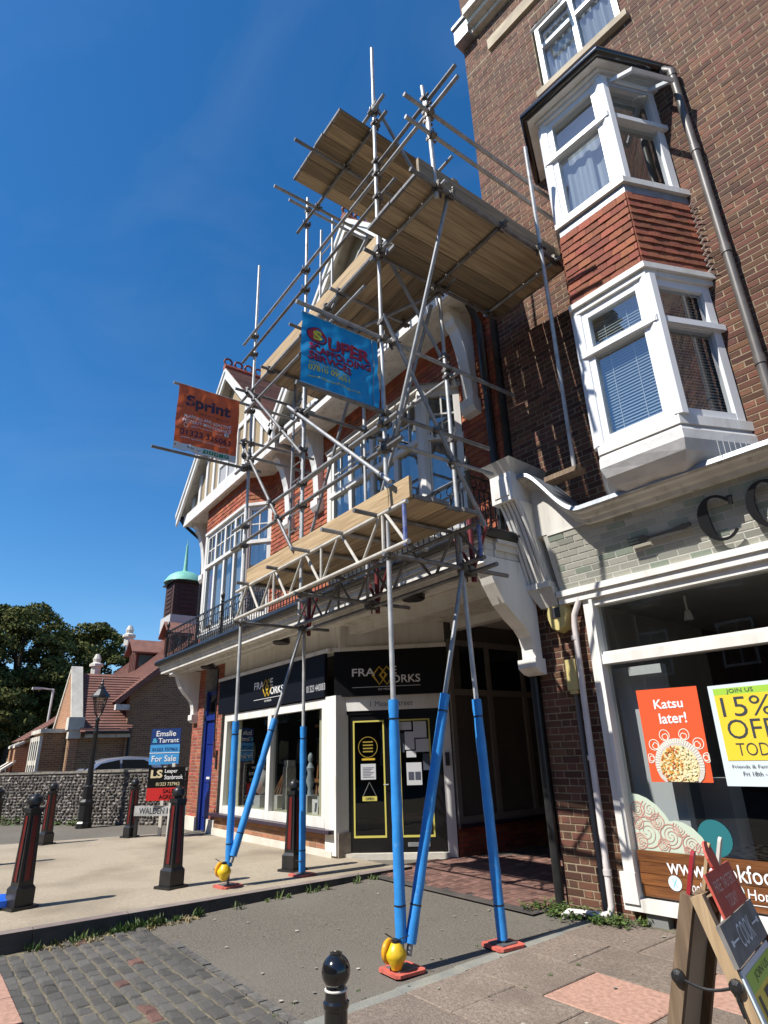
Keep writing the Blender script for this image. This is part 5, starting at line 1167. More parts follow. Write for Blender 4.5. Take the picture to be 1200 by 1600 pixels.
for (x, y0, y1, z) in ((-4.61, 2.36, 5.66, 6.03), (-4.61, 2.38, 5.05, 5.04), (-4.6, 3.35, 5.05, 4.68), (-4.6, 3.38, 5.12, 3.41), (-8.44, 2.22, 4.45, 7.11), (-8.44, 2.0, 3.75, 5.92), (-8.36, 3.35, 4.7, 6.37), (-8.36, 3.38, 4.65, 6.11), (-8.36, 3.4, 5.02, 3.41),
                       (-6.45, 3.38, 5.15, 3.42), (-6.5, 3.15, 4.6, 9.76), (-5.3, 2.62, 5.1, 9.40), (-6.12, 2.72, 4.9, 9.40), (-3.46, 3.03, 5.6, 8.40), (-3.46, 3.03, 5.58, 8.04), (-3.46, 3.05, 5.5, 7.26), (-4.62, 3.25, 5.5, 7.25), (-8.36, 3.2, 4.7, 7.30), (-6.45, 3.2, 4.75, 7.34), (-6.45, 3.38, 4.7, 5.97), (-7.6, 3.3, 4.65, 7.33), (-5.5, 3.3, 4.65, 7.33)):
    tb(tr, (x, y0, z), (x + random.uniform(-.015, .015), y1, z + random.uniform(-.01, .02)))
for x in (-7.9, -7.0, -6.15, -5.4, -4.75): tb(tr, (x, 3.22 + random.uniform(-.1, .06), 3.872), (x + .02, 4.62, 3.872))
bc = 'brace'
for a, b in (((-6.75, 3.37, 6.18), (-4.43, 3.37, 4.12)), ((-8.5, 3.42, 6.42), (-6.6, 3.42, 4.02)), ((-8.4, 3.41, 7.4), (-6.4, 3.41, 5.3)), ((-4.55, 3.46, 6.30), (-4.55, 4.82, 3.92)), ((-4.73, 3.55, 7.68), (-4.73, 4.72, 5.9)), ((-4.60, 3.56, 4.7), (-3.5, 3.62, 7.3)),
             ((-4.5, 3.42, 9.75), (-4.5, 4.35, 8.55)), ((-8.3, 3.55, .35), (-8.3, 4.5, 3.4)), ((-4.62, 3.52, .08), (-4.6, 4.44, 3.42)), ((-6.4, 3.45, 6.9), (-4.8, 4.45, 7.25)), ((-6.2, 3.5, 7.0), (-5.0, 3.6, 8.0)), ((-8.36, 4.45, 4.2), (-6.6, 4.45, 7.1)), ((-6.4, 4.45, 4.2), (-4.8, 4.45, 7.1))):
    tb(bc, a, b, steel_dull if a[0] < -8.35 and a[2] > 6 else steel)
# clamps where two tubes meet
def coupler_mesh():
    mb = MB()
    mb.tube((-.035, 0, 0), (.035, 0, 0), .034, 10); mb.tube((0, .052, -.035), (0, .052, .035), .034, 10)
    mb.wbox(-.03, .03, .008, .045, -.03, .03); mb.tube((0, -.01, .03), (0, -.01, .085), .01, 6); mb.tube((0, -.01, .07), (0, -.01, .088), .017, 6); mb.tube((.03, .06, 0), (.085, .06, 0), .01, 6); mb.wbox(-.02, .02, -.042, -.02, -.028, .05)
    return mb.mesh('coupler', smooth=False)
cm = coupler_mesh(); cm.materials.append(coupler_m)
for i in range(len(TUBES)):
    for k in range(i + 1, len(TUBES)):
        a, b = TUBES[i]; c, d = TUBES[k]; u, v = b - a, d - c; w0 = a - c
        A_, B_, C_, D_, E_ = u.dot(u), u.dot(v), v.dot(v), u.dot(w0), v.dot(w0); den = A_ * C_ - B_ * B_
        if den / (A_ * C_) < .15: continue
        s, t = (B_ * E_ - C_ * D_) / den, (A_ * E_ - B_ * D_) / den
        if not (-.02 < s < 1.02 and -.02 < t < 1.02): continue
        p, q = a + u * s, c + v * t
        if (p - q).length > .10: continue
        x = u.normalized(); z = (v - x * v.dot(x)).normalized(); y = z.cross(x)
        if (q - p).dot(y) < 0: x = -x; y = z.cross(x)
        o = bpy.data.objects.new('coupler', cm); COL.objects.link(o)
        o.matrix_basis = Matrix(((x.x, y.x, z.x, p.x), (x.y, y.y, z.y, p.y), (x.z, y.z, z.z, p.z), (0, 0, 0, 1))); adopt(o, sf)
# lattice beams
def beam(x0, x1, y, z0, z1, m):
    for z in (z0, z1): MB().tube((x0, y, z), (x1, y, z), .0242, 10).build('beam_chord', m, sf, True); TUBES.append((Vector((x0, y, z)), Vector((x1, y, z))))
    n = 10; dx = (x1 - x0) / n
    for i in range(n):
        a, b = x0 + dx * i, x0 + dx * (i + 1); up = i % 2 == 0
        MB().tube((a + .04, y, z0 if up else z1), (b - .04, y, z1 if up else z0), .017, 8).build('beam_lacing', m, sf, True)
        if i % 3 == 2: MB().tube((b, y, z0), (b, y, z1), .017, 8).build('beam_lacing', m, sf, True)
    MB().tube((x1 - .05, y, z0 - .03), (x1 - .05, y, z1 + .03), .022, 8).build('beam_end', mat('blue_end_paint', (.06, .1, .32), (.2, .22, .35), 20, .6), sf, True)
beam(-8.35, -4.25, 3.43, 3.45, 3.86, alu); beam(-8.35, -4.25, 4.43, 3.45, 3.84, steel_dull)
# dark red prop heads on the inner row
for x in (-4.62, -6.45, -8.3):
    MB().tube((x, 4.62, 3.30), (x, 4.62, 4.06), .032, 10).build('prop_head', red_steel, sf, True)
    for s in (-1, 1): MB().tube((x, 4.62, 3.42), (x + s * .26, 4.62, 3.86), .02, 8).build('prop_strut', red_steel, sf, True)
# platforms: every board is a part
def board(x0, x1, y0, y1, z, m, nm='scaffold_board', t=.038):
    o = MB().wbox(x0, x1, y0, y1, z, z + t).build(nm, m, sf)
    if nm == 'scaffold_board':
        if x1 - x0 > y1 - y0:
            for (a, b) in ((x0 - .003, x0 + .03), (x1 - .03, x1 + .003)): MB().wbox(a, b, y0 - .001, y1 + .001, z - .0015, z + t + .0015).build('end_band', steel_dull, o)
        else:
            for (a, b) in ((y0 - .003, y0 + .03), (y1 - .03, y1 + .003)): MB().wbox(x0 - .001, x1 + .001, a, b, z - .0015, z + t + .0015).build('end_band', steel_dull, o)
def deck_x(x0, x1, y0, n, z, wd=.225):
    for i in range(n): j = random.uniform(-.04, .04); board(x0 + j, x1 + j + random.uniform(-.02, .02), y0 + i * wd + .006, y0 + (i + 1) * wd - .006, z + random.uniform(0, .006), board_x)
def deck_y(y0, y1, x0, n, z, wd=.225):
    for i in range(n): j = random.uniform(-.012, .012); board(x0 + i * wd + .006, x0 + (i + 1) * wd - .006, y0 + j, y1 + j, z + random.uniform(0, .006), board_y)
deck_x(-8.02, -4.22, 3.49, 4, 3.9)
deck_x(-8.0, -6.05, 3.5, 5, 7.365); deck_x(-6.2, -4.72, 3.5, 5, 7.412)
deck_y(3.16, 5.62, -4.41, 4, 7.30); deck_y(3.55, 5.62, -4.64, 1, 7.30)
deck_y(2.93, 5.35, -5.94, 6, 9.48, .215)
board(-8.05, -4.22, 3.44, 3.478, 3.90, toe_x, 'toe_board', .225)
board(-8.0, -6.3, 3.478, 3.515, 7.40, toe_x, 'toe_board', .225); board(-6.32, -4.62, 3.475, 3.512, 7.41, toe_x, 'toe_board', .225)
o = MB().wbox(-3.525, -3.488, 3.2, 5.7, 7.345, 7.57).build('toe_board', board_y, sf)
MB().bar((-3.75, 4.2, 7.36), (-3.7, 3.95, 7.95), .03, .12).build('loose_timber', board_y, sf)
# padded blue legs
def sleeve(a, b, z0, z1, r=.047):
    a, b = Vector(a), Vector(b); at_ = lambda z: a + (b - a) * ((z - a.z) / (b.z - a.z))
    mb = MB(); n = 9; pts = [at_(z0 + (z1 - z0) * i / n) for i in range(n + 1)]
    n = 40; pts = [at_(z0 + (z1 - z0) * i / n) for i in range(n + 1)]; nk = 14; ph = random.uniform(0, 6)
    mb.path(pts, r, nk)
    for i in range(n + 1):      # squeezed and creased where it is taped and knocked
        for k in range(nk):
            c = pts[i]; v = Vector(mb.v[i * nk + k]); q_ = 1 + .035 * math.sin(i * .9 + ph) * math.sin(k * .9 + i * .23) + random.uniform(-.012, .012) - (.07 if abs(i - n * (1 - .17 / max(z1 - z0, .3))) < .8 else 0)
            mb.v[i * nk + k] = tuple(c + (v - c) * q_)
    mb.build('foam_sleeve', foam_blue, sf, True)
    side = (b - a).normalized().cross(Vector((.35, .94, 0))).normalized(); mb = MB()
    mb.bar(at_(z0 + .01) + side * r * .98, at_(z1 - .01) + side * r * .98, .003, .006); mb.build('foam_slit', mat('dark_blue_slit', (.012, .09, .25), None, rough=.8), sf)
    zt = z1 - .17 * abs((b - a).normalized().z); mb = MB().tube(at_(zt), at_(zt + .012), r + .002, 14); mb.build('tape', black_iron, sf)
    mb = MB().tube(at_(z0 + .25), at_(z0 + .262), r + .002, 14); mb.build('tape', black_iron, sf)
sleeve((-8.38, 3.55, .22), (-8.44, 3.53, 10.15), .3, 2.05); sleeve((-4.66, 3.48, .06), (-4.63, 3.48, 7.72), .17, 2.04); sleeve((-8.35, 4.6, .1), (-8.36, 4.57, 3.62), .12, 1.98); sleeve((-4.51, 4.47, .03), (-4.68, 4.5, 3.62), .05, 2.06)
sleeve((-8.3, 3.55, .35), (-8.3, 4.5, 3.4), .42, 2.08); sleeve((-4.62, 3.52, .08), (-4.6, 4.44, 3.42), .16, 2.1)
for (x, y, z) in ((-8.37, 3.55, zp(-8.37)), (-4.66, 3.48, zg(3.48) + .012), (-8.35, 4.6, zp(-8.35)), (-4.51, 4.47, zg(4.47) + .012)):
    a = random.uniform(-.2, .2); c, s = math.cos(a), math.sin(a); h = .145
    q = [(x + c * i * h - s * j * h, y + s * i * h + c * j * h) for i, j in ((-1, -1), (1, -1), (1, 1), (-1, 1))]
    pts = []
    for i in range(4):
        p0, p1 = Vector(q[i]), Vector(q[(i + 1) % 4]); pts += [p0.lerp(p1, .1), p0.lerp(p1, .9)]
    MB().prism([(p.x, p.y, z + .0) for p in pts], [(p.x, p.y, z + .022) for p in pts]).build('sole_pad', red_plastic, sf)
    MB().wbox(x - .09, x + .09, y - .09, y + .09, z + .0225, z + .03).build('base_plate', steel_dull, sf); MB().tube((x, y, z + .03), (x, y, z + .25), .019, 10).build('base_jack', steel_dull, sf)
for (p, v) in (((-4.66, 3.43, .19), (-.12, -.02, .03)), ((-4.66, 3.43, .19), (.13, .03, .05)), ((-8.4, 3.5, .33), (-.2, -.04, .04)), ((-8.4, 3.5, .2), (-.2, -.06, .06)), ((-8.35, 4.55, .25), (-.1, .0, .0)), ((-8.35, 4.55, .25), (.12, .0, .01))):
    MB().tube(p, Vector(p) + Vector(v), .005, 4).build('cable_tie', black_iron, sf)
# hazard lamps tied to the legs
def hazard(x, y, z, label):
    t = thing('hazard_lamp', label, 'warning lamp', (x, y, z), 'yellow warning lamps tied to scaffold legs')
    MB().lathe([(.03, .0), (.042, .006), (.05, .03), (.085, .085), (.085, .115), (.045, .17), (.034, .18)], (x, y, z), 9).build('body', yellow_plastic, t, True)
    ax = Vector((-.9, -.35, .05)); c = Vector((x, y, z + .115)) + ax.normalized() * .05
    MB().lathe([(.08, .0), (.088, .008), (.088, .026), (.075, .042), (.035, .056), (.0, .06)], c, 20, ax).build('lens', mat('amber_lens', (.75, .36, .02), None, rough=.2), t, True)
    MB().lathe([(.03, .181), (.03, .2), (.012, .21)], (x, y, z), 10).build('collar', black_iron, t)
hazard(-4.625, 3.40, zg(3.4) + .045, 'yellow warning lamp at the foot of the padded leg nearest the camera')
hazard(-8.27, 3.45, zp(-8.3) + .09, 'yellow warning lamp where two blue legs meet on the raised pavement')
# ladders
def ladder(x, y, z0, z1, lean, label):
    t = thing('ladder', label, 'ladder', (x, y, z0), 'ladders between the scaffold lifts')
    f_ = lambda s, z: Vector((x + s * .19 + (z - z0) * lean[0], y + (z - z0) * lean[1], z))
    for s in (-1, 1): MB().tube(f_(s, z0), f_(s, z1), .022, 8).build('stile', steel, t, True)
    n = int((z1 - z0) / .27)
    for i in range(1, n): z = z0 + i * .27; MB().tube(f_(-1, z), f_(1, z), .013, 6).build('rung', steel, t, True)
ladder(-7.75, 4.05, 3.94, 7.9, (.06, -.02), 'steel ladder rising from the lower scaffold boards behind the padded-leg bay')
ladder(-7.05, 4.15, 7.41, 10.1, (.08, -.04), 'upper steel ladder standing out against the sky beside the top boards')
# banners
def banner(x, y0, y1, z0, z1, m, seed, sag):
    rr = random.Random(seed); ph = [rr.uniform(0, 6.28) for _ in range(6)]
    def fn(a, b, o=0.0):
        e = math.sin(math.pi * min(max(a, 0), 1)); f_ = math.sin(math.pi * min(max(b, 0), 1))
        dx = .014 * math.sin(9 * a + 4 * b + ph[0]) * f_ + .010 * math.sin(17 * a - 9 * b + ph[1]) * f_ + .007 * math.sin(26 * (a - b) + ph[3]) * f_ + .02 * (1 - b) ** 4 * math.sin(20 * a + ph[4]) * e + sag * (1 - b) ** 2 * .3 * e + .006 * math.sin(31 * a + 11 * b + ph[2])
        return Vector((x + dx + o, y0 + (y1 - y0) * a, z0 + (z1 - z0) * b - .015 * e * (1 - b) + .03 * (a - .5) ** 2 * 0))
    n = 44; mb = MB(); mb.add([fn(i / n, k / n) for k in range(n + 1) for i in range(n + 1)], [(k * (n + 1) + i, k * (n + 1) + i + 1, (k + 1) * (n + 1) + i + 1, (k + 1) * (n + 1) + i) for k in range(n) for i in range(n)])
    return mb, fn
bs_m = cloth('blue_banner_cloth', (.012, .31, .68), .38); mb, fn = banner(-4.67, 2.46, 3.44, 5.06, 5.99, bs_m, 5, .1)
sb = mb.build('scaffolding_banner', bs_m, None, True, recalc=False); tag(sb, 'bright blue banner with red lettering tied to the near scaffold legs', 'banner')
def bl(txt, box, m, bold=.0, o=.006, spacing=1.0):
    f_ = lambda a, b: fn(a, b, o); return lettering(txt, f_, m, sb, box, bold, spacing=spacing)
b_red = mat('banner_red', (.4, .015, .04), None, rough=.5); b_navy = mat('banner_navy', (.01, .015, .09), None, rough=.5); b_yel = mat('banner_yellow', (.6, .55, .05), None, rough=.5)
for txt, box, bo in (('UPER', (.33, .62, .87, .79), .03), ('SCAFFOLDING', (.08, .505, .87, .6), .02), ('SERVICES', (.08, .395, .64, .485), .02)):
    d = .008; bl(txt, (box[0] + d, box[1] - d, box[2] + d, box[3] - d), b_navy, bo + .015, .005); bl(txt, box, b_red, bo, .008)
bl('FOR ALL YOUR SCAFFOLD NEEDS', (.1, .335, .6, .37), b_yel); bl('07810 095851', (.09, .255, .6, .325), b_yel, .02); bl('www.superscaffolding.co.uk', (.09, .15, .74, .2), b_yel)
fe = lambda o: (lambda a, b: fn(a, b, o))
ov = lambda k: [(.185 + .125 * k * math.cos(t * .2618), .725 + .105 * k * math.sin(t * .2618)) for t in range(24)]
flat_poly(ov(1.08), fe(.005), b_navy, sb, 'badge_rim'); flat_poly(ov(1), fe(.007), b_red, sb, 'badge'); bl('S', (.13, .66, .24, .79), b_yel, .06, .009)
MB().path([fn(.915, t / 10, .012) for t in range(11)], .004, 4).build('tie_rope', steel, sb)
MB().path([fn(0, 1, .0), fn(.5, 1.0, 0), fn(1, 1, 0)], .006, 5).build('hem', mat('banner_hem', (.25, .4, .6), None, rough=.6), sb)
sp_m = cloth('orange_banner_cloth', (.56, .12, .045), .42); mb, fn2 = banner(-8.40, 2.3, 3.3, 5.96, 7.10, sp_m, 11, .05)
sp2 = mb.build('maintenance_banner', sp_m, None, True, recalc=False); tag(sp2, 'rust orange banner with dark blue lettering stretched between poles at the left', 'banner')
def sl(txt, box, m, bold=.0): return lettering(txt, lambda a, b: fn2(a, b, .006), m, sp2, box, bold)
s_dark = mat('sprint_ink', (.03, .02, .06), None, rough=.5)
sl('Sprint', (.13, .63, .86, .86), s_dark, .035); sl('PROPERTY SERVICES', (.36, .6, .84, .63), s_dark); sl('PLANNED AND REACTIVE', (.12, .5, .88, .55), letter_white, .01); sl('PROPERTY MAINTENANCE', (.1, .43, .88, .48), letter_white, .01)
sl('@sprintmaintenance', (.24, .375, .74, .405), letter_white); sl('01323 335063', (.08, .24, .9, .33), s_dark, .02); sl('www.sprintmaintenance.co.uk', (.1, .185, .88, .22), letter_white)
f2_ = lambda a, b: fn2(a, b, .005); f3_ = lambda a, b: fn2(a, b, .009)
mb = MB(); n = 16
for i in range(n): mb.quad(f2_(i / n, .0), f2_((i + 1) / n, .0), f2_((i + 1) / n, .105), f2_(i / n, .105))
mb.build('white_strip', mat('banner_white', (.72, .74, .74), None, rough=.5), sp2, recalc=False)
for i in range(5): flat_poly([(.46 + i * .085, .03), (.535 + i * .085, .03), (.535 + i * .085, .085), (.46 + i * .085, .085)], f3_, mat('banner_green', (.03, .25, .12), None, rough=.5), sp2, 'rating_square'); 
for i in range(5):
    c = (.4975 + i * .085, .0575); flat_poly([(c[0] + (.022 if k % 2 == 0 else .009) * math.sin(k * .628), c[1] + (.019 if k % 2 == 0 else .008) * math.cos(k * .628)) for k in range(10)], lambda a, b: fn2(a, b, .012), letter_white, sp2, 'star')
lettering('Trustpilot', f3_, s_dark, sp2, (.2, .035, .42, .075)); 
c = (.16, .39); ring_strip([(c[0] + .035 * math.cos(i * .5236), c[1] + .03 * math.sin(i * .5236)) for i in range(12)], .01, f2_, letter_white, sp2, 'x', True).build('round_icon', letter_white, sp2, recalc=False)
flat_poly([(.78, .365), (.85, .365), (.85, .42), (.78, .42)], f2_, letter_white, sp2, 'square_icon'); lettering('f', f3_, s_dark, sp2, (.81, .37, .835, .412), .02)

# =================================================================== STREET FURNITURE
def bollard(x, y, z, label):
    t = thing('bollard', label, 'bollard', (x, y, z), 'black and red bollards round the raised pavement'); a = R(20)
    def sq(h, z_, n=4, rot=a): return [(x + h * 1.414 * math.cos(rot + R(45) + k * math.pi / 2), y + h * 1.414 * math.sin(rot + R(45) + k * math.pi / 2), z + z_) for k in range(4)]
    MB().prism(sq(.15, 0), sq(.15, .03)).build('base_plate', black_iron, t)
    MB().prism(sq(.108, .031), sq(.108, .2)).prism(sq(.108, .2001), sq(.085, .235)).build('pedestal', black_iron, t)
    MB().prism(sq(.085, .2351), sq(.066, .98)).prism(sq(.078, .981), sq(.078, 1.03)).build('shaft', black_iron, t)
    for k in range(4):
        rot = a + k * math.pi / 2; n_ = Vector((math.cos(rot), math.sin(rot), 0)); s_ = Vector((-n_.y, n_.x, 0)); c0 = Vector((x, y, z))
        g = lambda h, w_, zz, o=.004: c0 + n_ * (h + o) + s_ * w_ + Vector((0, 0, zz))
        h0, h1 = .085 - .019 * .06, .066 + .019 * .04
        MB().quad(g(h0, -.032, .28), g(h0, .032, .28), g(h1, .027, .95), g(h1, -.027, .95)).build('red_panel', red_gloss, t, recalc=False)
        for s in (-1, 1): MB().bar(g(h0, s * .038, .27, .006), g(h1, s * .032, .96, .006), .008, .008).build('panel_bead', black_iron, t)
    MB().lathe([(.06, 1.031), (.058, 1.05), (.088, 1.075), (.09, 1.12), (.07, 1.155), (.045, 1.165), (.04, 1.18), (.01, 1.185)], (x, y, z), 16).build('cap', black_iron, t, True)
for (px, py), lab in (((28, 1421), 'nearest tall black bollard with red panels at the left edge of the kerb'), ((267, 1389), 'black bollard with red panels on the kerb in front of the street name plate'), ((457, 1362), 'black bollard with red panels close beside a blue padded scaffold leg'),
                      ((71, 1315), 'black bollard with red panels far across the pavement left of the street lamp'), ((203, 1304), 'black bollard with red panels far across the pavement beside the street name plate'), ((-22, 1350), 'black bollard cut off by the left edge of the photo')):
    q = on_z(px, py, .06); bollard(q.x, q.y, zp(q.x), lab)
q = on_z(525, 1487, .82); bx, by2, bz = q.x, q.y, zg(0)
bb = thing('ball_top_bollard', 'glossy black ball-topped bollard in the foreground at the bottom edge', 'bollard', (bx, by2, bz)); h = .82 - bz
MB().lathe([(.068, 0), (.063, .1), (.056, .11), (.046, h - .28), (.048, h - .235), (.048, h - .196)], (bx, by2, bz), 24).build('shaft', black_gloss, bb, True)
MB().lathe([(.05, h - .195), (.054, h - .186), (.054, h - .172), (.046, h - .164), (.044, h - .135)], (bx, by2, bz), 24).build('collar', black_gloss, bb, True)
MB().lathe([(.046, h - .134), (.048, h - .132), (.048, h - .128), (.044, h - .126)], (bx, by2, bz), 24).build('white_ring', white_old, bb, True)
MB().lathe([(.042, h - .125)] + [(.061 * math.cos(R(t)), h - .068 + .063 * math.sin(R(t))) for t in range(-48, 66, 9)] + [(.026, h - .009), (.026, h - .003), (.018, h)], (bx, by2, bz), 24).build('ball', black_gloss, bb, True)
# lamp post
q = on_z(127, 1289, .05); lx, ly = q.x + .35, q.y - .02
lp = thing('street_lamp', 'old black lantern street lamp standing in front of the flint wall', 'street lamp', (lx, ly, 0))
MB().lathe([(.2, 0), (.2, .12), (.17, .16), (.165, .55), (.19, .58), (.19, .62), (.13, .68), (.12, .95), (.14, .98), (.09, 1.02)], (lx, ly, 0), 8).build('base', black_iron, lp)
MB().lathe([(.09, 1.021), (.075, 1.2), (.06, 2.3), (.07, 2.32), (.07, 2.36), (.05, 2.4), (.045, 2.62), (.07, 2.66), (.03, 2.7)], (lx, ly, 0), 12).build('column', black_iron, lp, True)
MB().tube((lx, ly - .1, 2.42), (lx, ly + .62, 2.42), .018, 8).build('ladder_bar', black_iron, lp)
mb = MB()
for k in range(4): t = R(45 + 90 * k); mb.tube((lx, ly, 2.68), (lx + .13 * math.cos(t), ly + .13 * math.sin(t), 2.86), .014, 6); mb.tube((lx + .12 * math.cos(t), ly + .12 * math.sin(t), 2.85), (lx + .22 * math.cos(t), ly + .22 * math.sin(t), 3.25), .014, 6)
mb.build('lantern_frame', black_iron, lp)
MB().lathe([(.11, 2.86), (.2, 3.24)], (lx, ly, 0), 4).build('lantern_glass', glass('lantern_glass', (.75, .76, .72), .1), lp); MB().lathe([(.25, 3.25), (.24, 3.29), (.1, 3.46), (.09, 3.52), (.04, 3.56), (.05, 3.62), (.02, 3.66), (.03, 3.7), (.005, 3.76)], (lx, ly, 0), 8).build('lantern_top', black_iron, lp)
# estate agents' boards and street name plate
def board_sign(name, label, px0, px1, py0, py1, dist_y, ang, m, group=None):
    a = on_y((px0 + px1) / 2, (py0 + py1) / 2, dist_y); fr = Fr((a.x, a.y), R(ang)); return a, fr
a0 = on_y(258, 1166, 4.75); FS1 = Fr((a0.x, a0.y), R(50)); w_, h_ = .35, .39
sg1 = thing('for_sale_board', 'navy and light blue Emslie & Tarrant for sale board on a post', 'estate agent board', (a0.x, a0.y, 0))
zc = a0.z
MB().box(FS1, -w_, w_, -.02, 0, zc - h_, zc + .04).build('lower_panel', mat('board_light_blue', (.06, .3, .62), None, rough=.4), sg1); MB().box(FS1, -w_, w_, -.021, .001, zc + .041, zc + h_).build('upper_panel', mat('board_navy', (.012, .04, .16), None, rough=.4), sg1)
MB().box(FS1, .0, .07, -.09, -.022, -.02, zc + h_).build('post', white_old, sg1)
fq = on_face(FS1, 0, 1, 0, 1, .006)
lettering('Emslie', fq, letter_white, sg1, (-.23, zc + .22, .24, zc + .34), .01); lettering('&', fq, mat('cyan_text', (.1, .5, .7), None, rough=.5), sg1, (-.31, zc + .08, -.19, zc + .18), .01); lettering('Tarrant', fq, letter_white, sg1, (-.17, zc + .08, .32, zc + .18), .01); lettering('01323 737962', fq, MATS['board_navy'], sg1, (-.3, zc - .1, .3, zc - .03), .01); lettering('For Sale', fq, letter_white, sg1, (-.29, zc - .33, .29, zc - .2), .012)
MB().quad(fq(-.36, zc - .15), fq(.36, zc - .15), fq(.36, zc - .135), fq(-.36, zc - .135)).build('rule', letter_white, sg1, recalc=False)
a1 = on_y(259, 1223, 4.7); FS2 = Fr((a1.x, a1.y), R(50)); w2, z2 = .42, a1.z
sg2 = thing('sale_agreed_board', 'black and red Leaper Stanbrook board below the blue for sale board', 'estate agent board', (a1.x, a1.y, 0))
MB().box(FS2, -w2, w2, -.02, 0, z2 - .10, z2 + .32).build('upper_panel', board_black, sg2); MB().box(FS2, -w2, w2, -.021, .001, z2 - .36, z2 - .101).build('lower_panel', mat('board_red', (.5, .02, .02), None, rough=.4), sg2); MB().box(FS2, .1, .17, -.09, -.022, -.02, z2 + .4).build('post', white_old, sg2)
fq2 = on_face(FS2, 0, 1, 0, 1, .006); gold = mat('pale_gold', (.6, .5, .3), None, rough=.5)
lettering('LS', fq2, gold, sg2, (-.36, z2 + .1, -.09, z2 + .27), .04); lettering('Leaper', fq2, letter_white, sg2, (-.04, z2 + .18, .25, z2 + .28), .01); lettering('Stanbrook', fq2, letter_white, sg2, (-.04, z2 + .07, .38, z2 + .16), .01); lettering('01323 737962', fq2, gold, sg2, (-.22, z2 - .06, .32, z2 + .01), .01)
lettering('SALE', fq2, board_black, sg2, (-.05, z2 - .21, .2, z2 - .13), .01); lettering('AGREED', fq2, board_black, sg2, (-.13, z2 - .33, .3, z2 - .24), .01)
a2 = on_y(243, 1267, 4.6); FS3 = Fr((a2.x, a2.y), R(38))
sn = thing('street_name_plate', 'white WALDEN MEWS street name plate on short posts by the flint wall', 'street sign', (a2.x, a2.y, 0))
MB().box(FS3, -.55, .75, -.02, 0, a2.z - .1, a2.z + .1).build('plate', mat('grey_white_enamel', (.4, .4, .4), (.3, .3, .29), 5, .5), sn); lettering('WALDEN MEWS', on_face(FS3, 0, 1, 0, 1, .004), letter_dark, sn, (-.42, a2.z - .06, .7, a2.z + .06), .012)
for u in (-.5, .6): MB().box(FS3, u - .03, u + .03, -.08, -.021, 0, a2.z + .1).build('post', black_iron, sn)
# A-board
AX, AY = -1.975, 3.47
FA = Fr((AX, AY), R(104))       # width axis runs away from the kerb; outward faces up the street
ab = thing('a_board', 'wooden A-board with COOK and 15% off posters standing on the slabs at the bottom right', 'A-board', (AX, AY, zg(AY)))
zb0 = zg(AY) + .016; HT = .93
def leanf(sgn):      # frame leaning: sgn +1 outward (front), -1 back
    th = R(17); return lambda u, t, o=0.0: FA.p(u, sgn * (.305 - t * math.sin(th) + o * math.cos(th)), zb0 + t * math.cos(th) + o * math.sin(th))
Ff, Fbk = leanf(1), leanf(-1); Lt = HT / math.cos(R(17)); HW = .31
def abar(f_, u0, u1, t0, t1, o0, o1, m, nm): 
    return MB().hexa([f_(u0, t0, o0), f_(u1, t0, o0), f_(u1, t1, o0), f_(u0, t1, o0), f_(u0, t0, o1), f_(u1, t0, o1), f_(u1, t1, o1), f_(u0, t1, o1)]).build(nm, m, ab)
for f_, m in ((Ff, ash), (Fbk, dark_wood)):
    abar(f_, -HW, -HW + .055, 0, Lt, -.03, .03, m, 'leg'); abar(f_, HW - .055, HW, 0, Lt, -.03, .03, m, 'leg')
    abar(f_, -HW + .056, HW - .056, .12, .18, -.02, .02, m, 'cross_rail'); abar(f_, -HW + .056, HW - .056, Lt - .09, Lt - .03, -.02, .02, m, 'cross_rail')
abar(Fbk, -HW + .06, HW - .06, .15, Lt - .05, .012, .02, mat('white_backing', (.6, .58, .54), None, rough=.6), 'back_panel')
abar(Ff, -HW + .01, HW - .01, .06, .665, .031, .04, MATS['pale_poster'], 'poster_panel')
fA = lambda u, t: Ff(u, t, .0415); fA2 = lambda u, t: Ff(u, t, .043); fA3 = lambda u, t: Ff(u, t, .0445)
rect = lambda u0, u1, z0, z1: [(u0, z0), (u1, z0), (u1, z1), (u0, z1)]
flat_poly(rect(-.26, .26, .1, .57), fA, MATS['poster_yellow'], ab, 'yellow_panel'); flat_poly(rect(-.26, .26, .57, .64), fA, MATS['poster_green'], ab, 'green_band')
lettering('JOIN US', fA2, letter_dark, ab, (-.14, .585, .14, .625)); lettering('15%', fA2, letter_dark, ab, (-.23, .385, .24, .555), .012); lettering('OFF', fA2, letter_dark, ab, (-.2, .19, .22, .36), .012); lettering('TODAY', fA2, letter_dark, ab, (-.2, .11, .22, .17), .0)
abar(Ff, -HW - .02, HW + .02, .68, .845, .031, .052, mat('slate_board', (.24, .23, .22), (.15, .14, .13), 9, .7), 'slate_panel'); fB = lambda u, t: Ff(u, t, .054)
lettering('COOK', fB, letter_white, ab, (-.13, .715, .13, .81), -.005)
for s in (-1, 1): ring_strip([(s * .15, .762), (s * .27, .762)], .008, fB, letter_white, ab, 'x').build('cutlery_mark', letter_white, ab, recalc=False); ring_strip([(s * .25, .762), (s * .28, .762)], .024, fB, letter_white, ab, 'x').build('cutlery_mark', letter_white, ab, recalc=False)
redb = mat('red_board', (.55, .1, .07), (.42, .07, .05), 9, .6)
abar(Ff, -.25, .22, .855, 1.04, .055, .067, redb, 'taster_sign'); mb = MB(); A_ = [Ff(-.015 + .07 * math.cos(i * .5236), 1.09 + .075 * math.sin(i * .5236), .055) for i in range(12)]; B2_ = [Ff(-.015 + .07 * math.cos(i * .5236), 1.09 + .075 * math.sin(i * .5236), .067) for i in range(12)]
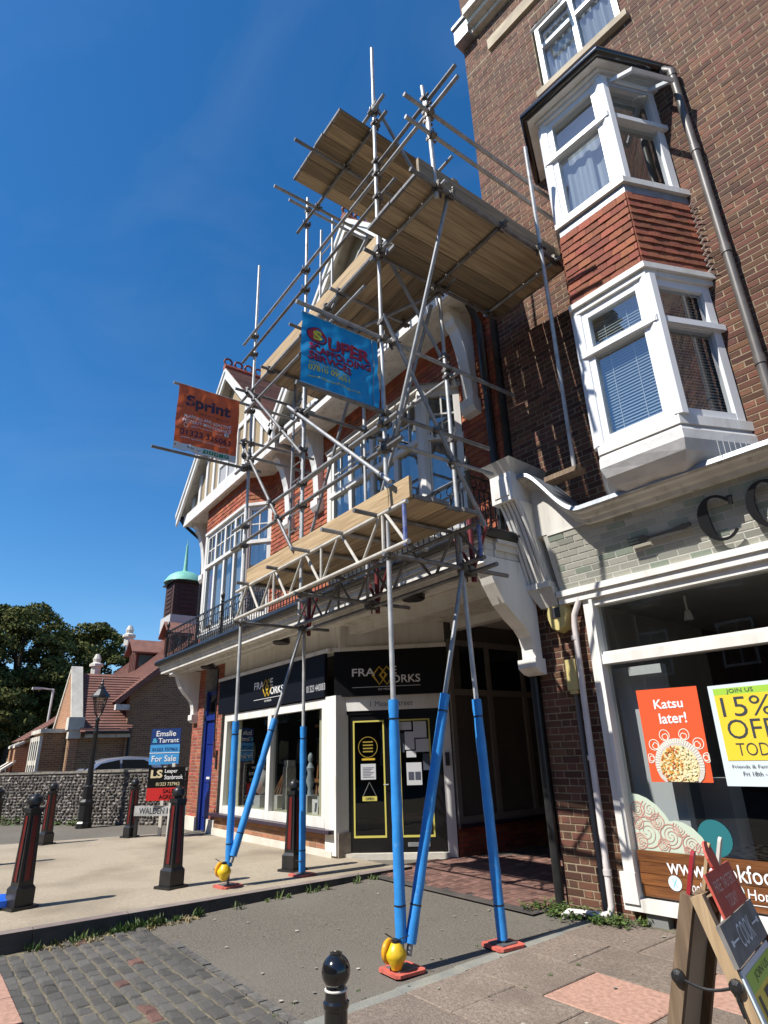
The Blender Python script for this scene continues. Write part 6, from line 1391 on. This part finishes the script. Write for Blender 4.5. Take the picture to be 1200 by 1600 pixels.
mb.prism(A_, B2_).build('taster_sign_loop', redb, ab); fC = lambda u, t: Ff(u, t, .0685)
lettering('FREE TASTERS', fC, mat('pale_pink_text', (.7, .45, .38), None, rough=.6), ab, (-.2, .95, .17, 1.0)); lettering('TODAY!', fC, MATS['pale_pink_text'], ab, (-.11, .875, .08, .925))
def topper(f_, u, hgt, m, wd=.045):
    pr = [(u - wd * .8 / 2, Lt - .05), (u + wd * .8 / 2, Lt - .05), (u + wd / 2, Lt + hgt * .6)] + [(u + wd / 2 * math.cos(R(t)), Lt + hgt - wd / 2 + wd / 2 * math.sin(R(t))) for t in range(0, 181, 30)] + [(u - wd / 2, Lt + hgt * .6)]
    MB().prism([f_(a, b, -.008) for a, b in pr], [f_(a, b, .008) for a, b in pr]).build('cutlery_topper', m, ab)
topper(Fbk, -.27, .2, mat('red_topper', (.32, .02, .03), None, rough=.4)); topper(Fbk, .02, .2, ash); topper(Fbk, .27, .2, white_old)
for f_, o_ in ((Ff, -.05), (Fbk, .05)): 
    c = f_(-HW, .62, -.0); MB().lathe([(.012, -.02), (.03, -.012), (.03, .012), (.012, .02)], c - FA.u * .01, 10, FA.u).build('cord_knob', black_iron, ab)
c0, c1 = Ff(-HW - .015, .62, 0), Fbk(-HW - .015, .62, 0)
MB().path([c0.lerp(c1, t / 8) - Vector((0, 0, .03 * math.sin(math.pi * t / 8))) for t in range(9)], .007, 6).build('cord', black_iron, ab)
MB().path([c0, c0 - Vector((0, 0, .05)), c0 + FA.n * .015 - Vector((0, 0, .11))], .009, 6).build('cord_tail', black_iron, ab)
# blue bag cut by the left edge
q = on_z(0, 1421, .08); bgm = mat('blue_bag', (.02, .12, .6), None, rough=.4)
bag = MB().lathe([(.1, 0), (.16, .02), (.15, .08), (.08, .12), (.03, .13)], (q.x - .12, q.y - .0, .08), 9).build('carrier_bag', bgm, None); tag(bag, 'crumpled bright blue bag on the pavement at the left edge beside the nearest bollard', 'bag')
# =================================================================== FAR SIDE: flint wall, car, brick hall, trees
wa, wb_ = Vector((-26.2, -.2, 0)), Vector((-17.2, 5.95, 0)); wd_ = (wb_ - wa); FW = Fr((wa.x, wa.y), math.atan2(wd_.y, wd_.x)); WL = wd_.length; WH = 1.30
fw = thing('flint_wall', 'low wall of dark knapped flints running behind the street lamp', 'wall', (wa.x, wa.y, 0))
MB().box(FW, 0, WL, -.4, 0, -.1, WH).build('wall_core', flint_mortar, fw)
def flint_mesh(s):
    bm = bmesh.new(); bmesh.ops.create_icosphere(bm, subdivisions=1, radius=.5); r = random.Random(s)
    for v in bm.verts: v.co *= r.uniform(.8, 1.15)
    me = bpy.data.meshes.new('flint'); bm.to_mesh(me); bm.free(); me.polygons.foreach_set('use_smooth', [True] * len(me.polygons)); return me
ff = Field('flint', fw, flint_m, [flint_mesh(i) for i in range(5)])
z = .05
while z < WH - .02:
    u = random.uniform(0, .1)
    while u < WL:
        L_ = random.uniform(.08, .17); hgt = random.uniform(.065, .095)
        ff.add(FW.mat(u, .0, z + random.uniform(-.012, .012), L_ * .95, .09, hgt) @ Matrix.Rotation(random.uniform(-.4, .4), 4, 'Y'), L_); u += L_ * 1.02
    z += .078
ff.flush(290, 3)
mb = MB(); u = 0
while u < WL: 
    L_ = random.uniform(.2, .34); mb.box(FW, u, u + L_ - .012, -.42, .03, WH, WH + random.uniform(.04, .075)); u += L_
mb.build('coping_stones', mat('wall_coping', (.26, .24, .2), (.18, .16, .14), 6, .9, bump=.4, bs=30), fw)
# car behind the wall
car = thing('parked_car', 'silver hatchback parked behind the flint wall with only its roof and windows showing', 'car', (-22.6, 5.1, .2))
CP = lambda x, y, z: Vector((-22.6 + x, 4.98 + y, z + .2))
paint = mat('silver_car_paint', (.5, .54, .62), None, rough=.25, metal=.6, coat=.6); cglass = mat('dark_car_glass', (.012, .014, .016), None, rough=.05)
stn = [(-1.95, .55, .62, .62), (-1.9, .75, .72, .7), (-1.0, .86, .82, .8), (-.95, .86, .9, .8), (-.2, 1.0, 1.36, .62), (.1, 1.0, 1.45, .6), (.8, 1.0, 1.5, .6), (1.4, 1.0, 1.46, .58), (1.75, .95, 1.25, .62), (1.95, .85, .95, .72), (2.0, .5, .6, .7)]
mb = MB(); rings = []
for (y, zs_, zr, hw) in stn:
    rings.append([CP(-.84, y, .3), CP(-.86, y, .6), CP(-.84, y, min(zs_, zr)), CP(-hw, y, zr - .02), CP(-hw * .6, y, zr + .02), CP(hw * .6, y, zr + .02), CP(hw, y, zr - .02), CP(.84, y, min(zs_, zr)), CP(.86, y, .6), CP(.84, y, .3)])
n = 10
mb.v = [tuple(p) for r_ in rings for p in r_]
for i in range(len(rings) - 1):
    for k in range(n): mb.f.append((i * n + k, i * n + (k + 1) % n, (i + 1) * n + (k + 1) % n, (i + 1) * n + k))
mb.f += [tuple(range(n)), tuple(range((len(rings) - 1) * n, len(rings) * n))]; mb.build('body', paint, car, True)
for s in (1, -1):
    w1 = [(-.55, .98), (-.12, 1.32), (.45, 1.42), (.45, .99)]; w2 = [(.52, .99), (.52, 1.42), (1.2, 1.4), (1.38, 1.3), (1.5, 1.02)]
    xs_ = lambda z: s * (.86 - (z - 1.0) * .5 + .012)
    for wv in (w1, w2): MB().add([CP(xs_(z), y, z) for y, z in wv], [tuple(range(len(wv)))]).build('side_window', cglass, car, recalc=False)
MB().add([CP(-.6, -.9, .93), CP(.6, -.9, .93), CP(.52, -.24, 1.37), CP(-.52, -.24, 1.37)], [(0, 1, 2, 3)]).build('windscreen', cglass, car, recalc=False)
for (y) in (-1.25, 1.3):
    for s in (-1, 1): MB().lathe([(.3, -.1), (.31, -.08), (.31, .08), (.3, .1)], CP(s * .78, y, .31), 18, (1, 0, 0)).build('wheel', black_iron, car)
# brick hall -- materials with courses too small to build at this distance
def bricktex(name, a, b, mortar, axis='X', sx=1.0):
    m = bpy.data.materials.new(name); m.use_nodes = True; t = m.node_tree; N = t.nodes; L = t.links; bs_ = N['Principled BSDF']; bs_.inputs['Roughness'].default_value = .9
    tc = N.new('ShaderNodeTexCoord'); sp_ = N.new('ShaderNodeSeparateXYZ'); cb = N.new('ShaderNodeCombineXYZ'); L.new(tc.outputs['Object'], sp_.inputs[0])
    ad = N.new('ShaderNodeMath'); ad.operation = 'ADD'; L.new(sp_.outputs['X'], ad.inputs[0]); L.new(sp_.outputs['Y'], ad.inputs[1]); L.new(ad.outputs[0], cb.inputs['X']); L.new(sp_.outputs['Z'], cb.inputs['Y'])
    br_ = N.new('ShaderNodeTexBrick'); br_.inputs['Scale'].default_value = 1.0; br_.inputs['Brick Width'].default_value = .225; br_.inputs['Row Height'].default_value = .075; br_.inputs['Mortar Size'].default_value = .008
    br_.inputs['Color1'].default_value = (*a, 1); br_.inputs['Color2'].default_value = (*b, 1); br_.inputs['Mortar'].default_value = (*mortar, 1); L.new(cb.outputs[0], br_.inputs['Vector'])
    L.new(br_.outputs['Color'], bs_.inputs['Base Color']); bp = N.new('ShaderNodeBump'); bp.inputs['Strength'].default_value = .6; bp.inputs['Distance'].default_value = .01; bp.invert = True; L.new(br_.outputs['Fac'], bp.inputs['Height']); L.new(bp.outputs[0], bs_.inputs['Normal']); MATS[name] = m; return m
hb = bricktex('hall_brick', (.3, .17, .085), (.2, .1, .06), (.36, .3, .2)); hb2 = bricktex('hall_orange_brick', (.42, .19, .09), (.34, .14, .07), (.42, .34, .24))
hroof = mat('hall_roof_tile', (.25, .115, .085), (.18, .085, .065), 3, .85, bump=.3, bs=18)
hall = thing('brick_hall', 'brick hall with brown tiled roofs, dormers and a copper-domed turret beyond the flint wall', 'building', (-30, 8, 0))
HX = -26.0     # wall facing the camera
# low cross wing, gable with pale coping facing the road
wy0, wy1, wx0_, wx1_ = 4.55, 6.62, -29.6, HX
ez, rz, rx = 2.72, 4.95, (wx0_ + wx1_) / 2 + .3
def courses(A, B, C, D, n, m, par, name='roof_courses'):
    """tiled slope from eaves edge A-B up to ridge edge D-C as lapped courses"""
    mb = MB(); A, B, C, D = map(Vector, (A, B, C, D)); nn = (B - A).cross(D - A).normalized()
    if nn.z < 0: nn = -nn
    for k in range(n):
        a, b = A.lerp(D, k / n), B.lerp(C, k / n); d, c = A.lerp(D, (k + 1) / n + .004), B.lerp(C, (k + 1) / n + .004)
        mb.hexa([a - nn * .02, b - nn * .02, c - nn * .02, d - nn * .02, a + nn * .035, b + nn * .035, c + nn * .008, d + nn * .008])
    return mb.build(name, m, par, stuff=True)
MB().wbox(wx0_, HX, wy0, wy1, 0, ez).build('wing_wall', hb, hall)
MB().prism([(wx0_ + .3, wy0 + .002, ez), (HX - .05, wy0 + .002, ez), (rx, wy0 + .002, rz)], [(wx0_ + .3, wy0 + .35, ez), (HX - .05, wy0 + .35, ez), (rx, wy0 + .35, rz)]).build('gable', hb2, hall)
courses((HX + .3, wy0 + .3, ez - .12), (HX + .3, 6.62, ez - .12), (rx, 7.6, rz - .05), (rx, wy0 + .3, rz - .05), 22, hroof, hall); courses((wx0_ - .3, wy0 + .3, ez - .12), (wx0_ - .3, 7.6, ez - .12), (rx, 7.6, rz - .05), (rx, wy0 + .3, rz - .05), 22, hroof, hall)
for s, xe in ((1, HX + .12), (-1, wx0_ - .1)):
    MB().bar((xe, wy0 + .18, ez + .1), (rx, wy0 + .18, rz + .18), .4, .14).build('gable_coping', limestone, hall)
MB().wbox(HX - .3, HX + .2, wy0 - .12, wy0 + .42, ez - .02, ez + .42).wbox(HX - .22, HX + .14, wy0 - .06, wy0 + .36, ez - .32, ez - .021).build('kneeler_stone', limestone, hall)
MB().wbox(HX - .02, HX + .28, wy0 + .5, wy1, ez - .3, ez - .16).build('white_eaves_board', white_old, hall); MB().tube((HX + .36, wy0 + .45, ez - .12), (HX + .36, wy1, ez - .12), .06, 8).build('gutter', black_iron, hall)
MB().tube((HX + .08, 6.65, ez - .2), (HX + .08, 6.65, 0), .07, 8).build('downpipe', black_iron, hall)
MB().wbox(HX, HX + .06, wy0 + .02, wy0 + .3, 0, ez - .33).build('quoin', hb2, hall)
# flat topped stone bay with mullions in front of the gable
MB().wbox(-28.6, -26.5, 3.75, wy0, 0, 2.62).build('bay_wall', hb, hall); MB().wbox(-28.7, -26.4, 3.65, wy0, 2.621, 2.76).build('bay_parapet', limestone, hall)
mb = MB()
for i in range(5): mb.wbox(-28.5 + i * .5 - .1, -28.5 + i * .5 + .1, 3.65, 3.749, .3, 2.5)
for z in (1.6, 2.42): mb.wbox(-28.43, -26.57, 3.66, 3.749, z - .07, z + .09)
mb.build('stone_mullions', limestone, hall); MB().wbox(-28.5, -26.52, 3.72, 3.748, .6, 2.5).build('leaded_glass', cglass, hall)
# long hall behind: main slope to the road, gable to the camera
my0, mz0, my1, mz1, mxr, mxl = 6.0, 3.62, 11.2, 8.2, -25.9, -42
MB().prism([(mxr, my0 + .5, 0), (mxr, 16, 0), (mxr, 16, mz0), (mxr, my1, mz1), (mxr, my0 + .5, mz0 + .35)], [(mxr - .4, my0 + .5, 0), (mxr - .4, 16, 0), (mxr - .4, 16, mz0), (mxr - .4, my1, mz1), (mxr - .4, my0 + .5, mz0 + .35)]).build('gable_wall', hb, hall)
courses((mxr + .25, my0, mz0 + .1), (mxl, my0, mz0 + .1), (mxl, my1, mz1 + .1), (mxr + .25, my1, mz1 + .1), 44, hroof, hall); courses((mxr + .25, 16.6, mz0 + .1), (mxl, 16.6, mz0 + .1), (mxl, my1, mz1 + .1), (mxr + .25, my1, mz1 + .1), 10, hroof, hall)
MB().bar((mxr + .26, my0 - .05, mz0 + .02), (mxr + .26, my1, mz1 + .06), .06, .2).build('verge', hroof, hall); MB().wbox(mxr + .05, mxr + .3, my0 - .05, my0 + .45, mz0 - .22, mz0 - .02).build('verge_end', white_old, hall)
MB().tube((mxr + .3, my1, mz1 + .12), (mxl, my1, mz1 + .12), .12, 8).build('ridge', hroof, hall)
MB().wbox(mxl, -29.6, my0 + .6, my0 + 1, 0, mz0 + .3).build('side_wall', hb, hall)
courses((-29.7, 3.6, 2.5), (-34, 3.6, 2.5), (-34, 6.2, 4.3), (-29.7, 6.2, 4.3), 16, hroof, hall, 'aisle_roof'); MB().wbox(-34, -29.6, 3.9, 4.2, 0, 2.5).build('aisle_wall', hb2, hall)
for x in (-30.3, -31.8):
    bt = MB().wbox(x - .28, x + .28, 3.0, 3.9, 0, 1.3).wbox(x - .25, x + .25, 3.35, 3.9, 1.301, 2.2).build('buttress', hb2, hall)
    MB().prism([(x - .33, 2.95, 1.3), (x - .33, 3.42, 1.62), (x - .33, 3.42, 1.72), (x - .33, 2.95, 1.4)], [(x + .33, 2.95, 1.3), (x + .33, 3.42, 1.62), (x + .33, 3.42, 1.72), (x + .33, 2.95, 1.4)]).build('buttress_cap', limestone, bt)
    MB().prism([(x - .3, 3.3, 2.2), (x - .3, 3.92, 2.5), (x - .3, 3.92, 2.6), (x - .3, 3.3, 2.3)], [(x + .3, 3.3, 2.2), (x + .3, 3.92, 2.5), (x + .3, 3.92, 2.6), (x + .3, 3.3, 2.3)]).build('buttress_cap', limestone, bt)
# dormers on the main slope
def dormer(px, py, x, sc_=1.0, glassm=None):
    slope = (mz1 - mz0) / (my1 - my0); q = on_x(px, py, x); y, z0 = q.y, q.z; y = my0 + (z0 - mz0 - .1) / slope
    w_, h_ = .62 * sc_, 1.0 * sc_
    dm = MB().prism([(x - w_, y, z0), (x + w_, y, z0), (x + w_, y, z0 + h_), (x, y, z0 + h_ + .55 * sc_), (x - w_, y, z0 + h_)], [(x - w_, y + h_ / slope + .3, z0), (x + w_, y + h_ / slope + .3, z0), (x + w_, y + h_ / slope + .3, z0 + h_), (x, y + h_ / slope + .8, z0 + h_ + .55 * sc_), (x - w_, y + h_ / slope + .3, z0 + h_)]).build('dormer', mat('dark_timber', (.1, .04, .03), None, rough=.8), hall)
    for s in (-1, 1): MB().prism([(x, y - .25, z0 + h_ + .62 * sc_), (x + s * (w_ + .2), y - .25, z0 + h_ - .1), (x + s * (w_ + .2), y - .25, z0 + h_ - .02), (x, y - .25, z0 + h_ + .7 * sc_)], [(x, y + h_ / slope + .9, z0 + h_ + .62 * sc_), (x + s * (w_ + .2), y + h_ / slope + .4, z0 + h_ - .1), (x + s * (w_ + .2), y + h_ / slope + .4, z0 + h_ - .02), (x, y + h_ / slope + .9, z0 + h_ + .7 * sc_)]).build('dormer_roof', hroof, dm)
    MB().wbox(x + w_ + .002, x + w_ + .02, y + .15, y + .75 * h_ / slope, z0 + .25, z0 + h_ - .15).build('dormer_window', glassm or cglass, dm)
    for i in range(4): MB().wbox(x - w_ + .12 + i * .3 * sc_, x - w_ + .2 + i * .3 * sc_, y - .03, y - .001, z0 + .1, z0 + h_ - .05).build('dormer_mullion', mat('dark_timber_mullion', (.16, .06, .045), None, rough=.7), dm)
dormer(172, 1050, -33.5, 1.0, mat('greenish_glass', (.08, .16, .15), None, rough=.1)); dormer(240, 1022, -29.0, .9)
# chimney finials far left on the roof, then the turret
for px, py in ((203, 985), (152, 1030)):
    q = on_x(px, py, -41.5); MB().lathe([(.28, q.z - 1.0), (.28, q.z - .5), (.4, q.z - .45), (.4, q.z - .3), (.2, q.z - .2), (.25, q.z), (.12, q.z + .3)], (q.x, q.y, 0), 8).build('stone_finial', limestone, hall)
tq = on_x(283, 962, -29.8); tx, ty, tz = tq.x, tq.y, tq.z - .25
MB().wbox(tx - .75, tx + .75, ty - .75, ty + .75, tz - .6, tz + .12).build('turret_base', mat('turret_lead', (.5, .49, .46), None, rough=.6), hall)
MB().wbox(tx - .66, tx + .66, ty - .66, ty + .66, tz + .121, tz + 1.75).build('turret', mat('dark_louvre_timber', (.055, .022, .018), (.04, .016, .014), 5, .8), hall)
for s in range(6): MB().wbox(tx + .661, tx + .69, ty - .4, ty + .4, tz + .3 + s * .22, tz + .42 + s * .22).build('louvre', MATS['dark_louvre_timber'], hall)
for s in range(6): MB().wbox(tx - .4, tx + .4, ty - .69, ty - .661, tz + .3 + s * .22, tz + .42 + s * .22).build('louvre', MATS['dark_louvre_timber'], hall)
MB().lathe([(1.12, tz + 1.751), (1.14, tz + 1.8), (.95, tz + 1.86)], (tx, ty, 0), 4).build('turret_eaves', black_iron, hall)
MB().lathe([(.98, tz + 1.861), (.92, tz + 1.98), (.78, tz + 2.2), (.5, tz + 2.38), (.14, tz + 2.48), (.1, tz + 2.6), (.05, tz + 3.9), (.03, tz + 3.92)], (tx, ty, 0), 16).build('copper_dome', copper_m, hall, True)
MB().tube((tx, ty, tz + 3.9), (tx, ty, tz + 4.2), .02, 6).build('finial_rod', copper_m, hall)
# tall modern street light
q = on_x(76, 1105, -40); ql = thing('modern_street_light', 'slim white modern street light rising behind the hall roof', 'street lamp', (q.x, q.y, 0))
MB().tube((q.x, q.y, 0), (q.x, q.y + .1, 5.5), .06, 8).build('column', white, ql); MB().tube((q.x, q.y + .1, 5.45), (q.x + .2, q.y - .6, 5.5), .04, 6).build('arm', white, ql); MB().wbox(q.x + .05, q.x + .45, q.y - 1.0, q.y - .55, 5.42, 5.53).build('lantern', white, ql)
# trees
def tree(name, x, y, hgt, rad, n, label, seed):
    r = np.random.default_rng(seed); t = thing('tree', label, 'tree', (x, y, 0), 'dark trees behind the hall')
    mb = MB(); mb.path([(x, y, 0), (x + .2, y, hgt * .3), (x - .1, y + .1, hgt * .75)], .45, 8, .12)
    for k in range(9):
        a = r.uniform(0, 6.28); z0 = hgt * r.uniform(.25, .6); mb.path([(x, y, z0), (x + rad * .35 * math.cos(a), y + rad * .35 * math.sin(a), z0 + hgt * .12), (x + rad * .7 * math.cos(a), y + rad * .7 * math.sin(a), z0 + hgt * .22)], .16, 6, .04)
    mb.build('trunk', bark_m, t, True)
    nb = 90; d = r.normal(size=(nb, 3)); d /= np.linalg.norm(d, axis=1)[:, None]; rr = r.uniform(.35, 1.0, nb) ** .6
    cen = np.stack([x + d[:, 0] * rr * rad * .82, y + d[:, 1] * rr * rad * .82, hgt * .56 + d[:, 2] * rr * hgt * .38], 1); br_ = r.uniform(.13, .25, nb) * rad
    k = r.integers(0, nb, n); dd = r.normal(size=(n, 3)); dd /= np.linalg.norm(dd, axis=1)[:, None]; dd[:, 2] = np.abs(dd[:, 2]) * .9 - .3
    p = cen[k] + dd * (br_[k] * r.uniform(.65, 1.05, n))[:, None]
    nrm = dd + r.normal(size=(n, 3)) * .5; nrm /= np.linalg.norm(nrm, axis=1)[:, None]
    a = np.cross(nrm, r.normal(size=(n, 3))); a /= np.linalg.norm(a, axis=1)[:, None]; b = np.cross(nrm, a); s = r.uniform(.075, .17, n)[:, None]
    V = np.empty((n, 4, 3)); V[:, 0] = p - a * s; V[:, 1] = p + b * s * .55; V[:, 2] = p + a * s; V[:, 3] = p - b * s * .55
    me = bpy.data.meshes.new('crown'); me.from_pydata(V.reshape(-1, 3).tolist(), [], (np.arange(n * 4).reshape(-1, 4)).tolist()); me.materials.append(leaf_m)
    o = bpy.data.objects.new('crown', me); COL.objects.link(o); adopt(o, t); o['kind'] = 'stuff'
tree('tree', -52, -1.0, 14.6, 7.4, 62000, 'broad dark green tree at the far left edge, the tallest of the group', 1)
tree('tree', -54, 5.2, 14.4, 6.0, 52000, 'dark rounded tree rising second from the left behind the hall', 2)
tree('tree', -56, 10.6, 13.2, 5.4, 40000, 'lighter tree at the right end of the group beside the roof finial', 3)
tree('tree', -44, -4.6, 10.5, 6.5, 36000, 'dark tree beyond the left edge behind the low flint wall', 4)
tree('tree', -62, 2.5, 10.0, 8.5, 40000, 'low dark bushy tree filling the gap under the taller crowns', 5)
tree('tree', -48, 1.6, 7.0, 5.0, 34000, 'low dark tree close behind the hall buttresses', 6)
# houses across the street, seen in the shop glass
op = thing('opposite_terrace', 'brown brick terrace across the street, seen only as a reflection in shop glass', 'building', (0, -13, 0))
FO = Fr((30, -13.0), math.pi)
ow = [(3 + i * 3.1, 4.3 + i * 3.1, zz, zz + 1.7) for i in range(36) for zz in (1.0, 4.1, 7.0)]
MB().box(FO, 0, 125, -8, 0, -.2, 9.6).build('wall', brick_brown, op); MB().box(FO, 0, 125, -7, .25, 9.601, 9.8).build('eaves', white_old, op)
MB().prism([FO.p(0, .3, 9.81), FO.p(0, -8.3, 9.81), FO.p(0, -4, 12.6)], [FO.p(125, .3, 9.81), FO.p(125, -8.3, 9.81), FO.p(125, -4, 12.6)]).build('roof', roof_tile, op)
for a, b, c, e in ow:
    w_o = MB().box(FO, a, b, .0, .05, c, e).build('window', white, op); MB().box(FO, a + .08, (a + b) / 2 - .03, .051, .056, c + .1, e - .1).box(FO, (a + b) / 2 + .03, b - .08, .051, .056, c + .1, e - .1).build('pane', cglass, w_o)
# weeds along the kerb foot, by the pipe, in joints
def tufts(name, spots, m, size, n_each, lean=.5):
    r = random.Random(len(spots) * 7 + n_each); mb = MB()
    for (x, y, z, s) in spots:
        for k in range(n_each):
            a = r.uniform(0, 6.28); L_ = size * s * r.uniform(.4, 1.1); bx_, by_0 = x + r.gauss(0, .03 * s), y + r.gauss(0, .03 * s); w_ = size * .07 * r.uniform(.6, 1.4)
            tip = Vector((bx_ + math.cos(a) * L_ * lean * r.uniform(.3, 1.2), by_0 + math.sin(a) * L_ * lean * r.uniform(.3, 1.2), z + L_ * r.uniform(.4, 1)))
            p = Vector((bx_, by_0, z)); sd_ = Vector((-math.sin(a), math.cos(a), 0)) * w_; mid = p.lerp(tip, .5) + Vector((0, 0, L_ * .12))
            mb.add([p - sd_ * .5, p + sd_ * .5, mid + sd_, tip, mid - sd_], [(0, 1, 2, 3, 4)])
    o = mb.build(name, m, None, recalc=False, stuff=True); return o
def leaves(name, spots, m, size, n_each):
    r = random.Random(n_each * 31); mb = MB()
    for (x, y, z, s) in spots:
        for k in range(n_each):
            p = Vector((x + r.gauss(0, .09 * s), y + r.gauss(0, .07 * s), z + abs(r.gauss(0, .05 * s)) + .01)); a = r.uniform(0, 6.28); tl_ = r.uniform(-.7, .7); q_ = size * r.uniform(.6, 1.3)
            u_ = Vector((math.cos(a), math.sin(a), tl_)) * q_; v_ = Vector((-math.sin(a), math.cos(a), r.uniform(-.5, .5))) * q_ * .45
            mb.add([p - u_, p + v_, p + u_, p - v_], [(0, 1, 2, 3)])
    return mb.build(name, m, None, recalc=False, stuff=True)
kx = KX + .04
r = random.Random(5)
gs = [(kx + r.uniform(0, .08), r.choice((r.uniform(2.1, 2.7), r.uniform(2.05, 3.0), r.uniform(1.0, 2.2), r.uniform(2.0, 2.5), r.uniform(3.3, 5.5))), 0, r.uniform(.4, 1)) for _ in range(70)]; gs = [(x, y, zg(y), s) for x, y, z, s in gs]
tag(tufts('kerb_weeds', gs, weed_m, .13, 12), 'green weeds growing along the foot of the kerb', 'weeds')
gd = [(kx + r.uniform(.02, .2), r.choice((r.uniform(1.3, 2.1), r.uniform(2.3, 2.9))), 0, r.uniform(.3, .7)) for _ in range(70)]; gd = [(x, y, zg(y), s) for x, y, z, s in gd]
tag(tufts('dry_grass', gd, dry_m, .09, 10, 1.0), 'dry straw-coloured grass lying at the kerb foot by the setts', 'grass')
ps = []
for _ in range(46):
    t = r.uniform(-.28, .95); q = FR.p(t, .10 + abs(r.gauss(0, .16)), 0); ps.append((q.x, q.y, zg(5.7) + .005, r.uniform(.3, .8)))
tag(leaves('pier_weeds', ps, weed_m, .022, 46), 'leafy green weeds round the foot of the brick pier and white waste pipe', 'weeds')
ps2 = [(on_z(px, py, .0).x, on_z(px, py, .0).y, zg(5) + .0, s) for px, py, s in ((690, 1500, .2), (745, 1480, .3), (860, 1525, .3), (905, 1510, .3), (560, 1550, .3), (430, 1590, .4), (460, 1570, .3), (820, 1545, .2), (1000, 1440, .9), (1008, 1425, .9), (765, 1560, .2))]
tag(tufts('joint_weeds', ps2, weed_m, .05, 16, .8), 'tiny weeds in the paving joints', 'weeds')
wsp = [(FW.p(u, .12, 0).x, FW.p(u, .12, 0).y, 0.0, s) for u, s in ((5.2, 2.2), (5.4, 2.0), (5.0, 1.8), (7.6, 1.2), (7.4, 1.0), (6.9, .7))]
tag(leaves('wall_weeds', wsp, weed_m, .05, 60), 'green weeds at the foot of the flint wall', 'weeds')

# gum, grit and scraps trodden into the tarmac and slabs
r = random.Random(12); mb = MB()
for _ in range(150):
    x, y = r.uniform(-7.6, -1.2), r.uniform(1.6, 5.7); q_ = r.uniform(.004, .02) * (1 if r.random() < .85 else 1.2); z = zg(y) + (.024 if x > -4.25 else .012)
    if x < -4.4 and y < 2.45: continue
    n_ = 6; ph = r.uniform(0, 6); mb.add([(x + q_ * math.cos(k + ph) * r.uniform(.6, 1.2), y + q_ * math.sin(k + ph) * r.uniform(.6, 1.2), z) for k in range(n_)], [tuple(range(n_))])
tag(mb.build('gum_and_grit', grime_m, None, recalc=False, stuff=True), 'pale specks of gum and grit scattered over the tarmac and slabs', 'litter')
